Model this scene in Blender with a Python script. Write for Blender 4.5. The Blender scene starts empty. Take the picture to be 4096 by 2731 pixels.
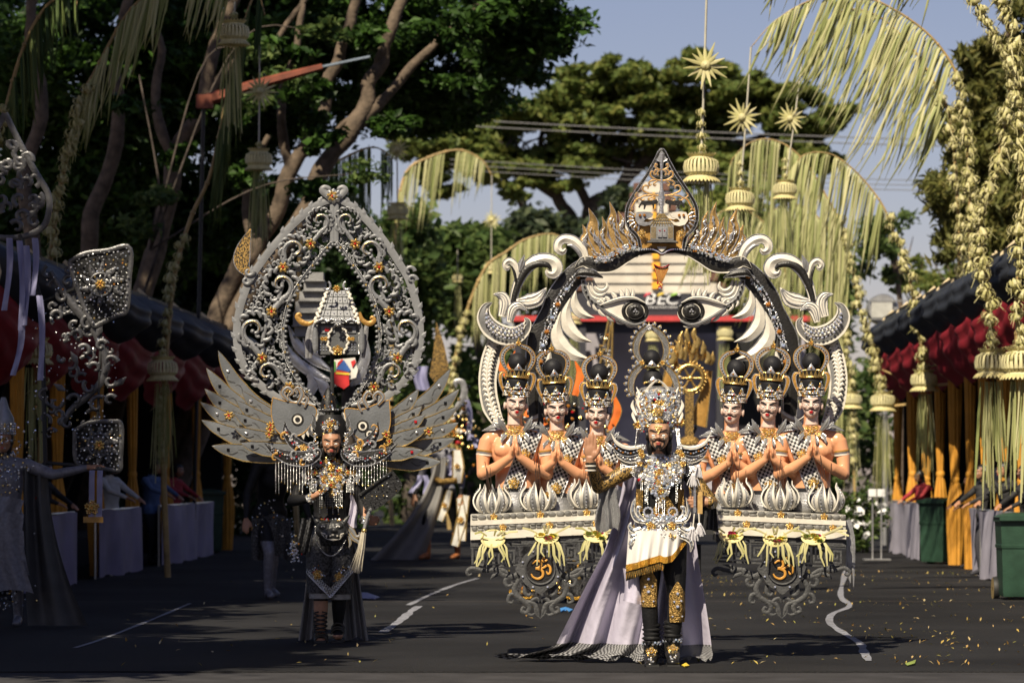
import bpy, math, random
import numpy as np
from mathutils import Vector as V, Matrix, noise
from mathutils.bvhtree import BVHTree
R = math.radians; PI = math.pi; rnd = random.Random(7)
S = bpy.context.scene; C = S.collection
# ---------------------------------------------------------------- camera, sky, sun, exposure
FOC, UC, VH, EYE = 14575.0, 2048.0, 1885.0, 1.35      # the photograph's perspective, in pixels of the 4096 wide original
cam = bpy.data.objects.new('camera', bpy.data.cameras.new('camera')); C.objects.link(cam); S.camera = cam
cam.location = (0, 0, EYE); cam.rotation_euler = (R(90), 0, 0)
cam.data.sensor_width = 36; cam.data.lens = FOC/4096*36; cam.data.shift_y = (VH-1365.5)/4096
cam.data.clip_start = .5; cam.data.clip_end = 3000
cam.data.dof.use_dof = True; cam.data.dof.focus_distance = 25.6; cam.data.dof.aperture_fstop = 4.3
SUN_EL, SUN_AZ = R(47), R(21)                           # sun stands behind the camera, to its left
sdir = V((-math.sin(SUN_AZ)*math.cos(SUN_EL), -math.cos(SUN_AZ)*math.cos(SUN_EL), math.sin(SUN_EL)))
w = bpy.data.worlds.new('World'); S.world = w; w.use_nodes = True
nt = w.node_tree; bg = nt.nodes['Background']
sky = nt.nodes.new('ShaderNodeTexSky'); sky.sky_type = 'NISHITA'; sky.sun_disc = False
sky.sun_elevation = SUN_EL; sky.sun_rotation = math.atan2(sdir.x, sdir.y)
sky.dust_density = .6; sky.air_density = 1.0; sky.ozone_density = 3.0; sky.altitude = 300
tint = nt.nodes.new('ShaderNodeMix'); tint.data_type = 'RGBA'; tint.blend_type = 'MULTIPLY'; tint.inputs[0].default_value = 1; tint.inputs[7].default_value = (1.22, .97, 1.02, 1)
nt.links.new(sky.outputs[0], tint.inputs[6]); nt.links.new(tint.outputs[2], bg.inputs[0]); bg.inputs[1].default_value = .05
sl = bpy.data.lights.new('sun', 'SUN'); sl.energy = 5.0; sl.angle = R(.5); sl.color = (1, .88, .68)
so = bpy.data.objects.new('sun', sl); C.objects.link(so); so.location = (-20, -40, 60)
so.rotation_euler = sdir.to_track_quat('Z', 'Y').to_euler()
S.view_settings.view_transform = 'Standard'; S.view_settings.look = 'None'
S.view_settings.exposure = .5; S.view_settings.gamma = 1; S.view_settings.use_curve_mapping = False
S.cycles.max_bounces = 6; S.cycles.diffuse_bounces = 3; S.cycles.transparent_max_bounces = 8
S.cycles.use_denoising = True; S.cycles.sample_clamp_indirect = 4

# ---------------------------------------------------------------- helpers
def W(u, v, Y, d=0.0):            # pixel of the original at distance Y, d metres nearer
    return V(((u-UC)/FOC*Y, Y-d, EYE-(v-VH)/FOC*Y))
MATS = {}
def mat(name, col, rough=.55, metal=0., var=.12, scale=9., bump=0., bscale=60., spec=.5, col2=None, coat=0., hard=False, sub=0., stretch=None):
    if name in MATS: return MATS[name]
    m = bpy.data.materials.new(name); m.use_nodes = True; t = m.node_tree; b = t.nodes['Principled BSDF']
    b.inputs['Roughness'].default_value = rough; b.inputs['Metallic'].default_value = metal
    b.inputs['Specular IOR Level'].default_value = spec
    if coat: b.inputs['Coat Weight'].default_value = coat; b.inputs['Coat Roughness'].default_value = .15
    tc = t.nodes.new('ShaderNodeTexCoord'); src = tc.outputs['Object']
    if stretch:
        mp = t.nodes.new('ShaderNodeMapping'); mp.inputs['Scale'].default_value = stretch
        t.links.new(src, mp.inputs[0]); src = mp.outputs[0]
    n = t.nodes.new('ShaderNodeTexNoise'); n.inputs['Scale'].default_value = scale; n.inputs['Detail'].default_value = 5
    t.links.new(src, n.inputs['Vector'])
    rp = t.nodes.new('ShaderNodeValToRGB')
    c2 = col2 or tuple(min(1, c*(1+var)) for c in col); c1 = col if col2 else tuple(c*(1-var) for c in col)
    rp.color_ramp.elements[0].color = (*c1, 1); rp.color_ramp.elements[1].color = (*c2, 1)
    a = (.46, .54) if hard else (.32, .68)
    rp.color_ramp.elements[0].position, rp.color_ramp.elements[1].position = a
    t.links.new(n.outputs[0], rp.inputs[0]); t.links.new(rp.outputs[0], b.inputs['Base Color'])
    if bump:
        n2 = t.nodes.new('ShaderNodeTexNoise'); n2.inputs['Scale'].default_value = bscale; n2.inputs['Detail'].default_value = 4
        bp = t.nodes.new('ShaderNodeBump'); bp.inputs['Strength'].default_value = bump; bp.inputs['Distance'].default_value = .02
        t.links.new(src, n2.inputs['Vector']); t.links.new(n2.outputs[0], bp.inputs['Height']); t.links.new(bp.outputs[0], b.inputs['Normal'])
    MATS[name] = m; return m
def leafmat(name, cols, trans=.35, rough=.5):
    m = bpy.data.materials.new(name); m.use_nodes = True; t = m.node_tree; b = t.nodes['Principled BSDF']
    g = t.nodes.new('ShaderNodeNewGeometry'); rp = t.nodes.new('ShaderNodeValToRGB')
    e = rp.color_ramp.elements
    while len(e) < len(cols): e.new(.5)
    for i, c in enumerate(cols): e[i].position = i/(len(cols)-1); e[i].color = (*c, 1)
    t.links.new(g.outputs['Random Per Island'], rp.inputs[0]); t.links.new(rp.outputs[0], b.inputs['Base Color'])
    b.inputs['Roughness'].default_value = rough; b.inputs['Specular IOR Level'].default_value = .25
    if trans:
        tr = t.nodes.new('ShaderNodeBsdfTranslucent'); mx = t.nodes.new('ShaderNodeMixShader'); mx.inputs[0].default_value = trans
        t.links.new(rp.outputs[0], tr.inputs[0]); t.links.new(b.outputs[0], mx.inputs[1]); t.links.new(tr.outputs[0], mx.inputs[2])
        t.links.new(mx.outputs[0], t.nodes['Material Output'].inputs[0])
    MATS[name] = m; return m
ORG = {}
def tag(o, label=None, cat=None, group=None, kind=None):
    for k, x in (('label', label), ('category', cat), ('group', group), ('kind', kind)):
        if x: o[k] = x
    return o
def thing(name, label, cat, loc=(0, 0, 0), group=None):
    o = bpy.data.objects.new(name, None); C.objects.link(o); o.location = loc; o.empty_display_size = .1
    ORG[o.name] = V(loc); return tag(o, label, cat, group)
def kids(o): return list(o.children)
def copy_tree(o, parent=None):
    c = o.copy(); C.objects.link(c); c.parent = parent
    if parent is not None: c.matrix_parent_inverse = Matrix()
    for ch in list(o.children): copy_tree(ch, c)
    ORG[c.name] = ORG.get(o.name, V((0, 0, 0))).copy(); return c
def put(name, mesh, loc, parent=None, rot=None, scale=None):   # shared mesh placed in world coordinates
    o = bpy.data.objects.new(name, mesh); C.objects.link(o)
    b = ORG[parent.name] if parent else V((0, 0, 0))
    o.location = V(loc)-b; o.parent = parent
    if rot: o.rotation_euler = rot
    if scale: o.scale = scale if hasattr(scale, '__len__') else (scale,)*3
    ORG[o.name] = V(loc); return o
class MB:
    def __init__(s): s.v = []; s.f = []; s.m = []; s.uv = {}
    def add(s, vs, fs, m=0):
        k = len(s.v); s.v += [tuple(p) for p in vs]; s.f += [tuple(i+k for i in f) for f in fs]
        s.m += ([m]*len(fs) if isinstance(m, int) else list(m)); return s
    def join(s, o, off=0, M=None):
        vs = [M @ V(p) for p in o.v] if M is not None else o.v
        k = len(s.v); s.v += [tuple(p) for p in vs]; s.f += [tuple(i+k for i in f) for f in o.f]; s.m += [i+off for i in o.m]; return s
    def box(s, c, sz, m=0, rz=0, M=None):
        x, y, z = (q/2 for q in sz); vs = [V((a*x, b*y, g*z)) for a in (-1, 1) for b in (-1, 1) for g in (-1, 1)]
        if M is not None: vs = [M @ p for p in vs]
        if rz: vs = [Matrix.Rotation(rz, 3, 'Z') @ p for p in vs]
        return s.add([p+V(c) for p in vs], [(0, 1, 3, 2), (4, 6, 7, 5), (0, 4, 5, 1), (2, 3, 7, 6), (0, 2, 6, 4), (1, 5, 7, 3)], m)
    def tube(s, path, r, n=8, m=0, cap=True, ell=None):
        path = [V(p) for p in path]; N = len(path); rr = r if hasattr(r, '__len__') else [r]*N
        vs = []; up = None
        for i in range(N):
            T = (path[min(i+1, N-1)]-path[max(i-1, 0)]).normalized()
            if up is None:
                up = V((0, -1, 0)) if abs(T.y) < .9 else V((0, 0, 1))
            A = T.cross(up); A = A.normalized() if A.length > 1e-6 else V((1, 0, 0)); up = A.cross(T).normalized()
            for k in range(n):
                a = 2*PI*k/n; vs.append(path[i]+A*math.cos(a)*rr[i]+up*math.sin(a)*rr[i]*(ell or 1))
        fs = [(i*n+k, i*n+(k+1) % n, (i+1)*n+(k+1) % n, (i+1)*n+k) for i in range(N-1) for k in range(n)]
        if cap: fs += [tuple(range(n))[::-1], tuple((N-1)*n+k for k in range(n))]
        return s.add(vs, fs, m)
    def ball(s, c, r, nu=10, nv=6, m=0, M=None):
        r = V(r) if hasattr(r, '__len__') else V((r, r, r)); vs = []; c = V(c)
        for j in range(1, nv):
            t = PI*j/nv
            for i in range(nu):
                a = 2*PI*i/nu; vs.append(V((r.x*math.sin(t)*math.cos(a), r.y*math.sin(t)*math.sin(a), r.z*math.cos(t))))
        vs += [V((0, 0, r.z)), V((0, 0, -r.z))]
        if M is not None: vs = [M @ p for p in vs]
        n = len(vs); fs = [(j*nu+i, (j+1)*nu+i, (j+1)*nu+(i+1) % nu, j*nu+(i+1) % nu) for j in range(nv-2) for i in range(nu)]
        fs += [(n-2, i, (i+1) % nu) for i in range(nu)]+[(n-1, (nv-2)*nu+(i+1) % nu, (nv-2)*nu+i) for i in range(nu)]
        return s.add([p+c for p in vs], fs, m)
    def lathe(s, c, prof, n=16, m=0, M=None, ms=None, sx=1, sy=1):
        c = V(c); vs = [V((r*sx*math.cos(2*PI*k/n), r*sy*math.sin(2*PI*k/n), z)) for r, z in prof for k in range(n)]
        if M is not None: vs = [M @ p for p in vs]
        fs = []; mm = []
        for i in range(len(prof)-1):
            for k in range(n):
                fs.append((i*n+k, i*n+(k+1) % n, (i+1)*n+(k+1) % n, (i+1)*n+k)); mm.append(ms[i] if ms else m)
        return s.add([p+c for p in vs], fs, mm)
    def plate(s, pts, y, t, m=0, mb=None):          # outline in x,z extruded from y (front) back by t
        a = sum(pts[i][0]*pts[(i+1) % len(pts)][1]-pts[(i+1) % len(pts)][0]*pts[i][1] for i in range(len(pts)))
        if a < 0: pts = pts[::-1]
        n = len(pts); vs = [(x, y, z) for x, z in pts]+[(x, y+t, z) for x, z in pts]
        fs = [tuple(range(n)), tuple(range(n, 2*n))[::-1]]+[((i+1) % n, i, n+i, n+(i+1) % n) for i in range(n)]
        return s.add(vs, fs, [m, m]+[m if mb is None else mb]*n)
    def band(s, path, hw, t=.012, ridge=.008, n=(0, -1, 0), rim=0, rw=.25, m=0, mr=None, flat=False):
        path = [V(p) for p in path]; N = len(path)
        if callable(hw): hw = [hw(i/(N-1)) for i in range(N)]
        elif not hasattr(hw, '__len__'): hw = [hw]*N
        vs = []
        for i in range(N):
            T = path[min(i+1, N-1)]-path[max(i-1, 0)]
            nn = V(n[i] if hasattr(n[0], '__len__') else n).normalized(); A = nn.cross(T)
            A = A.normalized() if A.length > 1e-9 else V((1, 0, 0)); w = max(hw[i], 1e-4); k = min(1, w/.02) if not flat else 1
            if rim: cs = [(-w, -t), (-w, rim*k), (-w*(1-rw), rim*k), (-w*(1-rw)*.96, 0), (0, ridge*k), (w*(1-rw)*.96, 0), (w*(1-rw), rim*k), (w, rim*k), (w, -t)]
            else: cs = [(-w, -t), (-w, 0), (-w*.55, ridge*k*.75), (0, ridge*k), (w*.55, ridge*k*.75), (w, 0), (w, -t)]
            vs += [path[i]+A*a+nn*b for a, b in cs]
        L = len(cs); fs = []; mm = []
        for i in range(N-1):
            for k in range(L):
                k2 = (k+1) % L; fs.append((i*L+k, (i+1)*L+k, (i+1)*L+k2, i*L+k2))
                mm.append((mr if mr is not None else m) if rim and k in (0, 1, 5, 6, 7, 2) else m)
        fs += [tuple(range(L)), tuple((N-1)*L+k for k in range(L))[::-1]]; mm += [m, m]
        return s.add(vs, fs, mm)
    def sheet(s, fn, nu, nv, m=0, uvs=None, closed=False):   # fn(a,b) -> point, a,b in 0..1
        k0 = len(s.v); vs = [fn(i/(nu-1), j/(nv-1)) for j in range(nv) for i in range(nu)]
        fs = [(j*nu+i, j*nu+i+1, (j+1)*nu+i+1, (j+1)*nu+i) for j in range(nv-1) for i in range(nu-1)]
        s.add(vs, fs, m)
        if uvs:
            for j in range(nv):
                for i in range(nu): s.uv[k0+j*nu+i] = (i/(nu-1)*uvs[0], j/(nv-1)*uvs[1])
        return s
    def gem(s, c, r, n=(0, -1, 0), m=0, k=6, h=.6, rot=0, e=1):
        c = V(c); n = V(n).normalized(); A = n.orthogonal().normalized(); B = n.cross(A)
        vs = [c+(A*math.cos(2*PI*i/k+rot)*e+B*math.sin(2*PI*i/k+rot))*r for i in range(k)]
        vs += [c+(A*math.cos(2*PI*(i+.5)/k+rot)*e+B*math.sin(2*PI*(i+.5)/k+rot))*r*.55+n*r*h for i in range(k)]
        fs = [(i, (i+1) % k, k+i) for i in range(k)]+[((i+1) % k, k+(i+1) % k, k+i) for i in range(k)]+[tuple(range(k, 2*k))]
        return s.add(vs, fs, m)
    def rosette(s, c, r, n=(0, -1, 0), m=0, mc=1, k=6):       # petals round a stone
        c = V(c); n = V(n).normalized(); A = n.orthogonal().normalized(); B = n.cross(A)
        for i in range(k):
            a = 2*PI*i/k; d = A*math.cos(a)+B*math.sin(a); e = n.cross(d); p = c+d*r*.6
            vs = [p+d*r*.42*math.cos(q)+e*r*.3*math.sin(q) for q in [2*PI*j/6 for j in range(6)]]+[p+n*r*.28]
            s.add(vs, [(j, (j+1) % 6, 6) for j in range(6)], m)
        return s.gem(c+n*r*.14, r*.27, n, mc, 6, .8)
    def mesh(s, name, mats, smooth=35):
        me = bpy.data.meshes.new(name); me.from_pydata(s.v, [], s.f)
        for q in (mats if isinstance(mats, (list, tuple)) else [mats]): me.materials.append(MATS[q] if isinstance(q, str) else q)
        me.polygons.foreach_set('material_index', s.m)
        if s.uv:
            L = me.uv_layers.new(name='UVMap'); ar = np.zeros(len(me.loops)*2, np.float32); vi = np.empty(len(me.loops), np.int32)
            me.loops.foreach_get('vertex_index', vi)
            tb = np.zeros((len(s.v), 2), np.float32)
            for k, q in s.uv.items(): tb[k] = q
            L.data.foreach_set('uv', tb[vi].ravel())
        if smooth:
            me.polygons.foreach_set('use_smooth', [True]*len(s.f)); me.update()
            if smooth < 180: me.set_sharp_from_angle(angle=R(smooth))
        me.update(); return me
    def build(s, name, mats, parent=None, smooth=35, label=None, kind=None):
        b = ORG[parent.name] if parent else V((0, 0, 0))
        if b.length > 0: s.v = [(p[0]-b.x, p[1]-b.y, p[2]-b.z) for p in s.v]
        o = bpy.data.objects.new(name, s.mesh(name, mats, smooth)); C.objects.link(o); o.parent = parent
        ORG[o.name] = b.copy(); return tag(o, label, None, None, kind)
def spiral(cx, cz, r0, r1, a0, a1, n=18, y=0, e=1):
    return [V((cx+(r0+(r1-r0)*(i/(n-1))**e)*math.cos(a0+(a1-a0)*i/(n-1)), y, cz+(r0+(r1-r0)*(i/(n-1))**e)*math.sin(a0+(a1-a0)*i/(n-1)))) for i in range(n)]
def clothoid(x, z, th, L, k0, k1, n=16, y=0, p=1.0):
    out = [V((x, y, z))]; d = L/(n-1)
    for i in range(n-1):
        th += (k0+(k1-k0)*((i+.5)/(n-1))**p)*d; x += math.cos(th)*d; z += math.sin(th)*d; out.append(V((x, y, z)))
    return out
def smoothpath(pts, n):                                   # Catmull-Rom through points
    P = [V(p) for p in pts]; P = [P[0]*2-P[1]]+P+[P[-1]*2-P[-2]]; k = len(P)-3; out = []
    for i in range(n):
        t = i/(n-1)*k; j = min(int(t), k-1); t -= j; a, b, c, d = P[j:j+4]
        out.append(.5*((2*b)+(c-a)*t+(2*a-5*b+4*c-d)*t*t+(3*b-a-3*c+d)*t**3))
    return out
def lerp(a, b, t): return a+(b-a)*t
def remesh(mb, vox, it=4, f=.5):                          # fuse overlapping volumes into one continuous surface
    me = bpy.data.meshes.new('tmp'); me.from_pydata(mb.v, [], mb.f); o = bpy.data.objects.new('tmp', me); C.objects.link(o)
    r = o.modifiers.new('r', 'REMESH'); r.mode = 'VOXEL'; r.voxel_size = vox
    if it: q = o.modifiers.new('s', 'SMOOTH'); q.factor = f; q.iterations = it
    dg = bpy.context.evaluated_depsgraph_get(); dg.update()
    out = bpy.data.meshes.new_from_object(o.evaluated_get(dg)); bpy.data.objects.remove(o); bpy.data.meshes.remove(me)
    return out
def put_mesh(name, me, mats, parent, pick=None, smooth=True):   # world-coordinate mesh as a child; pick(centre) -> material index
    b = ORG[parent.name] if parent else V((0, 0, 0)); me.transform(Matrix.Translation(-b)); me.name = name
    me.materials.clear()
    for q in mats: me.materials.append(MATS[q])
    if pick:
        for p in me.polygons: p.material_index = pick(p.center+b)
    me.polygons.foreach_set('use_smooth', [smooth]*len(me.polygons))
    o = bpy.data.objects.new(name, me); C.objects.link(o); o.parent = parent; ORG[o.name] = b.copy(); return o
def leaves(name, cen, size, mats, parent=None, asp=.5, kind=None, label=None, up=.3, seed=1, fold=.25, droop=None, split=None):
    """real leaf faces (two triangles folded on a midrib each) at the given centres"""
    rg = np.random.default_rng(seed); cen = np.asarray(cen, np.float64); n = len(cen)
    if parent: cen = cen-np.array(ORG[parent.name])
    sz = size*(.6+.8*rg.random(n))[:, None]
    d = rg.normal(size=(n, 3)); d[:, 2] = d[:, 2]*.6-(droop or 0); d /= np.linalg.norm(d, axis=1)[:, None]
    q = rg.normal(size=(n, 3)); q[:, 2] += up*3; s_ = np.cross(d, q); s_ /= np.linalg.norm(s_, axis=1)[:, None]+1e-9
    nn = np.cross(s_, d)
    a = cen-d*sz; b = cen+d*sz; l = cen+s_*sz*asp+nn*sz*fold; r = cen-s_*sz*asp+nn*sz*fold
    vs = np.stack([a, l, b, r], 1).reshape(-1, 3); k = np.arange(n)*4
    me = bpy.data.meshes.new(name); me.vertices.add(4*n); me.vertices.foreach_set('co', vs.ravel().astype(np.float32))
    idx = np.stack([k, k+1, k+2, k, k+2, k+3], 1).ravel().astype(np.int32)
    me.loops.add(6*n); me.loops.foreach_set('vertex_index', idx); me.polygons.add(2*n)
    me.polygons.foreach_set('loop_start', (np.arange(2*n)*3).astype(np.int32))
    for q in mats: me.materials.append(MATS[q])
    if len(mats) > 1 and split is not None: me.polygons.foreach_set('material_index', np.repeat(split, 2).astype(np.int32))
    me.update(calc_edges=True)
    o = bpy.data.objects.new(name, me); C.objects.link(o); o.parent = parent; ORG[o.name] = ORG[parent.name].copy() if parent else V((0, 0, 0))
    return tag(o, label, None, None, kind)
# ---------------------------------------------------------------- materials of the place
mat('asphalt', (.008, .008, .009), .85, 0, .35, .42, .7, 70, spec=.22, col2=(.024, .024, .026))
mat('asphalt_pale', (.042, .041, .044), .85, 0, .3, 3, .5, 90, spec=.25)
mat('dust', (.12, .10, .08), .9, 0, .25, 2)
mat('line_paint', (.30, .31, .36), .8, 0, .35, 14, col2=(.12, .12, .135))
mat('bark', (.115, .085, .06), .9, 0, .4, 7, .9, 18)
mat('bark_dark', (.07, .055, .045), .9, 0, .4, 7, .6, 18)
mat('bamboo', (.36, .25, .10), .5, 0, .3, 5)
mat('straw', (.60, .52, .24), .6, 0, .22, 6)
mat('straw_pale', (.68, .62, .34), .6, 0, .18, 9)
mat('cord', (.45, .43, .35), .7)
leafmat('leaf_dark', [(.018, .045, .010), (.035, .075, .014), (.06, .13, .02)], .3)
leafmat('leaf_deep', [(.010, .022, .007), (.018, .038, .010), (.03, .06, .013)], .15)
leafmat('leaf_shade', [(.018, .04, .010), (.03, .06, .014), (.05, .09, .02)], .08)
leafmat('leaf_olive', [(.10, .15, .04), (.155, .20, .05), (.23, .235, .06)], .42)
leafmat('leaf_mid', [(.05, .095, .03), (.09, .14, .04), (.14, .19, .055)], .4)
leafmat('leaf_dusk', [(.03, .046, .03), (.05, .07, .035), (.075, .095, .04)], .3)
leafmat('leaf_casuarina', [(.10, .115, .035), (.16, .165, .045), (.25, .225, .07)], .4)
leafmat('palm_strip', [(.36, .41, .15), (.58, .58, .28), (.76, .73, .44)], .4)
leafmat('palm_green', [(.05, .10, .03), (.10, .15, .05), (.2, .25, .08)], .4)
leafmat('janur', [(.46, .44, .16), (.62, .58, .28), (.76, .70, .42)], .3)
leafmat('litter', [(.30, .15, .04), (.5, .38, .10), (.22, .22, .05), (.42, .27, .10), (.6, .52, .3)], .1)
def KY(v): return EYE*FOC/(v-VH)
def GP(u, v, z=0): Y = KY(v); return V(((u-UC)/FOC*Y, Y, z))
# ---------------------------------------------------------------- ground, road, markings
g = MB(); g.add([(-900, -30, 0), (900, -30, 0), (900, 2200, 0), (-900, 2200, 0)], [(0, 1, 2, 3)]); g.build('ground', ['dust'], kind='structure', smooth=0)
g = MB(); g.add([(-7.5, -30, .004), (8, -30, .004), (8, 24.6, .004), (-7.5, 24.6, .004)], [(0, 1, 2, 3)]); g.build('pavement', ['asphalt_pale'], kind='structure', smooth=0)
g = MB(); ex = [-7.2+i*.12 for i in range(124)]
n0 = [(x, 24.38+.05*noise.noise((x*1.3, 0, 0))+.02*noise.noise((x*9, 0, 3)), .016) for x in ex]
g.add(n0+[(x*1.25, 140, .016) for x in ex]+[(p[0], p[1]-.002, .004) for p in n0], [(i, i+1, 124+i+1, 124+i) for i in range(123)]+[(248+i, 248+i+1, i+1, i) for i in range(123)])
g.build('road', ['asphalt'], kind='structure', smooth=0)
def line(pts, wid, seed=0, name='road_marking'):
    P = smoothpath([GP(u, v, .021) for u, v in pts], len(pts)*7); m = MB(); vs = []
    for i, p in enumerate(P):
        T = P[min(i+1, len(P)-1)]-P[max(0, i-1)]; A = V((-T.y, T.x, 0)).normalized()*wid*(.8+.5*noise.noise((i*.3, seed, 0)))
        vs += [p+A, p-A]
    m.add(vs, [(2*i, 2*i+1, 2*i+3, 2*i+2) for i in range(len(P)-1)]); m.build(name, ['line_paint'], kind='structure', smooth=0)
line([(3385, 2285), (3362, 2383), (3398, 2429), (3330, 2462), (3320, 2498), (3366, 2534), (3438, 2580), (3454, 2613), (3474, 2652)], .04)
line([(1531, 2537), (1600, 2490), (1640, 2455), (1675, 2431)], .05, 3)
line([(1633, 2427), (1720, 2385), (1820, 2345), (1910, 2318)], .035, 5)
line([(300, 2600), (420, 2560), (620, 2480), (760, 2420)], .025, 7)
# seams across the asphalt
for k, vv in enumerate((2412, 2335)):
    m = MB(); y = KY(vv); vs = []
    for i in range(60):
        x = -5+i*.2; yy = y+.1*noise.noise((x*.6, k, 0)); vs += [(x, yy, .0195), (x, yy+.05, .0195)]
    m.add(vs, [(2*i, 2*i+2, 2*i+3, 2*i+1) for i in range(59)]); m.build('road_seam', ['bark_dark'], kind='structure', smooth=0)
# fallen leaves: nobody could count them
cen = []
for i in range(1700):
    y = 25+rnd.random()**1.1*24; x = rnd.uniform(-3.5, 5.6) if rnd.random() < .22 else rnd.uniform(.8, 5.9)+.02*(y-25)
    if noise.noise((x*1.1, y*.45, 0)) > .02 or rnd.random() < .16: cen.append((x, y, .028))
leaves('fallen_leaves', cen, .021, ['litter'], up=3, seed=3, fold=.15, kind='stuff', asp=.35, label='small yellow leaves scattered on the black asphalt')
# ---------------------------------------------------------------- trees
def clumps(c, r, n, k=26, spread=.3, shell=.72, rs=None):
    rs = rs or rnd; out = []; c = V(c); r = V(r)
    for _ in range(k):
        d = V((rs.gauss(0, 1), rs.gauss(0, 1), rs.gauss(0, 1))).normalized(); q = shell+.3*rs.random() if rs.random() < .8 else rs.random()*.7
        p = c+V((d.x*r.x, d.y*r.y, d.z*r.z))*q; sp = spread*(.6+.8*rs.random())
        for _ in range(n//k):
            out.append(p+V((rs.gauss(0, 1)*r.x, rs.gauss(0, 1)*r.y, rs.gauss(0, .7)*r.z))*sp)
    return out
def tree(name, label, base, limbs, crown, lsize, lm, bm='bark', group='trees behind the parade', asp=.5, seed=1, lab2=None, droop=None):
    t = thing(name, label, 'tree', base, group); m = MB()
    for P, r0, r1 in limbs:
        Q = smoothpath(P, max(6, len(P)*4)); k = len(Q)
        m.tube([q+V((noise.noise((q.z*.9, i*.3, seed)), noise.noise((q.x, i*.3, seed+9)), 0))*r0*.7 for i, q in enumerate(Q)], [lerp(r0, r1, i/(k-1))*(1+.15*noise.noise((i*.5, seed, 1))) for i in range(k)], 9)
    m.build('trunk', [bm], t, 180)
    if isinstance(lm, str): lm = [lm]
    if crown: leaves('crown', crown, lsize, lm, t, asp, seed=seed, up=.4, droop=droop)
    return t
def px(Y, *pts): return [W(u, v, Y) for u, v in pts]
def pxd(*pts): return [W(u, v, Y) for u, v, Y in pts]
# the big leaning tree behind the left stand
cr = []
for (u, v, Y, ru, rv, ry, n, k) in [(150, 250, 66, 330, 300, 2.5, 5200, 34), (560, 150, 67, 330, 280, 2.5, 5200, 34), (980, 120, 68, 330, 260, 2.5, 4800, 34), (1400, 60, 67, 330, 260, 2.5, 4600, 30),
                                 (1750, 160, 66, 300, 250, 2.5, 4600, 30), (2050, 60, 60, 230, 180, 1.6, 3000, 24), (2020, 230, 63, 160, 160, 1.5, 1800, 16), (1700, 400, 68, 330, 120, 2.5, 2400, 22), (300, 640, 68, 330, 280, 2.5, 4600, 34),
                                 (700, 560, 70, 300, 330, 2, 4600, 34), (1080, 420, 71, 260, 260, 2, 2400, 26), (60, 900, 68, 260, 260, 2, 2400, 24), (560, 930, 70, 330, 190, 2, 2600, 24), (930, 850, 71, 260, 220, 2, 2200, 22), (1480, 300, 70, 230, 220, 2, 2000, 22)]:
    q = Y/FOC; cr += clumps(W(u, v, Y), (ru*q, ry, rv*q), int(n*2.6), int(k*1.5), .16)
for _ in range(24):
    u, v = rnd.uniform(500, 2000), rnd.uniform(20, 800)
    if v < 1400-.55*u or u < 1500: q = 59/FOC; cr += clumps(W(u, v, rnd.uniform(58.6, 59.6)), (rnd.uniform(50, 120)*q, .25, rnd.uniform(30, 60)*q), 300, 7, .25, .7)
Yb = 60
tree('rain_tree', 'huge dark leaning tree with many pale brown stems behind the left stand', (-5.9, Yb, 0),
     [([V((-5.9, Yb, -.1))]+px(Yb, (980, 1200), (1130, 1000), (1220, 860), (1300, 670), (1400, 520), (1460, 400), (1510, 270), (1570, 110), (1620, -80)), .20, .09),
      (px(Yb, (1430, 500), (1550, 380), (1700, 210), (1830, 90), (1960, -20)), .10, .045),
      ([V((-6.1, Yb+.4, -.1))]+px(Yb, (900, 1180), (1010, 1020), (1090, 880), (1170, 680), (1255, 530), (1290, 400), (1340, 260), (1400, 100), (1430, -80)), .17, .08),
      (px(Yb, (1400, 520), (1500, 300), (1540, 160), (1600, 60)), .085, .04), (px(Yb, (1170, 680), (1120, 480), (1140, 330), (1190, 180), (1210, 0)), .09, .05),
      ([V((-7.2, Yb, -.1))]+px(Yb, (560, 1200), (640, 950), (700, 640), (800, 420), (860, 200), (960, -60)), .2, .09), (px(Yb, (700, 640), (620, 430), (640, 200), (590, -40)), .1, .05),
      ([V((-8.2, Yb+1, -.1))]+px(Yb, (330, 1100), (380, 800), (470, 520), (460, 250), (520, -40)), .17, .08), (px(Yb, (800, 420), (930, 260), (1100, 160), (1230, -20)), .08, .04),
      ([V((-8.9, Yb+1, -.1))]+px(Yb, (120, 1100), (90, 700), (170, 420), (120, 100), (150, -60)), .15, .08), (px(Yb, (1340, 530), (1400, 470), (1450, 430)), .05, .04),
      (px(Yb, (1010, 1020), (980, 800), (1010, 650), (1080, 540)), .08, .05)],
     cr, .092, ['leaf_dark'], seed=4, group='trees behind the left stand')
# lit sprays hanging in front of it
for i, (u, v, n) in enumerate([(1460, 690, 260), (640, 790, 420), (720, 300, 300), (560, 900, 300), (1270, 130, 300), (1780, 250, 260), (1010, 230, 260)]):
    pass
sp = []
for (u, v, n) in [(1460, 690, 200), (640, 790, 260), (560, 900, 220), (1290, 120, 240), (480, 1030, 200), (1020, 200, 200), (1040, 400, 160), (1160, 300, 150)]:
    q = 57/FOC; sp += clumps(W(u, v, 57), (80*q, .3, 50*q), n, 8, .3)
tree('young_tree', 'bright green leaf sprays in front of the dark leaning tree', (-7.6, 58.5, 0), [([V((-7.6, 58.5, -.1))]+px(57.5, (600, 1100), (640, 800), (560, 300)), .035, .012)]+[(px(57.3, (600, 1000), ((u+600)/2, v+60), (u, v)), .02, .006) for u, v in ((1460, 690), (640, 790), (1290, 120), (1020, 200))], sp, .075, 'leaf_mid', 'bark_dark', seed=8, group='trees behind the left stand')
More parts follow.
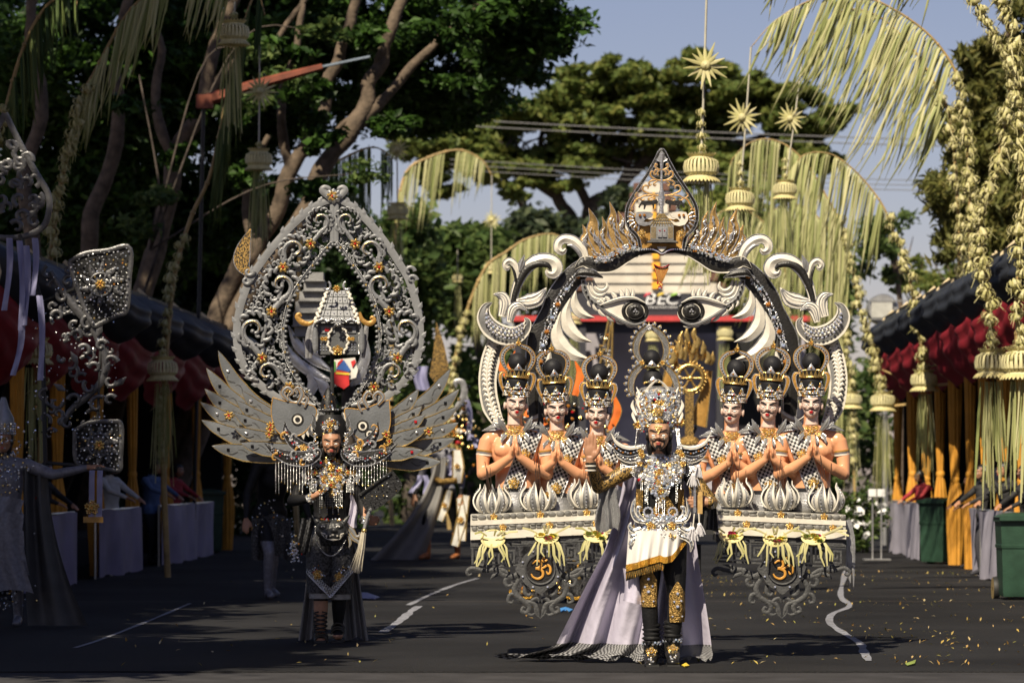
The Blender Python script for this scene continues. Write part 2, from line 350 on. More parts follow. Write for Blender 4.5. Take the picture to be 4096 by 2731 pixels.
# olive umbrella tree in the middle distance
Y = 125; q = Y/FOC; cr = []
for (u, v, ru, rv, n, k) in [(2450, 420, 260, 130, 3800, 30), (2250, 480, 230, 110, 2600, 24), (2800, 400, 260, 140, 3800, 30), (2600, 340, 230, 80, 2400, 22), (3060, 430, 210, 110, 2800, 24), (3320, 490, 90, 50, 700, 8), (1950, 560, 260, 90, 2400, 24), (2100, 660, 200, 60, 1200, 14),
                             (2700, 560, 260, 80, 1800, 20), (3150, 560, 140, 60, 900, 12), (2350, 630, 260, 60, 1300, 16), (3230, 640, 120, 40, 400, 8), (1750, 650, 180, 90, 1400, 16), (3000, 700, 160, 60, 700, 10)]:
    for _ in range(7):
        f1 = rnd.uniform(.3, .5); cr += clumps(W(u+rnd.uniform(-.75, .75)*ru, v+rnd.uniform(-.7, .75)*rv, Y+rnd.uniform(-2, 2)), (ru*q*f1, 1.4, rv*q*rnd.uniform(.3, .55)), int(n*.60), int(k*.6), .17, .75)
for _ in range(34):
    u = rnd.uniform(1720, 3250); cr += clumps(W(u, rnd.uniform(540, 700 if u > 2500 else 790), Y+rnd.uniform(-3, 3)), (rnd.uniform(60, 130)*q, 1.4, rnd.uniform(26, 55)*q), 800, 9, .2, .7)
for (u, v, r) in ((2450, 285, 60), (2560, 300, 55), (2690, 290, 50), (2790, 235, 46), (2880, 300, 55), (3010, 330, 55), (2300, 350, 60), (3130, 400, 50), (2200, 400, 60), (3400, 450, 34), (3330, 470, 50), (3300, 660, 50), (2060, 470, 70)):
    cr += clumps(W(u, v, Y-1), (r*q, 1.0, r*.75*q), 1300, 12, .2, .75)
lb = []
for P in [[(2330, 1150), (2290, 900), (2240, 800), (2170, 700), (2080, 620), (1960, 580)], [(2290, 900), (2190, 720), (2160, 560), (2200, 450)], [(2240, 800), (2060, 680), (1900, 640), (1780, 640)], [(2110, 1000), (2090, 800), (2060, 660), (2000, 560)],
          [(2330, 1150), (2360, 860), (2470, 760), (2600, 620), (2760, 520), (2900, 430)], [(2470, 760), (2520, 640), (2500, 480)], [(2600, 620), (2800, 590), (3000, 560), (3200, 490)], [(2360, 860), (2300, 680), (2370, 560), (2450, 450)], [(2760, 520), (2960, 620), (3230, 620)]]:
    lb.append((px(Y, *P), .34 if P[0][1] > 1000 else .19, .05))
for _ in range(46):
    u, v = rnd.uniform(1900, 2900), rnd.uniform(600, 760); lb.append((px(Y+rnd.uniform(-1, 1), (u, v), (u+rnd.uniform(-90, 90), v-rnd.uniform(20, 90)), (u+rnd.uniform(-150, 150), v-rnd.uniform(100, 170))), .045, .02))
lb[0][0].insert(0, V((2.4, Y, -.1)))
tree('umbrella_tree', 'tall spreading tree with yellow olive crown and dark open branches behind the stage', (2.4, Y, 0), lb, cr, .165, ['leaf_olive'], 'bark_dark', seed=11)
# bushes and trees closing the street end on the left of the stage
for i, (u0, u1, v0, v1, Y, n, lm, lab) in enumerate([(1480, 1760, 830, 1350, 92, 4200, 'leaf_mid', 'dense mid green tree right behind the carved grey gate'), (1700, 2060, 880, 1330, 98, 4200, 'leaf_mid', 'leafy green tree behind the small star lantern'),
        (1950, 2420, 840, 1250, 112, 4600, 'leaf_dusk', 'dark bluish tree under the umbrella tree'), (2330, 2700, 760, 1150, 118, 3600, 'leaf_dusk', 'dusky tree behind the top of the white stage roof'), (2700, 3150, 720, 1250, 116, 4200, 'leaf_olive', 'olive tree behind the palm fringes right of the stage'),
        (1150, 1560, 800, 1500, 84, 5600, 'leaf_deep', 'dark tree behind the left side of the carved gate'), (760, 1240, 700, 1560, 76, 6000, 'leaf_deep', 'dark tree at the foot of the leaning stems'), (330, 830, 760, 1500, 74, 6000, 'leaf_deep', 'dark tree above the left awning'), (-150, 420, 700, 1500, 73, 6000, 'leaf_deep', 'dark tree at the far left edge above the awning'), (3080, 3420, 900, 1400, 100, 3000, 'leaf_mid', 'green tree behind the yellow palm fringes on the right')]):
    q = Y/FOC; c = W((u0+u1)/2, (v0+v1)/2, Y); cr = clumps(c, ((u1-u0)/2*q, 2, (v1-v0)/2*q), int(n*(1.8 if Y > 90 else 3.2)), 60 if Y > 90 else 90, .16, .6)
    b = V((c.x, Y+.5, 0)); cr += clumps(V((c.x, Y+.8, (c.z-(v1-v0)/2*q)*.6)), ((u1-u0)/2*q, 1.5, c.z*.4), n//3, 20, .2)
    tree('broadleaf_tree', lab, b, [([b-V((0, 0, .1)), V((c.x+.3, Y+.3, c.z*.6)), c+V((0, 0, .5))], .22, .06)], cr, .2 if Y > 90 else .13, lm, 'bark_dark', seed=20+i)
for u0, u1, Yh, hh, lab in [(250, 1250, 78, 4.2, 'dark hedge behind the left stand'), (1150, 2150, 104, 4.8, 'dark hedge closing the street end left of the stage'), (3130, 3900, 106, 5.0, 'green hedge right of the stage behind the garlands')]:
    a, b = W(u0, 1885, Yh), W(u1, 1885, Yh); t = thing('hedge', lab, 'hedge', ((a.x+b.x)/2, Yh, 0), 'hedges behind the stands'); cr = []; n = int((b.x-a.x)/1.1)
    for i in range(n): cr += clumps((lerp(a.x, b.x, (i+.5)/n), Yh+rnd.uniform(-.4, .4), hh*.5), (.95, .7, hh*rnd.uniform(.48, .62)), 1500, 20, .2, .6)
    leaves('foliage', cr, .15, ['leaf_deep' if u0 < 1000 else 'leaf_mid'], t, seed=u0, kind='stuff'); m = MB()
    for i in range(n): m.tube([(lerp(a.x, b.x, (i+.5)/n), Yh, -.05), (lerp(a.x, b.x, (i+.5)/n)+.1, Yh, hh*.6)], [.05, .02], 5)
    m.build('stems', ['bark_dark'], t, 180, kind='stuff')
# casuarina at the right edge, small trees right of the street
Y = 62; q = Y/FOC; cr = []
for (u, v, ru, rv, n, k) in [(3990, 330, 150, 170, 3000, 26), (4090, 180, 160, 190, 2600, 20), (3920, 560, 150, 170, 3000, 26), (3830, 800, 150, 130, 2600, 24), (3960, 850, 170, 200, 3400, 28), (4080, 600, 170, 250, 3600, 26), (4010, 1080, 190, 200, 2600, 24), (3800, 1000, 110, 60, 700, 8), (3905, 240, 80, 70, 500, 8)]:
    cr += clumps(W(u, v, Y), (ru*q, 1.2, rv*q), n, k, .17)
tree('casuarina_tree', 'feathery olive casuarina at the right edge behind the flower garlands', (8.7, Y, 0), [([V((8.7, Y, -.1))]+px(Y, (4060, 1200), (4030, 700), (4010, 300), (4040, 60)), .22, .05), (px(Y, (4050, 900), (3930, 700), (3890, 560)), .08, .02), (px(Y, (4060, 1150), (3900, 950), (3800, 820)), .08, .02)], cr, .12, 'leaf_casuarina', seed=31, asp=.26, group='trees behind the right stand', droop=.9)
for i, (u, v, ru, rv, Y, n, lab) in enumerate([(3560, 990, 120, 150, 84, 1500, 'airy small tree behind the right garlands'), (3640, 1110, 110, 70, 92, 1100, 'low green tree above the silver floodlight'), (3830, 1130, 130, 90, 88, 1500, 'green tree above the right awning')]):
    q = Y/FOC; c = W(u, v, Y); b = V((c.x+.3, Y, 0)); tree('street_tree', lab, b, [([b-V((0, 0, .1)), c+V((.2, 0, -1)), c], .1, .03)]+[([c+V((.2, 0, -1)), c+V((rnd.uniform(-.6, .6), 0, rnd.uniform(0, .6)))], .03, .01) for _ in range(6)], clumps(c, (ru*q, .8, rv*q), n, 22, .16), .1, 'leaf_olive' if i else 'leaf_mid', seed=40+i, group='trees behind the right stand')
# street trees whose crowns shade the left half of the road (above the frame; three are added only to block skylight)
for i, (bx, by, h, discs, lab) in enumerate([(-8.8, 19, 8.6, [(-5.8, 26.0, 3.2, 2.8), (-3.4, 27.4, 1.6, 1.5), (-2.05, 27.85, .8, .6), (-2.7, 25.4, 1.4, 1.1), (-9, 28, 3, 3)], 'broad shade tree on the left kerb nearest the camera'),
                                             (-11, 8, 9.5, [(-7.6, 14, 4.2, 4), (-11.5, 17, 4, 4), (-9, 20, 3.4, 3)], 'shade tree on the left kerb beside the camera'),
                                             (-11, -5, 10, [(-7.8, 2, 4.6, 4.2), (-12, 5, 4, 4), (-8, 8, 3.6, 3)], 'shade tree on the left kerb behind the camera'),
                                             (-9.6, 38, 8.9, [(-4.3, 43, 2.7, 3), (-4.2, 49, 2.6, 3), (-4.9, 37, 2.2, 2.6), (-7.5, 46, 2.6, 4)], 'low spreading shade tree over the left stand'),
                                             (-9.8, 27, 10.6, [(-5.6, 33.6, 2.6, 2.6), (-7.2, 37.2, 3.0, 2.8), (-9.5, 33, 3, 3), (-5.0, 37.2, 2.2, 2.0), (-4.9, 30.4, 2.3, 2.0), (-8.4, 30, 2.6, 2.4)], 'second broad shade tree along the left kerb'),
                                             (-10, 33, 12.6, [(-5.9, 42.5, 3.3, 3.6), (-4.0, 40.6, 2.4, 2.8), (-2.6, 39, 1.6, 1.9), (-9, 43, 3.4, 4)], 'third broad shade tree along the left kerb'),
                                             (-10.4, 41, 15, [(-5.6, 50.5, 3.6, 4.0), (-4.9, 58, 3.8, 4.2), (-2.6, 47.5, 1.9, 2.2), (-9.4, 53, 3.6, 4.6), (-2.2, 53, 1.8, 2.4)], 'tall shade tree short of the big leaning tree'),
                                             (-10.6, 52, 17, [(-5.2, 67, 3.2, 3.4), (-1.2, 70.5, 2.2, 2.6), (-8.5, 70, 3.0, 3.4), (-4, 75, 3.4, 2.6)], 'tallest shade tree beside the big leaning tree')]):
    cr = []; cs = []
    for (qx, qy, rx, ry) in discs:
        p = V((qx, qy, 0))+sdir*(h/sdir.z); cs.append(p); cr += clumps(p, (rx, ry, 1.5), int(3600*rx*ry/3)+900, 60, .16, .55)
    b = V((bx, by, 0)); tree('shade_tree', lab, b, [([b-V((0, 0, .1)), b+V((.3, 0, h*.4)), cs[0]], .3, .1)]+[([b+V((.2, 0, h*.42)), (b+V((.3, 0, h*.5)))*.5+c*.5, c], .14, .05) for c in cs[1:]], cr, .16, 'leaf_shade', seed=50+i, group='shade trees on the left kerb')
for i, (x, y) in enumerate([(13.5, 4), (13, 14), (13.5, 24), (13, 34), (14, 44), (9.5, -8), (3, -16), (-5, -22)]):  # unseen trees added to block skylight from the right and from behind
    b = V((x, y, 0)); cr = clumps(b+V((0, 0, 8.5)), (3.6, 5, 4.6), 9000, 70, .16, .65)
    tree('roadside_tree', ['first tall tree behind the right stand, counted from the camera', 'second tall tree behind the right stand', 'third tall tree behind the right stand', 'fourth tall tree behind the right stand', 'fifth tall tree behind the right stand', 'tall tree behind the camera on the right kerb', 'tall tree straight behind the camera', 'tall tree behind the camera on the left'][i], b, [([b-V((0, 0, .1)), b+V((.3, 0, 4)), b+V((0, 0, 8))], .26, .1)]+[([b+V((.2, 0, 4)), b+V((math.cos(a)*1.5, math.sin(a)*2, 6.5)), b+V((math.cos(a)*2.5, math.sin(a)*3.4, 9))], .1, .03) for a in (0, 1.6, 3.2, 4.8)], cr, .2, 'leaf_shade', seed=80+i, group='trees behind the right stand')
# power cables
for (a, b, Y, lab) in [((1650, 438), (3700, 540), 112, 'upper pair of pale cables across the olive crown'), ((2700, 668), (3900, 690), 112, 'lower set of cables in front of the sky')]:
    t = thing('power_cable', lab, 'cable', W(a[0]-900, a[1]-30, Y), 'cables over the street')
    for k in range(2 if a[1] < 500 else 3):
        dv = k*(24 if a[1] < 500 else 20); P = [W(lerp(a[0]-900, b[0]+900, i/30), lerp(a[1]-30, b[1]+40, i/30)+dv+28*math.sin(PI*i/30), Y) for i in range(31)]
        m = MB(); m.tube(P, .020 if a[1] < 500 else .014, 5); m.build('wire', ['cable_grey'] if False else [mat('cable_grey', (.16, .16, .16), .6)], t, 180)
# ---------------------------------------------------------------- stage at the street end
mat('plank_white', (.62, .57, .48), .7, 0, .15, 2, .2)
mat('plank_brown', (.13, .06, .04), .7, 0, .2, 4)
mat('navy', (.030, .030, .040), .6, 0, .2, 2)
mat('stage_grey', (.34, .32, .36), .8, 0, .2, 1.2)
mat('red_beam', (.52, .05, .05), .6)
mat('saffron', (.85, .42, .03), .6)
mat('ink_white', (.8, .8, .8), .6); mat('ink_red', (.75, .08, .12), .5); mat('ink_yellow', (.85, .62, .08), .5); mat('ink_green', (.35, .62, .12), .5)
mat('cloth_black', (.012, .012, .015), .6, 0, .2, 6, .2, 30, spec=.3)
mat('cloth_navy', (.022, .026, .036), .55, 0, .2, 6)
mat('cloth_red', (.23, .012, .022), .6, 0, .2, 5)
mat('cloth_yellow', (.58, .27, .030), .7, 0, .14, 5, .15, 30)
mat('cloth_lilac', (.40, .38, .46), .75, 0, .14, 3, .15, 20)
mat('cloth_violet', (.19, .17, .29), .7, 0, .2, 2, .2, 20)  # darker copy of the lilac cloth for the left, shade put into its colour
mat('cloth_white', (.72, .71, .72), .7, 0, .06, 4)
mat('bin_green', (.022, .058, .036), .45, 0, .2, 8, .1)
mat('rubber', (.02, .02, .02), .6); mat('hub_tan', (.32, .23, .09), .6)
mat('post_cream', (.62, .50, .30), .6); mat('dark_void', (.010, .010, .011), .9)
mat('hair', (.008, .007, .007), .45); mat('skin_tan', (.36, .18, .10), .5, 0, .1, 20)
mat('alu', (.6, .6, .6), .35, .8)
Y = 95
st = thing('stage', 'white roofed stage with navy sign board across the end of the street', 'stage', (W(2606, 1885, Y).x, Y, 0))
def pbox(m, u0, u1, v0, v1, Y, dep, mi=0):
    a, b = W(u0, v0, Y), W(u1, v1, Y); m.box(((a.x+b.x)/2, Y+dep/2, (a.z+b.z)/2), (abs(b.x-a.x), dep, abs(a.z-b.z)), mi)
for i in range(11):
    t = i/10; v = 1150-i*40; hw = lerp(262, 45, t**.85)
    if i >= 8: hw *= .8
    m = MB(); pbox(m, 2606-hw, 2606+hw, v-17, v+22, Y-.05*i, 2.2-t); pbox(m, 2606-hw+9, 2606+hw-9, v-21, v-17.2, Y-.05*i+.04, 2.0-t); m.build('roof_plank', ['plank_white'], st, 0)
    m = MB(); pbox(m, 2606-hw-34, 2606-hw-.3, v-19, v+12, Y-.05*i+.03, 1.6-t); m.build('brick_end', ['plank_brown'], st, 0); m = MB(); pbox(m, 2606+hw+.3, 2606+hw+34, v-19, v+12, Y-.05*i+.03, 1.6-t); m.build('brick_end', ['plank_brown'], st, 0)
m = MB(); 
for i in range(10): pbox(m, 2606+(2+i*.3), 2606+(40-3*i), 1128-i*40, 1150-i*40+5, Y-.05*i-.12, .10)
m.build('orange_strip', ['saffron'], st, 0)
m = MB(); pbox(m, 2310, 2905, 1173, 1262, Y-.2, 1.2); m.build('sign_board', ['navy'], st, 0)
m = MB(); pbox(m, 2030, 3260, 1262.5, 1284, Y-.3, .4); m.build('red_beam', ['red_beam'], st, 0)
m = MB(); pbox(m, 2080, 3200, 1284.5, 1330, Y, .5); m.build('header', ['navy'], st, 0)
m = MB(); pbox(m, 2060, 3220, 1330.5, 2010, Y+3, .3); m.build('back_wall', ['stage_grey'], st, 0)
for u in (2070, 2330, 2880, 3190):
    m = MB(); pbox(m, u-14, u+14, 1284.8, 2010, Y-.15, .3); m.build('post', ['navy'], st, 0)
m = MB(); pbox(m, 2000, 3280, 1960, 2060, Y-.8, 3.7); m.build('platform', ['navy'], st, 0)
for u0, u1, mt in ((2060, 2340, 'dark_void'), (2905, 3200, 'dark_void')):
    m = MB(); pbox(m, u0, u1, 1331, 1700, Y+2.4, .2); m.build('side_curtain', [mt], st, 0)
def text(s_, name, h, u, v, Y, mt, parent, ex=.02, shear=0, x_scale=1, spacing=1):
    c = bpy.data.curves.new('txt', 'FONT'); c.body = s_; c.size = h/.72; c.extrude = ex; c.align_x = 'CENTER'; c.shear = shear; c.space_character = spacing; c.resolution_u = 4
    o = bpy.data.objects.new('txt', c); C.objects.link(o); dg = bpy.context.evaluated_depsgraph_get()
    me = bpy.data.meshes.new_from_object(o.evaluated_get(dg)); bpy.data.objects.remove(o)
    me.transform(Matrix.Translation(W(u, v, Y)) @ Matrix.Rotation(R(90), 4, 'X') @ Matrix.Diagonal((x_scale, 1, 1, 1)))
    return put_mesh(name, me, [mt], parent, None, False)
# the sign's letters BEC: white with a red, a yellow and a green brush patch
for i, (ch, u, mt) in enumerate((('B', 2596, 'ink_red'), ('E', 2642, 'ink_yellow'), ('C', 2684, 'ink_green'))):
    L = text(ch, 'letter', .30, u, 1217, Y-.26, 'ink_white', st, .03, .25, 1.25)
    m = MB(); du = (-6, 0, 12)[i]; P = px(Y-.31, *[(u+du-14, 1186-2*i), (u+du-4, 1178), (u+du+8, 1173+i), (u+du+14, 1171)]); m.band(P, [.015, .03, .03, .01], .012, .004); m.build('brush_patch', [mt], L, 180)
text('BANYUWANGI ETHNO CARNIVAL', 'sign_text', .062, 2640, 1233, Y-.26, 'ink_white', st, .004, 0, .75)
# ---------------------------------------------------------------- spectator stands
def xr(Y): return 6.15+.027*(Y-44.7)
def xl(Y): return -5.35+.030*(Y-46)
def swag(A, B, top, drop, bulge, folds, out):        # gathered cloth between two posts
    def f(a, b):
        p = A.lerp(B, a); s_ = math.sin(PI*a); z = top-b*(drop*(.45+.55*s_))
        k = .022*math.sin(b*folds*2*PI+a*2)*s_+.05*math.sin(a*2*PI*4.5+b*2)*b*s_; return V((p.x+out*(bulge*math.sin(PI*min(1, b*.98))**.8*(.06+.94*s_**.75)+k), p.y, z-.10*s_*(1-b)))
    return f
def curtain_mesh(h, tie, seed):
    m = MB(); rs = random.Random(seed); ph = rs.random()*6
    def f(a, b):
        z = h*(1-b); an = 2*PI*a
        if z > tie: t = (z-tie)/(h-tie); r = .050+.042*min(1, t*1.5)**.7
        else: t = (tie-z)/tie; r = .050+.062*math.sin(min(1, t*2.4)*PI/2)-.05*max(0, t-.45)
        r *= 1+.16*math.sin(9*an+ph+z)+.05*math.sin(5*an-z*3); return V((r*math.cos(an), r*math.sin(an)*.8, z))
    m.sheet(f, 46, 40); return m.mesh('curtain_cloth', ['cloth_yellow'], 180)
cm = [curtain_mesh(3.25, 1.3, 3), curtain_mesh(3.15, 1.22, 5)]
tm = MB(); tm.lathe((0, 0, 0), [(.05, -.05), (.066, -.02), (.066, .02), (.05, .05)], 14); tm = tm.mesh('tie_band', ['cloth_yellow'])
NTH = 'first second third fourth fifth sixth seventh eighth ninth tenth eleventh twelfth thirteenth fourteenth'.split()
def stand(side, Ys, tiez, zt, lab):
    X = xr if side > 0 else xl; out = -side
    t = thing('spectator_stand', lab, 'stand', (X(Ys[0])+side*1.5, Ys[0], 0), 'draped spectator stands along the street')
    y0, y1 = Ys[0]-.3, Ys[-1]+.3
    m = MB(); m.add([(X(y0)-side*.25, y0, zt), (X(y1)-side*.25, y1, zt), (X(y1)+side*5, y1, zt-.15), (X(y0)+side*5, y0, zt-.15)]+[(X(y0)-side*.25, y0, zt-.06), (X(y1)-side*.25, y1, zt-.06), (X(y1)+side*5, y1, zt-.21), (X(y0)+side*5, y0, zt-.21)],
          [(0, 1, 2, 3), (7, 6, 5, 4), (0, 4, 5, 1), (1, 5, 6, 2), (2, 6, 7, 3), (3, 7, 4, 0)]); m.build('roof', ['cloth_black'], t, 0)
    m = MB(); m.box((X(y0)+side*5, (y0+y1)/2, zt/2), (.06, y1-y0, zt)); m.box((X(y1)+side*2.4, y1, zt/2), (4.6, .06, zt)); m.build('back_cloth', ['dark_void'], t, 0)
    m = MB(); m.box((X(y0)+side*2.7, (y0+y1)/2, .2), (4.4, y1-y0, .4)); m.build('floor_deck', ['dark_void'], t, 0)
    for i, y in enumerate(Ys):
        m = MB(); m.tube([(X(y), y, 0), (X(y), y, zt+.02)], .035, 8); m.band([(X(y)-side*.10, y-.06, zt+.10), (X(y)-side*.26, y-.08, zt-.05), (X(y)-side*.34, y-.08, zt-.35), (X(y)-side*.28, y-.08, zt-.65)], [.022, .025, .022, .012], .01, .006); m.build('post', ['post_cream'], t)
    for i in range(len(Ys)-1):
        A, B = V((X(Ys[i])-side*.12, Ys[i]+.04, 0)), V((X(Ys[i+1])-side*.12, Ys[i+1]-.04, 0))
        m = MB(); A0, B0 = A+V((0, .22, 0)), B-V((0, .22, 0)); m.sheet(swag(A0, B0, zt+.06, 1.0, .62 if side > 0 else .8, 5, out), 26, 26); m.build('black_swag', ['cloth_navy'], t, 180)
        m = MB(); A2, B2 = A+V((side*.12, .0, 0)), B+V((side*.12, 0, 0)); m.sheet(swag(A2, B2, zt-.05, 1.45, .50, 6, out), 22, 26); m.build('red_swag', ['cloth_red'], t, 180)
        m = MB(); g_ = swag(A0, B0, zt+.06, 1.0, .62 if side > 0 else .8, 5, out); m.tube([g_(k/20, 1) for k in range(21)], .02, 5); m.build('gold_hem', ['cloth_yellow'], t, 180)
        m = MB(); g_ = swag(A+V((side*.3, 0, 0)), B+V((side*.3, 0, 0)), zt-.35, .55, .05, 4, out)
        for e in (0, 1):
            yy = Ys[i]+.18 if e == 0 else Ys[i+1]-.18
            m.sheet(lambda a, b: V((X(yy)-side*(.02+.03*math.sin(a*18)), yy+(a-.5)*.25*(1-b*.7), zt-.5-b*.75)), 14, 8)
        m.build('yellow_tail', ['cloth_yellow'], t, 180)
    gname = 'yellow curtains tied along the right stand' if side > 0 else 'yellow curtains tied along the left stand'
    for i, y in enumerate(Ys):
        c = thing('tied_curtain', f"{NTH[i]} yellow curtain from the near end of the {'right' if side > 0 else 'left'} stand", 'curtain', (X(y)-side*.04, y-.2, 0), gname)
        put('drape', cm[i % 2], (X(y)-side*.04, y-.2, .02), c, (0, 0, i*1.3)); put('tie_band', tm, (X(y)-side*.04, y-.2, 1.31 if i % 2 == 0 else 1.23), c)
    return t
stand(1, [37.4, 39.5, 41.6, 43.6, 45.7, 47.8, 49.9, 52.1, 54.4, 56.8, 59.4, 62.4], 1.3, 4.0, 'long stand under black and red swags on the right side')
stand(-1, [37.5, 40.5, 43.4, 46.6, 50, 53.6, 57.5, 62], 1.3, 3.75, 'long shaded stand under black and red swags on the left side')
# barrier cloths along both kerbs
def barrier(side, y0, y1, lab, dx):
    X = xr if side > 0 else xl; xx = lambda y: X(y)-side*dx
    t = thing('cloth_barrier', lab, 'barrier', (xx(y0), y0, 0), 'cloth covered barriers along the kerbs')
    L = y1-y0; m = MB(); rs = random.Random(int(y0*10)); ph = rs.random()*6
    def f(a, b):
        y = y0+L*a; w = .035*math.sin(a*L*3.1+ph)+.05*math.sin(a*L*1.3+ph*2)+.02*math.sin(a*L*7+ph); return V((xx(y)-side*w*(b**.5)+0, y, .86-.84*b+.02*math.sin(a*L*5+ph)*(b)+.015*math.sin(a*L*2.2)*(1-b)))
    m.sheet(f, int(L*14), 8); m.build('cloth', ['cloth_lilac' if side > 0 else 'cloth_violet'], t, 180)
    m = MB(); m.tube([(xx(y0)+side*.04, y0, .86), (xx(y1)+side*.04, y1, .86)], .02, 6); m.build('rail', ['alu'], t)
    for y in np.arange(y0+.05, y1, 1.4):
        m = MB(); m.tube([(xx(y)+side*.05, float(y), 0), (xx(y)+side*.05, float(y), .86)], .018, 6); m.build('post', ['alu'], t)
barrier(1, 40.6, 43.6, 'lilac barrier cloth between the nearest right bin and its neighbour bin', .28)
barrier(1, 43.7, 47.6, 'lilac barrier cloth just beyond the nearest right pair of hands', .26)
barrier(1, 54.6, 60.5, 'far lilac barrier cloth beside the white flowers', .3)
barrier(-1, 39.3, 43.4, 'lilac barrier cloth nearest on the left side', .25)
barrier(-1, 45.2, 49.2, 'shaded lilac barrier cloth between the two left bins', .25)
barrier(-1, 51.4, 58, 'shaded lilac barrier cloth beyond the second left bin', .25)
# wheelie bins
def wheelie(u0, u1, vt, vb, lab, rz):
    Y = KY(vb); a, b = W(u0, vb, Y), W(u1, vb, Y); w_ = (b.x-a.x); h = (vb-vt)/FOC*Y; c = V(((a.x+b.x)/2, Y+w_*.5, 0))
    t = thing('wheelie_bin', lab, 'bin', c, 'green wheelie bins by the barriers'); m = MB(); k = .92
    def ring(s_, z): return [(sx*w_/2*s_, sy*w_/2*s_*1.08, z) for sx, sy in ((-1, -1), (1, -1), (1, 1), (-1, 1))]
    M = Matrix.Rotation(rz, 4, 'Z'); vs = []
    prof = [(.80, .05), (.84, .1), (.885, h*.60), (.92, h*.605), (.93, h*.64), (.90, h*.645), (.94, h*.90), (1.0, h*.905), (1.0, h*.95), (.9, h*.95)]
    for s_, z in prof: vs += [c+M.to_3x3() @ V(p) for p in ring(s_, z)]
    fs = [(4*i+j, 4*i+(j+1) % 4, 4*i+4+(j+1) % 4, 4*i+4+j) for i in range(len(prof)-1) for j in range(4)]+[(3, 2, 1, 0)]
    m.add(vs, fs); m.build('body', ['bin_green'], t, 20)
    m = MB(); 
    def lid(a, b_): x = (a-.5)*w_*1.04; y = (b_-.5)*w_*1.14; return c+M.to_3x3() @ V((x, y, h*.955+.05*math.sin(PI*a)**.4*math.sin(PI*b_)**.4))
    m.sheet(lid, 12, 12); m.box(c+M.to_3x3() @ V((0, -w_*.575, h*.945)), (w_*1.02, .035, .05), 0, rz); m.build('lid', ['bin_green'], t)
    for s_ in (-1, 1):
        m = MB(); p = c+M.to_3x3() @ V((s_*w_*.46, w_*.46, .12)); A = M @ Matrix.Rotation(R(90), 4, 'Y')
        m.lathe(p, [(.02, -.03), (.12, -.03), (.125, -.02), (.125, .02), (.12, .03), (.02, .03)], 18, 0, A, [1, 0, 0, 0, 1]); m.build('wheel', ['rubber', 'hub_tan'], t)
    m = MB(); m.tube([c+M.to_3x3() @ V((-w_*.4, w_*.62, h*.93)), c+M.to_3x3() @ V((w_*.4, w_*.62, h*.93))], .018, 8); m.build('handle', ['bin_green'], t)
wheelie(3998, 4186, 2052, 2405, 'dark green wheelie bin at the right edge, nearest the camera', 0)
wheelie(3698, 3815, 1990, 2260, 'green wheelie bin with tan wheel between right barrier cloths', R(-32))
wheelie(403, 532, 1972, 2278, 'dark wheelie bin in the shade beside the left barrier cloth', R(25))
wheelie(755, 880, 1955, 2215, 'second dark bin in the shade behind the winged performer', R(20))
# ---------------------------------------------------------------- penjor poles with young coconut leaf garlands
rm = MB(); rs = random.Random(5)
for i in range(9):
    a = 2*PI*i/9+rs.uniform(-.25, .25); d = V((math.cos(a), math.sin(a), 0)); r = rs.uniform(.035, .06); cx = rs.uniform(.035, .06); t1 = rs.uniform(70, 150)
    P = [d*(cx+r*math.cos(R(t)))+V((0, 0, r*math.sin(R(t)))) for t in np.linspace(-140, t1, 8)]
    rm.band(P, [.006, .012, .015, .016, .015, .013, .009, .003], .0015, .003, [((p-d*cx).normalized()) for p in P])
for i in range(6):
    a = 2*PI*i/6; d = V((math.cos(a), math.sin(a), 0)); rm.band([d*.012+V((0, 0, -.07)), d*.040+V((0, 0, -.02)), d*.026+V((0, 0, .045)), d*.004+V((0, 0, .085))], [.012, .024, .020, .004], .002, .008, [d]*4)
for i in range(5):
    a = rs.random()*6.28; d = V((math.cos(a), math.sin(a), 0)); rm.band([V((0, 0, -.03)), d*.07+V((0, 0, -.02)), d*.11+V((0, 0, -.09-.05*rs.random()))], [.005, .007, .002], .0015, .002, [d+V((0, 0, 1))]*3)
rosm = rm.mesh('leaf_rosette', ['janur'])
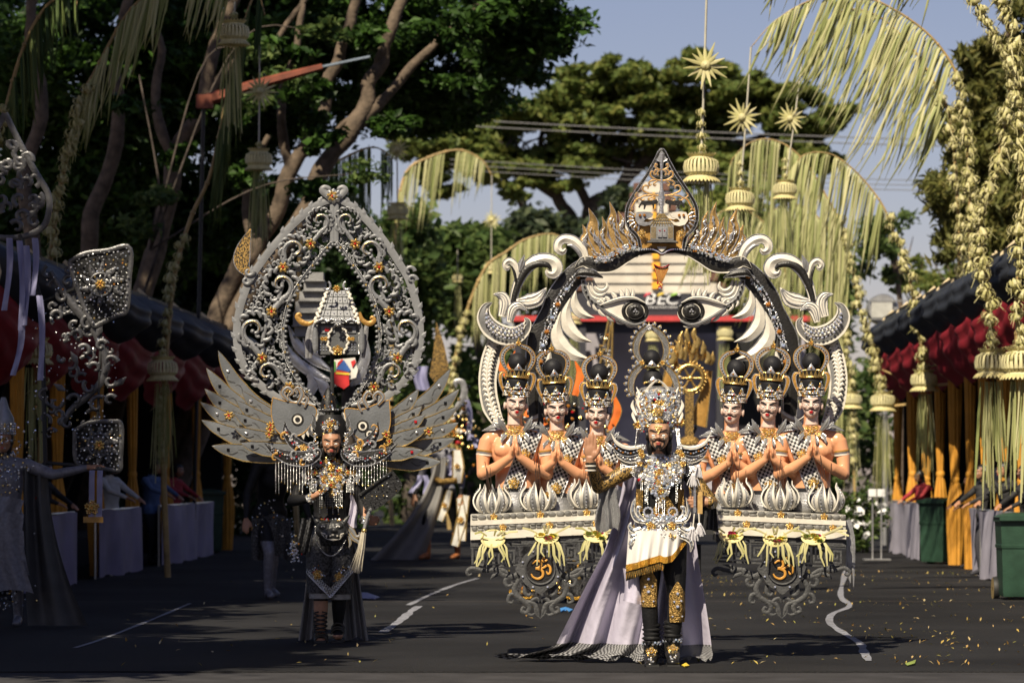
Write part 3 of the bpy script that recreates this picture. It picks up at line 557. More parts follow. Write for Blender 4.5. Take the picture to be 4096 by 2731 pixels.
def lantern_parts():
    out = []
    m = MB(); n = 26
    for i in range(n):
        a = 2*PI*i/n; d = V((math.cos(a), math.sin(a), 0)); e = V((-d.y, d.x, 0)); 
        m.band([d*r+V((0, 0, z)) for r, z in ((.13, .13), (.185, .10), (.20, .03), (.19, -.03), (.15, -.07))], [.008, .012, .0155, .019, .013], .003, .003, [d]*5)
    m.lathe((0, 0, 0), [(.125, .15), (.135, .13), (.13, .115)], 26); m.lathe((0, 0, 0), [(.165, -.09), (.16, -.07), (.15, -.065)], 26)
    m.lathe((0, 0, 0), [(.02, .12), (.13, .128)], 20); m.lathe((0, 0, 0), [(.0, -.07), (.15, -.075)], 20)
    out.append(('basket', m.mesh('lantern_basket', ['straw_pale'])))
    for nm, r0, z0, r1, z1, n in (('top_frill', .125, .14, .165, .19, 24), ('bottom_frill', .165, -.085, .215, -.14, 30)):
        m = MB()
        for i in range(n):
            a = 2*PI*i/n; d = V((math.cos(a), math.sin(a), 0)); m.band([d*r0+V((0, 0, z0)), d*lerp(r0, r1, .6)+V((0, 0, lerp(z0, z1, .5))), d*r1+V((0, 0, z1))], [.017, .02, .004], .003, .004, [d+V((0, 0, .4))]*3)
        out.append((nm, m.mesh('lantern_'+nm, ['straw'])))
    m = MB(); rs = random.Random(9)
    for i in range(34):
        a = rs.random()*6.28; r = .05+.1*rs.random(); z1 = -.14; L = rs.uniform(.55, 1.15); sw = V((rs.uniform(-.06, .03), rs.uniform(-.04, .04), 0))
        p = V((r*math.cos(a), r*math.sin(a), 0)); wd = rs.uniform(.006, .017); sp_ = rs.uniform(.25, .5)
        m.band([p*.9+V((0, 0, z1)), p+sw*.3+V((0, 0, z1-L*.3)), p*1.1+sw*.6+V((0, 0, z1-L*.65)), p*1.2+sw+V((0, 0, z1-L))], [wd*.3, wd*(.3 if sp_ > .3 else 1), wd, wd*.5], .002, .002, [(math.sin(a), -1, 0)]*4)
    out.append(('tassel', m.mesh('lantern_tassel', ['palm_strip']))); return out
LP = lantern_parts()
sm = MB()
for i in range(15):
    a = 2*PI*i/15; L = .17+.07*((i*7) % 4)/3; d = V((math.cos(a), .25*math.sin(a*3), math.sin(a))); sm.band([V((0, 0, 0)), d*L*.5, d*L], [.012, .018, .003], .004, .004)
sm.ball((0, 0, 0), .05, 8, 6); starm = sm.mesh('leaf_star', ['janur'])
def lantern(u, v, wpx, Y, lab, top=None, star=None, tas=1.0, extra=0, wind=0):
    k = wpx/FOC*Y/.43; c = W(u, v, Y); t = thing('penjor_lantern', lab, 'lantern', c, 'woven coconut leaf lanterns hung from the penjor poles')
    for nm, me in LP: put(nm, me, c, t, (0, 0, rnd.random()*6), (k, k, k*(tas if nm == 'tassel' else 1)))
    if top:
        p = W(*top, Y); m = MB(); m.tube([c+V((0, 0, .12*k)), c.lerp(p, .4)+V((0, 0, -.02)), p], .010*k+.004, 5); m.build('string', ['cord'], t)
    if star: put('leaf_star', starm, W(*star, Y-.05), t, (0, rnd.random(), 0), k*1.15)
    for i in range(extra):
        put('leaf_rosette', rosm, c+V((0, 0, .25*k+i*.13*k)), t, (0, 0, i*1.1), k*.6)
    return t
def penjor(lab, Y, path, r, gar, fringe, seed, step=.15, gs=1.0, flen=1.0, wind=-.35, fm='palm_strip', base=True):
    """bowed bamboo pole: path in pixels at distance Y; gar / fringe = (from, to) fractions carrying rosettes / hanging leaf strips"""
    P = smoothpath([W(u, v, Y) for u, v in path], 90); rs = random.Random(seed)
    if base: P = [V((P[0].x+.05, Y, 0))]+P
    t = thing('penjor', lab, 'penjor', V((P[0].x, Y, P[0].z if not base else 0)), 'penjor bamboo poles along the street'); n = len(P)
    m = MB(); m.tube(P, [lerp(r, r*.18, (i/(n-1))**.8) for i in range(n)], 7); 
    for i in range(4, n-1, 7): m.ball(P[i], r*lerp(1.25, .35, i/(n-1)), 7, 4)
    m.build('bamboo_pole', ['bamboo'], t, 60)
    cum = [0]
    for i in range(1, n): cum.append(cum[-1]+(P[i]-P[i-1]).length)
    def at(s_):
        s_ = max(0, min(1, s_))*cum[-1]; i = 1
        while i < n-1 and cum[i] < s_: i += 1
        return P[i-1].lerp(P[i], (s_-cum[i-1])/max(1e-6, cum[i]-cum[i-1]))
    if not base:
        m = MB(); m.tube([P[0]+V((-.04, 0, .05)), V((xr(Y)+.02, Y-.1, P[0].z+.1))], .022, 6); m.tube([P[6]+V((-.03, 0, 0)), V((xr(Y)+.02, Y-.1, P[0].z+.45))], .016, 6); m.build('bracket', ['bamboo'], t)
    if gar:
        k = max(2, int((gar[1]-gar[0])*cum[-1]/step))
        for i in range(k):
            p = at(lerp(gar[0], gar[1], i/(k-1)))+V((rs.uniform(-.05, .05), -.07, rs.uniform(-.03, .03))); q = gs*rs.uniform(.6, 1.0)
            put('leaf_rosette', rosm, p, t, (rs.uniform(-.5, .5), rs.uniform(-.5, .5), rs.random()*6), q)
    if fringe:
        m = MB(); k = int((fringe[1]-fringe[0])*cum[-1]/.024)
        for i in range(k):
            s_ = fringe[0]+(fringe[1]-fringe[0])*(i+rs.random())/k; p = at(s_); 
            if noise.noise((s_*31, seed, 0)) < -.22: continue
            L = flen*rs.uniform(.55, 1.15)*(.55+.45*math.sin(PI*min(1, max(.08, (i/k)*1.1)))); wd = rs.uniform(.008, .019)
            a = rs.uniform(.0, .3); yy = rs.uniform(-.12, .12); wv = wind*rs.uniform(.5, 1.2); st_ = wind*1.2
            Q = [p, p+V((st_*.10*L, yy*.3, -.06*L)), p+V((st_*.16*L+wv*.25*L, yy*.7, -.38*L)), p+V((st_*.18*L+wv*.55*L, yy, -.72*L)), p+V((st_*.2*L+wv*.9*L+rs.uniform(-.05, .05), yy*1.1, -L))]
            m.band(Q, [wd*.6, wd, wd, wd*.8, wd*.15], .0015, .003, [(rs.uniform(-.6, .6), -1, 0)]*5)
        m.build('leaf_fringe', [fm], t, 180, kind='stuff')
    return t
# right side, nearest first
penjor('penjor at the right edge with thick garland and its lantern cut by the frame', 36, [(4066, 1500), (4075, 1100), (4095, 800), (4085, 500), (4060, 250), (3980, -100), (3800, -420), (3450, -600), (3050, -480), (2840, -220)], .030, (.02, .52), (.60, .98), 1, .10, 1.1, 1.1, base=False)
lantern(4085, 1462, 175, 36, 'lantern cut by the right edge of the picture', None, None, 1.1, 3)
lantern(2805, 680, 155, 37.6, 'largest hanging lantern right of the grey leaf-shaped crest', (2832, -215), (2822, 262), 1.05, 4)
penjor('penjor whose garland drops to the lantern beside the right edge', 40, [(3973, 1500), (3970, 1390), (3955, 1240), (3925, 1110), (3912, 1000), (3925, 880), (3990, 640), (4040, 330), (3990, 150), (3900, 10), (3800, -180), (3600, -330), (3300, -330), (3080, -120)], .030, (.02, .62), (.68, .97), 2, .10, 1.1, 1.2, base=False)
lantern(3970, 1462, 158, 40, 'lantern in front of the yellow curtains near the right edge', None, None, 1.25, 3)
penjor('penjor with the highest long fringe against the sky', 45, [(3890, 1250), (3886, 1150), (3880, 1000), (3875, 700), (3850, 420), (3816, 275), (3713, 137), (3560, 30), (3445, -8), (3254, 0), (3102, 84), (3004, 190)], .030, (.02, .48), (.50, .93), 3, .11, 1.05, 1.35, -.42, base=False)
lantern(2960, 805, 126, 46, 'middle hanging lantern right of the grey leaf-shaped crest', (3004, 190), (2968, 470), 1.0, 3)
penjor('penjor with the second long pale fringe against the sky', 47.5, [(3845, 1180), (3838, 1050), (3830, 800), (3800, 480), (3735, 328), (3659, 206), (3560, 99), (3461, 45), (3369, 46), (3285, 107), (3216, 183)], .030, (.02, .50), (.46, .98), 4, .12, 1.05, 1.6, -.45, base=False)
lantern(3140, 765, 104, 49, 'third hanging lantern in front of the palm fringe', (3216, 183), (3160, 475), .9, 3)
penjor('penjor whose garland falls to the lantern beside the far curtains', 52, [(3696, 1560), (3692, 1440), (3664, 1250), (3643, 1138), (3608, 1005), (3580, 942), (3540, 840), (3491, 764), (3407, 672), (3316, 615), (3216, 620), (3150, 700)], .030, (.02, .55), (.58, .99), 5, .12, 1.15, 1.5, -.2, base=False)
lantern(3696, 1528, 116, 52, 'lantern before the middle yellow curtains', None, None, 1.25, 2)
penjor('penjor with thick yellow fringe right behind the white scrolls', 60, [(3531, 1640), (3495, 1426), (3440, 1237), (3410, 1080), (3391, 970), (3369, 900), (3308, 790), (3239, 672), (3155, 588), (3064, 556), (2987, 580), (2926, 645), (2922, 720)], .030, (.02, .52), (.42, .98), 6, .13, 1.2, 2.4, -.08, base=False)
lantern(3531, 1610, 106, 60, 'lantern left of the middle right lanterns', None, None, 1.3, 2)
penjor('penjor half hidden by the right end of the float', 69, [(3420, 1990), (3405, 1600), (3385, 1350), (3370, 1150), (3350, 1000), (3300, 900), (3200, 820), (3080, 850), (3030, 960)], .030, (.2, .72), (.5, .98), 7, .14, 1.2, 3.6, -.05)
lantern(3405, 1605, 92, 69, 'small lantern right beside the float end', None, None, 1.3, 2)
penjor('far penjor with fringe hanging over the white stage roof', 76, [(3180, 1990), (3170, 1500), (3150, 1150), (3110, 980), (3020, 860), (2900, 840), (2800, 930), (2760, 1020)], .030, (.3, .55), (.5, .98), 8, .16, 1.2, 1.9, -.3)
lantern(2900, 1338, 70, 80, 'small far lantern under the red stage beam, right one', None, None, 1.5)
lantern(2296, 1275, 62, 82, 'small far lantern under the red stage beam, left one', None, None, 1.9)
lantern(2610, 1345, 60, 84, 'small far lantern under the middle of the stage sign', None, None, 1.6)
# left side
penjor('penjor at the left with fringe sweeping along the top edge', 41.6, [(160, 1950), (175, 1400), (195, 1100), (235, 780), (320, 420), (395, 260), (480, 100), (560, 0), (690, -90), (840, -70), (935, 10)], .042, (.25, .70), (.66, .99), 11, .10, 1.1, 1.1, -.25)
lantern(145, 1412, 142, 41, 'shaded lantern at the left behind the silver performer', None, None, 1.25, 3)
lantern(935, 140, 136, 42.5, 'lit lantern hanging high at the upper left', (938, 8), None, 1.1, 1)
penjor('penjor behind the left shaded lantern with fern like garland', 46, [(655, 1950), (655, 1600), (690, 1150), (760, 880), (840, 700), (900, 420), (960, 160), (1000, 20), (1030, -30), (1060, 60)], .042, (.2, .55), (.70, .99), 12, .13, 1.0, 1.7, -.1, 'palm_green')
lantern(650, 1482, 132, 45, 'shaded lantern in front of the left yellow curtains', None, None, 1.2, 2)
lantern(1035, 645, 118, 48.6, 'shaded lantern above the tip of the carved gate', (1040, 40), (1040, 365), 1.1, 1)
penjor('dim penjor at the far left edge with green fringe', 39, [(-120, 1900), (-100, 1300), (-60, 900), (10, 500), (90, 200), (190, 20), (300, -20), (300, 60)], .042, (.35, .75), (.72, .99), 13, .12, 1.1, 1.0, .05, 'palm_green')
penjor('dim penjor behind the carved gate', 64, [(1180, 1960), (1190, 1200), (1225, 850), (1300, 690), (1400, 620), (1500, 590), (1585, 640)], .05, None, (.80, .99), 14, .14, 1.0, 2.0, 0, 'palm_green')
lantern(1590, 850, 92, 64, 'dim lantern hanging right of the carved gate', (1588, 610), (1588, 600), 1.4)
penjor('far penjor with pale fringe left of the white scrolls', 84, [(1790, 1980), (1800, 1600), (1840, 1350), (1890, 1180), (1950, 1060), (2020, 1010), (2100, 958), (2200, 935), (2280, 962)], .06, (.12, .6), (.66, .99), 15, .17, 1.35, 2.0, -.05)
lantern(1965, 1075, 66, 86, 'small lantern with bright star left of the white scrolls', (1967, 702), (1968, 880), 1.6)
penjor('far penjor arching high over the street left of the crest', 90, [(1560, 1980), (1570, 1200), (1590, 850), (1625, 692), (1702, 635), (1829, 600), (1925, 638), (1967, 702)], .065, None, (.74, .97), 16, .2, 1.2, 1.7, -.15)
lantern(1830, 1115, 46, 92, 'tiny lantern in the trees left of the float', (1830, 1000), None, 1.6)
# ---------------------------------------------------------------- small street things
Yp = 66; t = thing('floodlight', 'silver drum floodlight above the right awning', 'floodlight', W(3540, 1250, Yp))
m = MB(); c = W(3528, 1238, Yp); q = Yp/FOC
m.lathe(c, [(.02, -.22), (58*q, -.22), (62*q, -.18), (62*q, .18), (58*q, .22), (.02, .22)], 20, 0, Matrix.Rotation(R(90), 4, 'X')); m.build('drum', ['alu'], t)
m = MB(); pbox(m, 3486, 3570, 1210, 1270, Yp-.30, .06); m.build('front_panel', [mat('panel_grey', (.45, .45, .42), .5)], t, 0)
m = MB(); pbox(m, 3480, 3640, 1200, 1206, Yp-.3, .05); pbox(m, 3480, 3575, 1273, 1279, Yp-.3, .05); m.build('bracket', ['alu'], t, 0)
m = MB(); m.tube([W(3540, 1290, Yp), V((W(3540, 0, Yp).x, Yp, 0))], .05, 8); m.build('pole', ['alu'], t)
t = thing('crane_boom', 'orange camera crane boom reaching across the trees at upper left', 'crane', W(790, 410, 55)); 
m = MB(); m.tube(px(55, (800, 410), (1000, 345), (1150, 305), (1290, 268)), [.10, .08, .07, .05], 6); m.build('boom', [mat('boom_orange', (.17, .045, .022), .6, 0, .5, 3)], t)
m = MB(); m.tube(px(55, (1291, 267.7), (1420, 240), (1480, 228)), .022, 6); m.build('boom_tip', [mat('boom_blue', (.16, .2, .25), .5)], t)
m = MB(); pbox(m, 784, 850, 378, 432, 54.9, .2); m.build('weight_box', [MATS['boom_orange']], t, 0)
m = MB(); m.tube([W(815, 400, 55), V((W(760, 0, 55).x, 55.5, 0))], .03, 8); m.build('mast', ['rubber'], t)
# flowering bush and microphone stand by the right kerb
Yb = 60; bc = W(3455, 2050, Yb); t = thing('flower_bush', 'green bush with white and yellow blossoms behind the float end', 'bush', (bc.x, Yb, 0))
leaves('foliage', clumps((bc.x, Yb, .6), (.34, .3, .55), 2200, 24, .2), .05, ['leaf_mid'], t, seed=71)
leaves('blossoms', clumps((bc.x, Yb-.22, .7), (.34, .12, .5), 60, 12, .1), .06, ['ink_white'], t, seed=72, asp=.8)
for k in range(7):
    a = k*.9; m = MB(); m.tube([(bc.x+.05*math.cos(a), Yb+.05*math.sin(a), 0), (bc.x+.2*math.cos(a), Yb+.15*math.sin(a), .7)], [.012, .006], 5); m.build('stem', ['bark_dark'], t)
t = thing('lamp_stand', 'thin metal stand with two small white heads beside the bush', 'lamp stand', (W(3505, 0, 55).x, 55, 0))
for u in (3490, 3525):
    m = MB(); m.tube([V((W(u, 0, 55).x, 55, .02)), W(u, 1985, 55)], .014, 6); m.build('pole', ['alu'], t)
    m = MB(); pbox(m, u-15, u+15, 1955, 1985, 54.9, .1); m.build('lamp_head', ['ink_white'], t, 0)
m = MB(); m.box((W(3507, 0, 55).x, 55, .02), (.4, .3, .03)); m.build('base', ['alu'], t)
# ---------------------------------------------------------------- costume and float materials
mat('foam_white', (.66, .62, .54), .42, 0, .10, 9, .12, 40)
mat('foam_black', (.014, .013, .012), .38, 0, .3, 12, .25, 70)
mat('foam_grey', (.19, .19, .19), .45, 0, .2, 10, .2, 60)
mat('silver', (.62, .62, .62), .28, .9, .12, 20, .25, 80)
mat('silver_dull', (.30, .30, .31), .42, .55, .2, 12, .2, 60)
mat('gold', (.80, .56, .20), .26, .9, .2, 20, .2, 80)
mat('gold_paint', (.42, .23, .055), .42, .25, .25, 14, .25, 50)
mat('gold_flame', (.36, .23, .085), .42, .45, .3, 16, .3, 60)
mat('crystal', (.85, .86, .92), .06, .75, .2, 120, spec=1.)
mat('amber', (.42, .16, .02), .08, .3, .2, 90, spec=1.)
mat('ruby', (.42, .01, .015), .08, .2, .2, 90, spec=1.)
mat('opal', (.70, .62, .85), .08, .7, .2, 200, col2=(.55, .8, .8), spec=1.)
mat('jet', (.006, .006, .006), .12, 0, .1)
mat('pearl', (.75, .70, .60), .22, .1, .1)
mat('mannequin_peach', (.69, .335, .175), .36, 0, .05, 6, .05, 30, coat=.25)
mat('mannequin_face', (.68, .51, .43), .40, 0, .04, 6, coat=.15)
mat('lip_red', (.45, .008, .012), .25); mat('paint_black', (.006, .005, .005), .5); mat('eye_white', (.72, .70, .66), .25); mat('iris_green', (.16, .17, .10), .2)
mat('foam_dark', (.055, .056, .058), .6, 0, .2, 14, .35, 60)
mat('stone_paint', (.15, .145, .135), .55, 0, .35, 16, .3, 40); mat('mortar', (.45, .43, .38), .6, 0, .1, 8)
mat('om_gold', (.62, .30, .05), .4, .1)
mat('petal_shade', (.24, .24, .24), .45, 0, .3, 14)  # grey sides and core of the white lotus petals
mat('gold_relief_pale', (.62, .42, .12), .4, .4, .2, 30)
mat('incense', (.06, .03, .02), .7)
mat('petal_magenta', (.45, .03, .10), .5); mat('petal_yellow', (.85, .62, .06), .5); mat('petal_green', (.25, .32, .06), .5)
def clothmat(name, a, b, sc, rough=.6, c=None):     # woven check of squares, turned 45 degrees if asked
    m = bpy.data.materials.new(name); m.use_nodes = True; t = m.node_tree; bs = t.nodes['Principled BSDF']; bs.inputs['Roughness'].default_value = rough
    uv = t.nodes.new('ShaderNodeUVMap'); ck = t.nodes.new('ShaderNodeTexChecker'); ck.inputs['Scale'].default_value = sc
    ck.inputs[1].default_value = (*a, 1); ck.inputs[2].default_value = (*b, 1); t.links.new(uv.outputs[0], ck.inputs[0])
    nz = t.nodes.new('ShaderNodeTexNoise'); nz.inputs['Scale'].default_value = 40; mx = t.nodes.new('ShaderNodeMix'); mx.data_type = 'RGBA'; mx.blend_type = 'MULTIPLY'; mx.inputs[0].default_value = .35
    t.links.new(ck.outputs[0], mx.inputs[6]); t.links.new(nz.outputs[0], mx.inputs[7]); t.links.new(mx.outputs[2], bs.inputs['Base Color']); MATS[name] = m
clothmat('poleng', (.62, .60, .58), (.012, .012, .014), 1)
clothmat('poleng_hem', (.30, .30, .31), (.008, .008, .010), 1)
GEMS = ['crystal', 'gold', 'amber', 'opal', 'ruby', 'silver', 'pearl', 'jet']
def jewels(name, pts, parent, rr=(.006, .013), wts=(7, 4, .6, 2, .3, 4, 1.8, .4), n=None, seed=1, jit=.5, label=None):
    """a crust of small set stones: too many to pick apart"""
    rs = random.Random(seed); m = MB()
    for i, p in enumerate(pts):
        nn = V(n[i] if n is not None and hasattr(n[0], '__len__') else (n or (0, -1, .15))); nn = (nn+V((rs.gauss(0, jit), rs.gauss(0, jit*.4), rs.gauss(0, jit)))).normalized()
        m.gem(p, rs.uniform(*rr), nn, rs.choices(range(8), wts)[0], rs.choice((5, 6, 8)), rs.uniform(.4, .9), rs.random()*3)
    return m.build(name, GEMS, parent, 0, kind='stuff', label=label)
ros_g = MB().rosette((0, 0, 0), 1, (0, -1, 0), 0, 1, 6).mesh('gold_rosette', ['gold', 'ruby'], 20)
ros_a = MB().rosette((0, 0, 0), 1, (0, -1, 0), 0, 1, 7).mesh('gold_rosette_amber', ['gold', 'amber'], 20)
ros_s = MB().rosette((0, 0, 0), 1, (0, -1, 0), 0, 1, 8).mesh('silver_rosette', ['silver', 'crystal'], 20)
def bloom_mesh(name, mats, seed):          # cluster brooch: ring of rosettes round one
    m = MB(); rs = random.Random(seed)
    for i in range(5):
        a = 2*PI*i/5+.3; m.rosette((.58*math.cos(a), -.05, .58*math.sin(a)), .44, (rs.gauss(0, .25), -1, rs.gauss(0, .25)), 0, 1, 6)
    m.rosette((0, -.22, 0), .46, (0, -1, 0), 0, 1, 8); return m.mesh(name, mats, 20)
brooch = bloom_mesh('gold_brooch', ['gold', 'crystal'], 3); brooch2 = bloom_mesh('gold_brooch_amber', ['gold', 'amber'], 4)
YF = 26.85; UF = 2652; PXF = YF/FOC
def f_(u, v, d=0): return W(u, v, YF, d)
def fp(pts, d=0, mir=False): return [f_(2*UF-u if mir else u, v, d) for u, v in pts]
fl = thing('parade_float', 'wide black and white giant face arch float with grey crest and stone painted decks', 'float', f_(UF, 0)*1, None); fl.location.z = 0; ORG[fl.name] = V(fl.location)
def pband(name, pts, hw, mats, mir, d=0, n=26, parent=None, t=.03, ridge=.012, rim=0, rw=.25, m=0, mr=None, sm=40):
    P = smoothpath(fp(pts, d, mir), n); k = len(hw)
    H = [PXF*np.interp(i/(n-1)*(k-1), range(k), hw) for i in range(n)]
    b = MB(); b.band(P, H, t, ridge, (0, -1, 0), rim, rw, m, mr); return b.build(name, mats, parent or fl, sm)
for mir in (False, True):
    s_ = lambda nm, pts, hw, mats, **k: pband(nm, pts, hw, mats, mir, **k)
    # black arch band with silver edge
    ab = s_('arch_band', [(2353, 1052), (2316, 1085), (2270, 1133), (2230, 1192), (2209, 1243), (2184, 1295), (2160, 1350), (2150, 1410), (2142, 1490), (2140, 1600), (2150, 1760), (2160, 2040)], [30, 42, 46, 46, 44, 46, 50, 48, 40, 30, 26, 26], ['foam_black', 'silver'], d=-.04, n=60, rim=.006, rw=.07, m=0, mr=1, ridge=.02)
    pts = []; cl = smoothpath(fp([(2330, 1088), (2290, 1130), (2245, 1190), (2222, 1243), (2200, 1295), (2180, 1350), (2168, 1405), (2160, 1470)], .0, mir), 62)
    for i, p in enumerate(cl):
        for q in (-1, 0, 1): pts.append(p+V((q*.020+rnd.gauss(0, .005), -.012, abs(q)*.016)))
    jewels('arch_stones', pts, ab, (.006, .011), (5, 0, 0, 2, 0, 7, 0, 1), seed=5)
    m = MB()
    for i in range(4, 60, 9): m.gem(cl[i]+V((0, -.022, 0)), .02, (0, -1, .3), (i//9) % 2, 8, .7)
    m.build('arch_cabochons', ['amber', 'opal'], ab, 0, kind='stuff')
    # brow
    s_('brow', [(2298, 1075), (2335, 1048), (2390, 1062), (2445, 1060), (2500, 1030), (2550, 1008), (2600, 1000), (2645, 1006)], [3, 22, 30, 30, 26, 20, 14, 10], ['foam_black', 'foam_white'], d=.03, rim=.008, rw=.13, m=0, mr=1, n=44)
    s_('brow_lobe', [(2299, 1108), (2325, 1092), (2370, 1096), (2412, 1112)], [3, 17, 17, 2], ['foam_black', 'silver'], d=.06, rim=.006, rw=.16, m=0, mr=1)
    bj = [p+V((rnd.gauss(0, .012), -.03, rnd.gauss(0, .012))) for p in smoothpath(fp([(2386, 1042), (2430, 1030), (2480, 1005), (2544, 988)], .05, mir), 46) for _ in range(3)]
    jewels('brow_stones', bj, fl, (.007, .012), (8, 0, 1.6, 4, 0, 1, 0, 1), seed=6)
    # flames: gold with silver rims and veins
    for j, (tip, base, mid, hw) in enumerate([((2330, 898), (2400, 1030), (2338, 970), [22, 25, 18, 1]), ((2354, 832), (2420, 1032), (2372, 930), [26, 30, 22, 1]), ((2408, 867), (2450, 1018), (2412, 950), [24, 24, 15, 1]),
                                              ((2438, 807), (2490, 1005), (2448, 900), [26, 30, 17, 1]), ((2472, 844), (2520, 995), (2486, 920), [24, 22, 14, 1]), ((2505, 900), (2545, 990), (2518, 940), [16, 16, 10, 1])]):
        P = [base, ((base[0]+mid[0])/2+8, (base[1]+mid[1])/2+10), mid, ((mid[0]*.5+tip[0]*.5)+9, (mid[1]+tip[1])/2), tip]
        fo = s_('flame', P, hw, ['gold_flame', 'silver'], d=.0+.012*(j % 3), rim=.005, rw=.10, m=0, mr=1, n=30)
        m = MB(); Q = smoothpath(fp(P, .02+.012*(j % 3), mir), 30)
        for q in range(7):
            a = rnd.randint(2, 18); off = rnd.uniform(-.5, .5)*hw[1]*PXF*(1-a/30); L = [Q[a+e]+V((off+.007*math.sin(e*1.6), -.006, 0)) for e in range(0, 7)]
            m.band(L, [.001, .0035, .004, .0045, .004, .003, .001], .004, .003)
        m.build('flame_vein', ['silver'], fo, 0, kind='stuff')
    # scrolls
    s_('white_scroll', [(2342, 1048), (2335, 1015), (2317, 985), (2288, 962), (2256, 956), (2234, 972), (2232, 996), (2250, 1008), (2264, 996)], [10, 17, 21, 22, 19, 18, 17, 13, 6], ['foam_white', 'silver'], d=.02, n=44, rim=.006, rw=.14, m=0, mr=1, ridge=.02)
    s_('scroll_core', [(2330, 1048), (2317, 1012), (2290, 985), (2268, 982)], [4, 9, 8, 2], ['silver_dull'], d=.03, n=20, t=.02)
    s_('white_scroll', [(2050, 1235), (2058, 1180), (2075, 1125), (2102, 1078), (2140, 1046), (2182, 1036), (2216, 1046), (2228, 1072), (2215, 1095), (2194, 1094), (2186, 1078)], [15, 17, 20, 24, 26, 24, 22, 24, 21, 14, 6], ['foam_white', 'silver'], d=.03, n=54, rim=.006, rw=.13, m=0, mr=1, ridge=.02)
    s_('scroll_core', [(2047, 1235), (2060, 1175), (2080, 1120), (2110, 1075), (2150, 1058), (2188, 1062), (2203, 1078)], [9, 11, 13, 14, 13, 11, 4], ['foam_black'], d=.05, n=40, t=.02)
    s_('white_scroll', [(2077, 1150), (2068, 1092), (2056, 1056), (2036, 1044), (2020, 1058), (2028, 1075), (2039, 1066)], [8, 12, 14, 14, 12, 10, 4], ['foam_white', 'silver'], d=.04, n=36, rim=.006, rw=.16, m=0, mr=1, ridge=.016)
    s_('scroll_core', [(2066, 1150), (2058, 1095), (2046, 1066)], [3, 6, 3], ['foam_black'], d=.058, n=16, t=.02)
    s_('leaf_bud', [(2078, 1085), (2085, 1055), (2098, 1020)], [4, 13, 1], ['silver_dull', 'silver'], d=.05, n=14, rim=.004, rw=.2, m=0, mr=1)
    for P, hw, dd in [([(2065, 1205), (2110, 1207), (2150, 1194), (2186, 1152)], [9, 31, 30, 2], .05), ([(2008, 1268), (2020, 1215), (2008, 1186), (1974, 1177)], [17, 25, 20, 2], .06), ([(2038, 1290), (2052, 1240), (2076, 1226), (2106, 1244)], [12, 23, 19, 3], .07)]:
        lo = s_('white_leaf', P, hw, ['foam_white', 'silver'], d=dd, n=24, rim=.005, rw=.10, m=0, mr=1, ridge=.016)
        m = MB(); Q = smoothpath(fp(P, dd+.015, mir), 20); HH = [PXF*np.interp(i/19*3, range(4), hw) for i in range(20)]
        for off in (-.45, .0, .45):
            L = [Q[i]+(Q[min(i+1, 19)]-Q[max(i-1, 0)]).normalized().cross(V((0, 1, 0)))*HH[i]*off for i in range(1, 19)]; m.band(L, .0035, .004, .004)
        m.build('leaf_vein', ['silver_dull'], lo, 0, kind='stuff')
    cr = s_('jewelled_crescent', [(1969, 1212), (1944, 1230), (1938, 1270), (1962, 1312), (2010, 1340), (2060, 1342), (2096, 1318), (2110, 1290), (2098, 1272)], [2, 17, 31, 38, 40, 36, 26, 14, 3], ['foam_grey', 'foam_white', 'silver'], d=.08, n=44, rim=.012, rw=.2, m=0, mr=1, ridge=.02)
    P2 = [(1950, 1240), (1946, 1270), (1970, 1305), (2012, 1328), (2056, 1330), (2088, 1312), (2102, 1288)]
    for off in (0, 16): s_('crescent_strip', [(u, v+off-4) for u, v in P2], [2, 4, 4.5, 5, 4.5, 4, 2], ['foam_white'], d=.105, n=36, t=.01)
    m = MB()
    for off, cnt in ((-12, 13), (4, 12), (24, 12)):
        for i, p in enumerate(smoothpath(fp([(u, v+off) for u, v in P2[1:-1]], .115, mir), cnt)): m.gem(p, .010 if i % 3 else .013, (0, -1, .4), (1 if off == 4 and i % 3 == 0 else 0), 7, .7)
    m.build('crescent_stones', ['crystal', 'opal'], cr, 0, kind='stuff')
    pl = s_('side_plume', [(1990, 1350), (1962, 1440), (1950, 1530), (1965, 1630), (2012, 1725)], [34, 38, 36, 36, 16], ['foam_grey', 'foam_white'], d=-.01, n=40, rim=.008, rw=.22, m=0, mr=1)
    m = MB(); Q = smoothpath(fp([(1982, 1350), (1956, 1440), (1948, 1530), (1972, 1640), (2014, 1715)], .03, mir), 46)
    for i in range(2, 44, 2):
        T = (Q[i+1]-Q[i-1]).normalized(); A = T.cross(V((0, 1, 0)))
        for q in (-1, 1): m.band([Q[i], Q[i]-T*.022+A*q*.026, Q[i]-T*.012+A*q*.040], [.010, .012, .002], .006, .008)
    m.band(Q, .009, .006, .012); m.build('plume_rib', ['foam_white'], pl, 40)
    for P, hw in [([(2303, 1163), (2297, 1205), (2314, 1243), (2344, 1262), (2378, 1270)], [2, 18, 23, 15, 1]), ([(2281, 1192), (2264, 1250), (2272, 1302), (2312, 1346), (2368, 1368)], [2, 21, 29, 22, 1]),
                  ([(2243, 1246), (2226, 1320), (2242, 1372), (2290, 1416), (2366, 1440)], [2, 24, 33, 27, 2]), ([(2200, 1405), (2196, 1450), (2212, 1500), (2250, 1540)], [3, 18, 18, 2]), ([(2080, 1660), (2120, 1680), (2180, 1650), (2215, 1590)], [2, 14, 14, 2])]:
        s_('white_tusk', P, hw, ['foam_white', 'silver_dull'], d=.0, n=26, rim=.004, rw=.10, m=0, mr=1, ridge=.02)
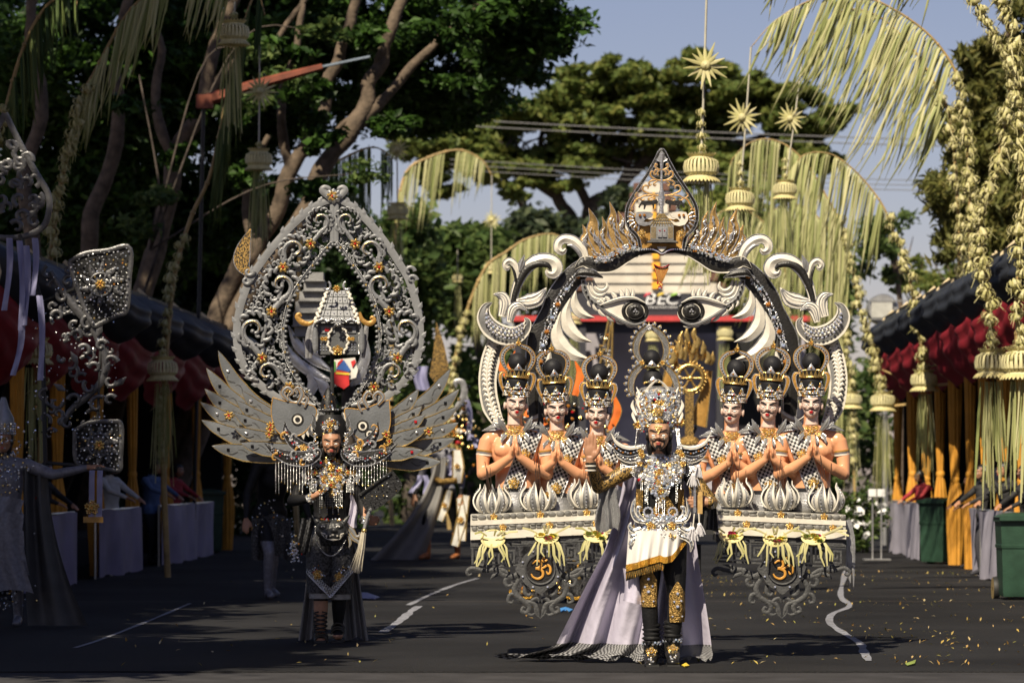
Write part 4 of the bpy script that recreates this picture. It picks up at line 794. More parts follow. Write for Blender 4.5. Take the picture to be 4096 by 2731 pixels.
    for P, hw in [([(2372, 1120), (2384, 1152), (2408, 1163), (2428, 1148), (2424, 1126)], [4, 9, 11, 9, 2]), ([(2358, 1122), (2370, 1165), (2398, 1182), (2430, 1168)], [4, 9, 10, 2]), ([(2346, 1124), (2360, 1178), (2390, 1196), (2418, 1192)], [3, 8, 9, 2]), ([(2360, 1205), (2390, 1208), (2412, 1202), (2426, 1186)], [2, 9, 8, 2])]:
        s_('white_curl', P, hw, ['foam_white', 'silver_dull'], d=.01, n=22, rim=.004, rw=.16, m=0, mr=1)
    tl = s_('eye_tail', [(2332, 1118), (2340, 1160), (2362, 1197), (2400, 1222), (2440, 1240)], [8, 12, 12, 9, 4], ['foam_grey', 'silver'], d=.015, n=26, rim=.004, rw=.14, m=0, mr=1)
    m = MB()
    for u, v in ((2333, 1128), (2338, 1148), (2344, 1168), (2353, 1188), (2366, 1205), (2382, 1216)): m.ball(f_(2*UF-u if mir else u, v, .03), .0085, 8, 6)
    m.build('jet_beads', ['jet'], tl, kind='stuff')
    # eye
    ew = MB(); out = smoothpath(fp([(2404, 1226), (2440, 1211), (2480, 1198), (2520, 1196), (2560, 1205), (2592, 1235), (2590, 1270), (2560, 1292), (2520, 1290), (2475, 1272), (2436, 1248), (2404, 1226)], 0, mir), 44)[:-1]
    ew.plate([(p.x, p.z) for p in out], YF-.02, .03, 0); eye = ew.build('eye_white', ['foam_white'], fl, 20)
    m = MB(); c = f_(2*UF-2540 if mir else 2540, 1245, .02); Mx = Matrix.Rotation(R(90), 4, 'X')
    m.lathe(c, [(.001, .04), (.035, .06), (.055, .055), (.060, .02), (.066, -.002), (.088, .010), (.100, .006), (.103, -.03)], 36, 0, Mx, [0, 0, 0, 0, 1, 0, 1], 1, .86); m.build('iris', ['foam_black', 'foam_black'], eye, 30)
    m = MB(); [m.ball(c+V((a, -.062, b)), .008, 8, 6) for a, b in ((0, .008), (-.01, -.006), (.01, -.006))]; m.build('pupil_beads', ['crystal'], eye, kind='stuff')
    s_('eyelid', [(2398, 1222), (2440, 1206), (2490, 1192), (2540, 1193), (2580, 1212)], [2, 7, 8, 6, 2], ['foam_white', 'silver'], d=.045, n=30, rim=.004, rw=.16, m=0, mr=1)
    s_('eyelid', [(2402, 1232), (2440, 1258), (2490, 1285), (2540, 1298), (2585, 1284)], [2, 6, 6, 5, 2], ['foam_grey', 'silver'], d=.04, n=30, rim=.004, rw=.16, m=0, mr=1)
    for (u, v, a, L, w_) in [(2436, 1206, 100, 26, 9), (2462, 1198, 95, 36, 11), (2488, 1192, 82, 36, 10), (2508, 1190, 72, 40, 11), (2528, 1190, 62, 36, 9), (2412, 1212, 110, 20, 8),
                             (2372, 1218, -80, 34, 7), (2394, 1238, -72, 40, 8), (2426, 1256, -70, 44, 8), (2460, 1275, -55, 46, 8), (2500, 1292, -45, 46, 8), (2530, 1300, -35, 42, 7), (2352, 1204, -95, 26, 6)]:
        th = R(a); P = [(u+L*t*math.cos(th+.5*t), v-L*t*math.sin(th+.5*t)) for t in (0, .35, .7, 1)]
        s_('eyelash', P, [w_*.6, w_, w_*.8, 1], ['foam_white', 'silver_dull'], d=.02, n=12, rim=.003, rw=.2, m=0, mr=1, t=.02)
# crest: leaf shaped gunungan
cr_out = [(2646, 601), (2674, 648), (2702, 698), (2732, 742), (2759, 784), (2778, 818), (2786, 850), (2785, 885), (2771, 918), (2750, 940), (2738, 962), (2732, 999)]
crest = MB(); LO = [(2*2646-u, v) for u, v in cr_out[::-1]]
rimp = smoothpath(fp([(2560, 999)]+LO[1:]+cr_out[1:], .06), 90)
crest.band(rimp, PXF*7, .05, .008, rim=.006, rw=.3, m=0, mr=1); crest = crest.build('crest_rim', ['foam_black', 'silver'], fl)
m = MB(); gp = fp([(2558, 1001), (2554, 962), (2541, 940), (2520, 918), (2507, 885), (2505, 850), (2512, 825), (2530, 850), (2555, 868), (2600, 880), (2646, 868), (2692, 880), (2736, 868), (2762, 850), (2780, 825), (2787, 850), (2785, 885), (2771, 918), (2750, 940), (2738, 962), (2734, 1001), (2690, 998), (2668, 1004), (2646, 1014), (2624, 1004), (2600, 998)])
m.plate([(p.x, p.z) for p in gp], YF-.045, .03); m.build('gold_plate', ['gold_paint'], crest, 20)
m = MB(); m.band(smoothpath(fp([(2556, 1003), (2600, 1000), (2624, 1006), (2646, 1018), (2668, 1006), (2692, 1000), (2736, 1003)], .08), 40), PXF*6, .04, .004); m.build('crest_foot', ['foam_black'], crest)
m = MB()
for i, p in enumerate(smoothpath(fp([(2556, 1003), (2600, 1000), (2624, 1006), (2646, 1018), (2668, 1006), (2692, 1000), (2736, 1003)], .09), 30)): m.gem(p, .0075, (0, -1, .2), 0, 6, .6)
m.build('crest_beads', ['crystal'], crest, 0, kind='stuff')
m = MB(); m.band(fp([(2646, 618), (2645, 690), (2645, 760), (2644, 790), (2645, 830), (2643, 862)], .075), [PXF*q for q in (11, 4, 6, 15, 7, 11)], .04, .006); m.build('tree_trunk', ['silver'], crest)
m = MB(); m.plate([(p.x, p.z) for p in fp([(2646, 606), (2672, 650), (2646, 640), (2620, 650)])], YF-.07, .03); m.build('crest_tip', ['silver_dull'], crest, 20)
def crestscroll(pts, hw, mt='gold_paint'):
    for mir in (0, 1):
        P = smoothpath([f_(2*2645-u if mir else u, v, .075) for u, v in pts], 24); b = MB(); b.band(P, [PXF*np.interp(i/23*(len(hw)-1), range(len(hw)), hw) for i in range(24)], .03, .006, rim=.003, rw=.3, m=0, mr=1); b.build('gold_branch', [mt, 'silver'], crest)
for (v0, sp, up) in ((682, 26, 22), (724, 44, 34), (784, 74, 38)):
    crestscroll([(2645, v0+2), (2645-sp*.5, v0-2), (2645-sp, v0-up*.5), (2645-sp*.95, v0-up), (2645-sp*.72, v0-up*.95), (2645-sp*.74, v0-up*.7)], [4, 4, 4.5, 4, 3.5, 3])
    crestscroll([(2645-sp*.5, v0), (2645-sp*.95, v0+2), (2645-sp*1.15, v0+12), (2645-sp*1.05, v0+20), (2645-sp*.92, v0+15)], [3.5, 4, 4, 3.5, 3])
    crestscroll([(2645-sp*.4, v0+3), (2645-sp*.72, v0+14), (2645-sp*.6, v0+22), (2645-sp*.5, v0+16)], [3, 3.5, 3, 2.5])
crestscroll([(2570, 790), (2545, 800), (2532, 820), (2524, 836), (2530, 842)], [4, 5, 5, 4, 3]); crestscroll([(2560, 800), (2540, 786), (2548, 772)], [3, 4, 3]); crestscroll([(2640, 650), (2628, 646), (2622, 640)], [2, 3, 2], 'silver')
for mir in (0, 1):
    g2 = lambda u, v, d=.08: f_(2*2645-u if mir else u, v, d)
    m = MB(); P = [g2(u, v) for u, v in ((2552, 830), (2562, 812), (2566, 806), (2600, 806), (2618, 805), (2624, 800), (2632, 812), (2626, 818), (2616, 820), (2614, 838), (2610, 838), (2608, 822), (2584, 824), (2578, 840), (2573, 840), (2574, 824), (2566, 820), (2556, 836))]
    m.plate([(p.x, p.z) for p in P], YF-.085, .03); m.build('black_bull', ['foam_black'], crest, 20)
    m = MB(); P = [g2(u, v) for u, v in ((2548, 852), (2572, 850), (2600, 852), (2612, 860), (2604, 872), (2580, 880), (2572, 890), (2590, 893), (2612, 884), (2600, 902), (2575, 908), (2552, 902), (2540, 884), (2540, 866))]
    m.plate([(p.x, p.z) for p in P], YF-.09, .035); hd = m.build('monster_head', ['foam_white' if mir else 'silver_dull'], crest, 20)
    m = MB(); [m.gem(g2(u, 865, .10), .011, (0, -1, 0), 0, 10, .8) for u in (2558, 2576)]; m.build('amber_eyes', ['amber'], hd, 30, kind='stuff')
    for j in range(6):
        a = R(150+j*22); b = MB(); c = g2(2560, 878, .075); d = V((math.cos(a)*(-1 if mir else 1), 0, math.sin(a))); b.band([c+d*.05, c+d*.075+V((0, 0, .006)), c+d*.10], [.006, .007, .001], .01, .004); b.build('mane_spike', ['silver'], hd)
    put('gold_rosette', brooch, g2(2566, 936, .09), crest, None, .034)
m = MB(); R_ = fp([(2596, 908), (2634, 858), (2656, 858), (2696, 908)], .0); m.plate([(p.x, p.z) for p in R_], YF-.10, .03); ho = m.build('crest_house_roof', ['foam_grey'], crest, 20)
m = MB()
for i in range(9): t = i/8; m.band([f_(lerp(2636, 2654, t), 859, .105), f_(lerp(2597, 2695, t), 907, .105)], .002, .002, .002)
for v in (872, 884, 896): hw = (v-858)/50*46+10; m.band([f_(2645-hw, v, .105), f_(2645+hw, v, .105)], .0016, .002, .002)
m.build('roof_lines', ['gold'], ho, 0, kind='stuff')
m = MB(); a, b = f_(2600, 908), f_(2692, 960); m.box(((a.x+b.x)/2, YF-.085, (a.z+b.z)/2), (b.x-a.x, .03, a.z-b.z)); hw_ = m.build('crest_house_wall', ['foam_grey'], crest, 0)
m = MB(); [m.band([f_(u, 911, .105), f_(u, 957, .105)], .0018, .002, .002) for u in list(range(2604, 2624, 4))+list(range(2672, 2692, 4))]; m.build('wall_lines', ['gold'], hw_, 0, kind='stuff')
for u in (2637, 2656):
    m = MB(); m.box(f_(u, 933, .105), (.03, .012, .07)); m.gem(f_(u, 927, .113), .007, (0, -1, 0), 1, 4, .5); m.build('house_door', ['silver_dull', 'ruby'], hw_, 0)
for i in range(4):
    m = MB(); a = f_(2600-6*i, 960+i*4), f_(2692+6*i, 964+i*4); m.box(((a[0].x+a[1].x)/2, YF-.09-.006*i, (a[0].z+a[1].z)/2), (a[1].x-a[0].x, .03+.012*i, PXF*4)); m.build('house_step', ['foam_black' if i % 2 else 'foam_grey'], hw_, 0)
m = MB(); [m.band([f_(2645, 1010, .10), f_(2645+dx*.6, 996, .10), f_(2645+dx, 990, .10)], [.003, .010, .003], .01, .005) for dx in (-18, -10, 0, 10, 18)]; m.build('shell_ornament', ['foam_white'], crest)
# pendant under the crest
m = MB(); m.band(spiral(f_(2645, 1050).x, f_(2645, 1050).z, .055, .055, R(200), R(340), 18, YF-.06), [.004+.010*math.sin(PI*i/17) for i in range(18)], .01, .006); pd = m.build('pendant_crescent', ['paint_black'], fl)
m = MB()
for i in range(26):
    a = (i/25-.5)*2; p = f_(2645+a*28, 1074, .06); q = f_(2640+a*7, 1130, .06); m.tube([p, p.lerp(q, .5)+V((0, -.01, 0)), q], .0035, 5, 0 if i % 3 else 1)
for i in range(14): m.ball(f_(2640+rnd.uniform(-12, 12), 1130+rnd.random()*30, .06), .007, 6, 4, rnd.choice((0, 1, 1)))
for i in range(11): m.ball(f_(2645+(i/10-.5)*58, 1062+10*math.sin(PI*i/10), .075), .006, 6, 4, 1)
m.gem(f_(2638, 1156, .06), .014, (0, -1, 0), 2, 8, .8); m.build('pendant_fringe', ['gold_relief_pale', 'ruby', 'crystal'], pd, 30)
YF = 26.2; PXF = YF/FOC
# decks: stone painted tiers, fretwork skirts, medallions
def deck(sgn, u0, u1, um):
    sl = -.045*sgn; k0 = u0 if sgn > 0 else u1
    vv = lambda u, v: v+sl*(u-k0)
    def strip(va, vb, d, dep, nm, mt, parent=None):
        m = MB(); vs = []
        for u in (u0, u1):
            for v in (va, vb):
                p = f_(u, vv(u, v), d); vs += [p, p+V((0, dep, 0))]
        m.add(vs, [(0, 2, 6, 4), (1, 5, 7, 3), (0, 4, 5, 1), (2, 3, 7, 6), (0, 1, 3, 2), (4, 6, 7, 5)]); return m.build(nm, [mt], parent or fl, 0)
    for va, vb, d in ((2058, 2082, .0), (2101, 2127, .02)):
        st_ = strip(va, vb, d, .5, 'stone_tier', 'mortar'); u = u0+4
        while u < u1-14:
            w_ = rnd.uniform(11, 19); two = rnd.random() < .25
            for q in ((0,) if not two else (-1, 1)):
                m = MB(); c = f_(u+w_, vv(u+w_, (va+vb)/2+q*6), d+.004); m.ball(c, (w_*PXF*1.0, .010, (5.3 if two else 11.2)*PXF*rnd.uniform(.92, 1.05)), 9, 6, 0, Matrix.Rotation(rnd.uniform(-.15, .15), 3, 'Y')); m.build('stone', ['stone_paint'], st_, 180)
            u += 2*w_+rnd.uniform(-2.5, -.5)
        for i in range(3):
            u = lerp(u0, u1, (i+.5+.2*(va > 2090))/3); put('gold_rosette', brooch2, f_(u, vv(u, (va+vb)/2), d+.02), fl, None, .030)
    strip(2082, 2101, .03, .55, 'white_ledge', 'foam_white'); strip(2127, 2158, .05, .6, 'white_ledge', 'foam_white')
    strip(2158, 2172, .03, .5, 'dark_beam', 'foam_dark'); strip(2172, 2186, .045, .5, 'dark_beam', 'foam_dark')
    strip(2186, 2192, .04, .05, 'fret_rail', 'foam_dark'); strip(2262, 2270, .04, .05, 'fret_rail', 'foam_dark')
    # square key fretwork
    n = int((u1-u0)/58)
    for i in range(n):
        ua = u0+8+i*(u1-u0-10)/n; 
        if abs(ua+25-um) < 78: continue
        m = MB()
        def bar(x0, y0, x1, y1):
            a, b = f_(ua+min(x0, x1)-4, vv(ua, min(y0, y1)-4)), f_(ua+max(x0, x1)+4, vv(ua, max(y0, y1)+4)); m.box(((a.x+b.x)/2, YF-.03-rnd.random()*.004, (a.z+b.z)/2), (b.x-a.x, .035, a.z-b.z))
        for q in ((0, 2192, 0, 2252), (0, 2252, 44, 2252), (44, 2252, 44, 2206), (16, 2206, 44, 2206), (16, 2206, 16, 2236), (16, 2236, 30, 2236), (30, 2236, 30, 2222)): bar(*q)
        m.build('key_fret', ['foam_dark'], fl, 0)
    # medallion
    vm = 2275; m = MB(); N = 48; R0 = [PXF*(84+16*max(0, math.cos(4*2*PI*i/N))**3) for i in range(N)]; c = f_(um, vm)
    m.plate([(c.x+R0[i]*math.sin(2*PI*i/N), c.z+R0[i]*math.cos(2*PI*i/N)) for i in range(N)], YF-.085, .04); md = m.build('medallion', ['foam_dark'], fl, 20)
    m = MB(); m.lathe(c+V((0, -.086, 0)), [(.001, 0), (PXF*54, .002), (PXF*56, .010), (PXF*60, .012), (PXF*62, 0)], 40, 0, Matrix.Rotation(R(90), 4, 'X'), [0, 1, 1, 1]); m.build('medallion_disc', ['foam_black', 'foam_dark'], md)
    om = []; q = PXF*1.0
    for P, hw in [([(-30, 22), (-16, 32), (0, 28), (2, 14), (-8, 5), (-18, 4), (-8, 3), (8, -6), (8, -24), (-8, -34), (-26, -28), (-34, -16)], 5.2), ([(-2, 2), (14, 8), (26, 16), (36, 8), (36, -10), (28, -16), (22, -6)], 4.6), ([(2, 36), (14, 30), (26, 36)], 4.0)]:
        b = MB(); L = smoothpath([c+V((x*q*1.08, -.098, z*q*1.08)) for x, z in P], 40); b.band(L, [PXF*hw*(.35+.65*math.sin(PI*min(.97, max(.05, i/39)))**.5) for i in range(40)], .012, .005); om.append(b)
    b = MB(); [b.join(x) for x in om]; b.ball(c+V((q*14, -.1, q*46)), PXF*5, 8, 6); b.build('om_sign', ['om_gold'], md)
    m = MB()
    for i in range(8):
        a = 2*PI*(i+.5)/8; m.gem(c+V((PXF*76*math.cos(a), -.09, PXF*76*math.sin(a))), .010, (0, -1, .2), 0, 8, .7)
    m.build('medallion_stones', ['crystal'], md, 0, kind='stuff')
    # leafy scrolls below the frets
    for q in (-1, 1):
        def sc(nm, P, hw):
            b = MB(); L = smoothpath([f_(um+q*x, vm+y, .05) for x, y in P], 30); b.band(L, [PXF*np.interp(i/29*(len(hw)-1), range(len(hw)), hw) for i in range(30)], .03, .008); b.build(nm, ['foam_dark'], fl)
        far = (u1-um if q > 0 else um-u0)
        sc('fret_scroll', [(70, 10), (110, 30), (150, 22), (far*.62, 2), (far*.8, 6), (far*.98, -4), (far+14, 10), (far+6, 24), (far-6, 18)], [14, 12, 9, 10, 8, 8, 7, 6, 3])
        sc('fret_scroll', [(112, 26), (140, 44), (132, 66), (112, 62), (114, 48)], [8, 8, 7, 6, 3]); sc('fret_leaf', [(120, 20), (150, 4), (180, -8)], [7, 9, 1]); sc('fret_leaf', [(160, 16), (186, 26), (200, 40)], [7, 8, 1]); sc('fret_leaf', [(far*.7, 2), (far*.78, -12), (far*.9, -18)], [6, 7, 1])
        sc('fret_scroll', [(84, 40), (104, 74), (92, 108), (60, 130), (44, 150), (54, 172), (74, 168), (70, 152), (60, 154)], [9, 11, 11, 10, 9, 8, 7, 5, 3])
        sc('fret_scroll', [(60, 60), (62, 92), (46, 104), (36, 92), (46, 84)], [7, 8, 7, 5, 3]); sc('fret_leaf', [(96, 96), (122, 104), (128, 128), (112, 134), (108, 122)], [8, 8, 7, 5, 2])
        sc('fret_scroll', [(56, 128), (24, 140), (12, 166), (4, 188)], [8, 9, 8, 1]); sc('fret_leaf', [(44, 140), (30, 122), (10, 116), (6, 132)], [6, 7, 6, 2]); sc('fret_leaf', [(70, 166), (40, 182), (22, 176)], [5, 6, 2]); sc('fret_leaf', [(20, 150), (18, 176), (0, 196)], [6, 5, 1])
    # carrying frame and castors behind
    for u in ((2475,) if sgn > 0 else (2805,)):
        m = MB(); p = f_(u, 2180); m.tube([V((p.x, YF+.45, p.z)), V((p.x, YF+.45, .09))], .022, 8); m.build('leg', ['rubber'], fl)
        m = MB(); m.lathe((p.x, YF+.45, .075), [(.01, -.02), (.055, -.02), (.06, -.012), (.06, .012), (.055, .02), (.01, .02)], 16, 0, Matrix.Rotation(R(90), 4, 'Y')); m.build('castor', ['rubber'], fl)
deck(1, 1882, 2440, 2161); deck(-1, 2864, 3382, 3126)
m = MB(); a, b = f_(2150, 2050), f_(3150, 2050); m.box(((a.x+b.x)/2, YF+.3, a.z-.12), (b.x-a.x, .06, .08)); m.build('cross_bar', ['rubber'], fl, 0)
for u in (2166, 3138):
    m = MB(); m.tube([V((f_(u, 0).x, YF+.45, f_(0, 2090).z)), V((f_(u, 0).x, YF+.74, f_(0, 1180).z))], .02, 8); m.build('post', ['rubber'], fl)
# glittering tail of ribbons at the right end of the float
m = MB()
for i in range(9): u = 3392+rnd.uniform(-6, 20); m.band(smoothpath(fp([(u-6, 2080), (u+rnd.uniform(0, 16), 2180), (u+rnd.uniform(-4, 22), 2270+rnd.uniform(0, 110))], -.1), 10), [.008, .012, .010, .012, .008, .010, .012, .008, .006, .002], .003, .004, (rnd.uniform(-.4, .4), -1, 0))
m.build('ribbon_tail', ['silver_dull'], fl, 40)
# lotus blossoms on the decks
def lotus_mesh():
    m = MB(); out = []
    pm = MB(); P = [V((0, 0, 0)), V((0, -.06, -.005)), V((0, -.105, .025)), V((0, -.128, .075)), V((0, -.118, .125)), V((0, -.090, .165)), V((0, -.092, .20))]
    P = smoothpath(P, 16); H = [np.interp(i/15*6, range(7), [.012, .034, .046, .044, .030, .014, .001]) for i in range(16)]; N = []
    for i in range(16):
        T = (P[min(i+1, 15)]-P[max(0, i-1)]).normalized(); N.append(V((1, 0, 0)).cross(T))
    pm.band(P, H, .006, .012, N, .004, .45, 0, 1)
    for i in range(4, 13): pm.gem(P[i]+N[i]*.013, .0065, N[i], 2, 6, .7)
    return pm.mesh('lotus_petal', ['petal_shade', 'foam_white', 'crystal'], 50)
lpm = lotus_mesh(); stick = MB().tube([(0, 0, 0), (0, 0, .23)], .0018, 4).mesh('incense_stick', ['incense'])
core = MB().lathe((0, 0, 0), [(.001, .10), (.03, .10), (.05, .07), (.075, .03), (.07, -.01), (.001, -.015)], 14).mesh('lotus_core', ['petal_shade'])
LOT = [(1968, 2056, 'leftmost white lotus on the left stone deck'), (2154, 2046, 'middle white lotus on the left stone deck'), (2347, 2034, 'innermost white lotus on the left stone deck, beside the silver veil'), (2940, 2030, 'innermost white lotus on the right stone deck, beside the held book'), (3126, 2042, 'middle white lotus on the right stone deck'), (3312, 2050, 'rightmost white lotus on the right stone deck')]
for j, (u, v, lab) in enumerate(LOT):
    c = f_(u, v, -.13)+V((0, 0, .012)); t = thing('lotus_blossom', lab, 'lotus', c, 'white lotuses on the decks'); put('lotus_core', core, c, t)
    for i in range(10): put('petal', lpm, c, t, (0, 0, 2*PI*i/10+j*.3), 1.02 if i % 2 else .84)
    for i in range(4): put('incense_stick', stick, c+V((rnd.uniform(-.04, .04), rnd.uniform(-.03, .03), .06)), t, (rnd.uniform(-.12, .12), rnd.uniform(-.2, .12), 0), rnd.uniform(.9, 1.5))
# woven offering baskets hung on the white ledge
def offering_mesh(seed):
    rs = random.Random(seed); m = MB(); m.lathe((0, -.02, 0), [(.002, -.052), (.055, -.05), (.083, -.022), (.09, 0), (.078, .004), (.07, -.008), (.002, -.012)], 22, 0, None, None, 1, .8)
    for i in range(22):
        a = 2*PI*i/22; m.band([V((.085*math.cos(a), -.02+.068*math.sin(a), 0)), V((.06*math.cos(a), -.02+.048*math.sin(a), -.046))], .006, .002, .004, [(math.cos(a), math.sin(a), -.4)]*2)
    s2 = MB()
    for i in range(14):
        x = rs.uniform(-.085, .085); L = rs.uniform(.05, .13) if i < 9 else rs.uniform(.05, .1); 
        if i < 9: P = [V((x*.95, -.075, -.055)), V((x*1.15, -.095, -.085)), V((x*1.4+rs.uniform(-.02, .02), -.10, -.095-L*.5)), V((x*1.55+rs.uniform(-.03, .03), -.10, -.10-L))]
        else: P = [V((x, -.03, 0)), V((x*2, -.05, .03)), V((x*3.0, -.06, .02+rs.uniform(-.04, .05)))]
        s2.band(P, [.005, .0075, .007, .004][:len(P)], .002, .002, [(rs.uniform(-.4, .4), -1, .2)]*len(P))
    f2 = MB()
    for i in range(7):
        c = V((rs.uniform(-.055, .055), -.03+rs.uniform(-.035, .02), .014)); k = rs.choice((0, 0, 1, 2, 2)); 
        for q in range(5): a = 2*PI*q/5; f2.band([c, c+V((math.cos(a)*.016, -.006, .008+math.sin(a)*.012)), c+V((math.cos(a)*.028, -.01, .01+math.sin(a)*.02))], [.004, .012, .003], .002, .003, (0, -1, .6), m=k)
    return m.mesh('offering_bowl', ['straw']), s2.mesh('offering_strips', ['janur']), f2.mesh('offering_flowers', ['petal_magenta', 'petal_yellow', 'petal_green'])
OF = [offering_mesh(k) for k in (1, 2, 3)]
for j, (u, v, lab) in enumerate([(1972, 2142, 'leftmost woven offering basket, tipped forward and plain'), (2186, 2134, 'offering basket with yellow and magenta flowers above the left om medallion'), (2382, 2128, 'offering basket with one magenta flower beside the silver veil'),
                                 (2922, 2130, 'offering basket right beside the hanging book tassels'), (3098, 2138, 'round woven offering basket above the right om medallion'), (3250, 2138, 'rightmost offering basket with magenta flowers')]):
    c = f_(u, v, .055); t = thing('offering_basket', lab, 'offering', c, 'woven palm offerings along the float'); a = OF[j % 3]; tl = R(-68 if j in (0, 4) else -50)
    put('bowl', a[0], c, t, (-tl, 0, 0)); put('leaf_strips', a[1], c, t); 
    if j not in (0,): put('flowers', a[2], c, t, (-tl, 0, 0))
# ---------------------------------------------------------------- heads shared by mannequins and people
def head_vol(m, M, female=False):
    b = lambda c, r, nu=16, nv=12: m.ball(M @ V(c), r, nu, nv, 0, M.to_3x3())
    b((0, .012, .125), (.074, .094, .100)); b((0, -.012, .085), (.066, .076, .088)); b((0, -.042, .030), (.040, .042, .034)); b((0, -.022, .048), (.056, .058, .046))
    b((0, -.062, .018), (.021, .020, .018)); b((0, -.060, .128), (.054, .028, .030)); b((.036, -.056, .080), (.025, .026, .022)); b((-.036, -.056, .080), (.025, .026, .022))
    m.tube([M @ V(p) for p in ((0, -.078, .116), (0, -.094, .092), (0, -.108, .075), (0, -.094, .066))], [.008, .010, .013, .008], 8)
    for s_ in (-1, 1):
        b((s_*.012, -.092, .071), (.009, .010, .007), 8, 6); m.ball(M @ V((s_*.077, .012, .085)), (.011, .022, .032), 10, 8, 0, (M.to_3x3() @ Matrix.Rotation(s_*.3, 3, 'Z')))
    b((0, -.086, .045), (.021, .010, .007), 10, 8); b((0, -.083, .036), (.018, .010, .007), 10, 8)
def face_bits(bv, M, parent, mats, brow=1., mous=True, goatee=0, liner=False):
    """brows, eyes, lips, moustache laid on the face surface; bv in world space, M head frame (chin origin, face towards -Y)"""
    R3 = M.to_3x3(); fw = (R3 @ V((0, 1, 0))).normalized()
    def on(x, z, off=.0015):
        o = M @ V((x, -.3, z)); h = bv.ray_cast(o, fw); p = h[0] if h[0] is not None else M @ V((x, -.08, z)); return p-fw*off
    nn = -fw
    for s_ in (-1, 1):
        m = MB(); m.band([on(s_*x, z, .003) for x, z in ((.011, .109), (.022, .114), (.036, .122), (.050, .126), (.063, .121))], [.0040*brow, .0058*brow, .0056*brow, .004*brow, .001], .004, .002, nn); m.build('eyebrow', [mats['brow']], parent)
        m = MB(); c = on(s_*.031, .0890, .001); m.ball(c, (.0145, .005, .0072), 12, 8, 0, R3); m.ball(c-fw*.0022, (.0046, .003, .0046), 10, 6, 1, R3); m.ball(c-fw*.0042, (.0022, .0018, .0022), 8, 6, 2, R3); m.build('eye', ['eye_white', mats['iris'], 'paint_black'], parent)
        m = MB(); m.band([on(s_*x, z, .005) for x, z in ((.014, .0875), (.022, .095), (.032, .097), (.042, .0935), (.052, .089))], [.0006, .0013, .0016, .0015, .0006], .003, .001, nn); m.build('eyeliner', ['paint_black'], parent)
        if liner:
            m = MB()
            for q in range(6): a = R(-20-26*q); p = on(s_*(.040+.004*q*0), .086, .003); e = on(s_*(.040+.026*math.cos(a)), .084+.022*math.sin(a)*.9, .004); m.band([p.lerp(e, .3), p.lerp(e, .65), e], [.0016, .0026, .001], .002, .001, nn)
            m.build('white_eye_paint', ['foam_white'], parent)
    m = MB(); m.band([on(x, z, .002) for x, z in ((-.019, .0405), (-.010, .0435), (0, .0425), (.010, .0435), (.019, .0405))], [.001, .0045, .0045, .0045, .001], .004, .002, nn); m.band([on(x, z, .002) for x, z in ((-.018, .0395), (-.009, .0355), (0, .0345), (.009, .0355), (.018, .0395))], [.001, .005, .0058, .005, .001], .004, .002, nn); m.build('lips', [mats['lip']], parent)
    if mous:
        for s_ in (-1, 1):
            m = MB(); P = [on(s_*x, z, .003) for x, z in ((.001, .0565), (.014, .056), (.028, .052), (.040, .052))]; P += [M @ V((s_*.052, -.074, .058))] if mous == 1 else [on(s_*.036, .040, .003)]
            m.band(P, [.0045, .0052, .004, .0028, .0008] if mous == 1 else [.0045, .0055, .006, .006, .005], .005, .003, nn); m.build('moustache', ['paint_black' if mous == 1 else 'hair'], parent)
    if goatee:
        m = MB()
        for s_ in (-1, 1): m.band([on(s_*x, z, .002) for x, z in ((.033, .050), (.036, .036), (.031, .022), (.018, .010), (.004, .008))], [.0045, .005, .007, .010, .009], .006, .003, nn)
        m.band([on(x, .019, .003) for x in (-.018, 0, .018)], [.006, .008, .006], .006, .003, nn); m.build('goatee', ['hair'], parent)
# ---------------------------------------------------------------- praying mannequin
def torso_vol(m, arms=True):
    m.ball((0, 0, .25), (.172, .108, .16), 18, 14); m.ball((0, .0, .30), (.185, .095, .09), 18, 12); m.ball((0, .005, .06), (.145, .10, .17), 18, 14); m.tube([(0, .005, -.10), (0, .005, .1)], [.15, .14], 18, ell=.72)
    for s_ in (-1, 1): m.ball((s_*.078, -.062, .265), (.078, .05, .058), 12, 10); m.ball((s_*.188, .005, .335), (.062, .062, .062), 12, 10)
    m.tube([(0, .01, .34), (0, 0, .44), (0, -.005, .56)], [.075, .056, .052], 14)
    m.tube([(-.17, .01, .365), (0, .01, .405), (.17, .01, .365)], [.045, .06, .045], 12)
    if arms:
        for s_ in (-1, 1):
            m.tube([(s_*.20, .005, .335), (s_*.232, -.005, .22), (s_*.236, -.035, .095)], [.060, .053, .043], 14); m.ball((s_*.236, -.04, .09), .044, 12, 10)
            m.tube([(s_*.236, -.045, .088), (s_*.14, -.115, .135), (s_*.030, -.175, .215)], [.044, .042, .028], 14)
            m.tube([(s_*.030, -.175, .21), (s_*.020, -.185, .26), (s_*.016, -.18, .285)], [.024, .024, .022], 10)
            for k, (y, L) in enumerate(((-.205, .088), (-.188, .102), (-.172, .097), (-.157, .078))): m.tube([(s_*.014, y, .275), (s_*.010, y+.004, .275+L*.6), (s_*.008, y+.010, .275+L)], [.0105, .0098, .0075], 8)
            m.tube([(s_*.020, -.20, .235), (s_*.018, -.222, .262), (s_*.013, -.222, .295)], [.011, .010, .008], 8)
tv = MB(); torso_vol(tv); body_me = remesh(tv, .0065, 6); bare = MB(); torso_vol(bare, False); bb = BVHTree.FromPolygons([V(p) for p in bare.v], bare.f)
def drape(x, z, off): 
    h = bb.ray_cast(V((x, -1, z)), V((0, 1, 0))); return (h[0] if h[0] is not None else V((x, .02, z)))+V((0, -off, 0))
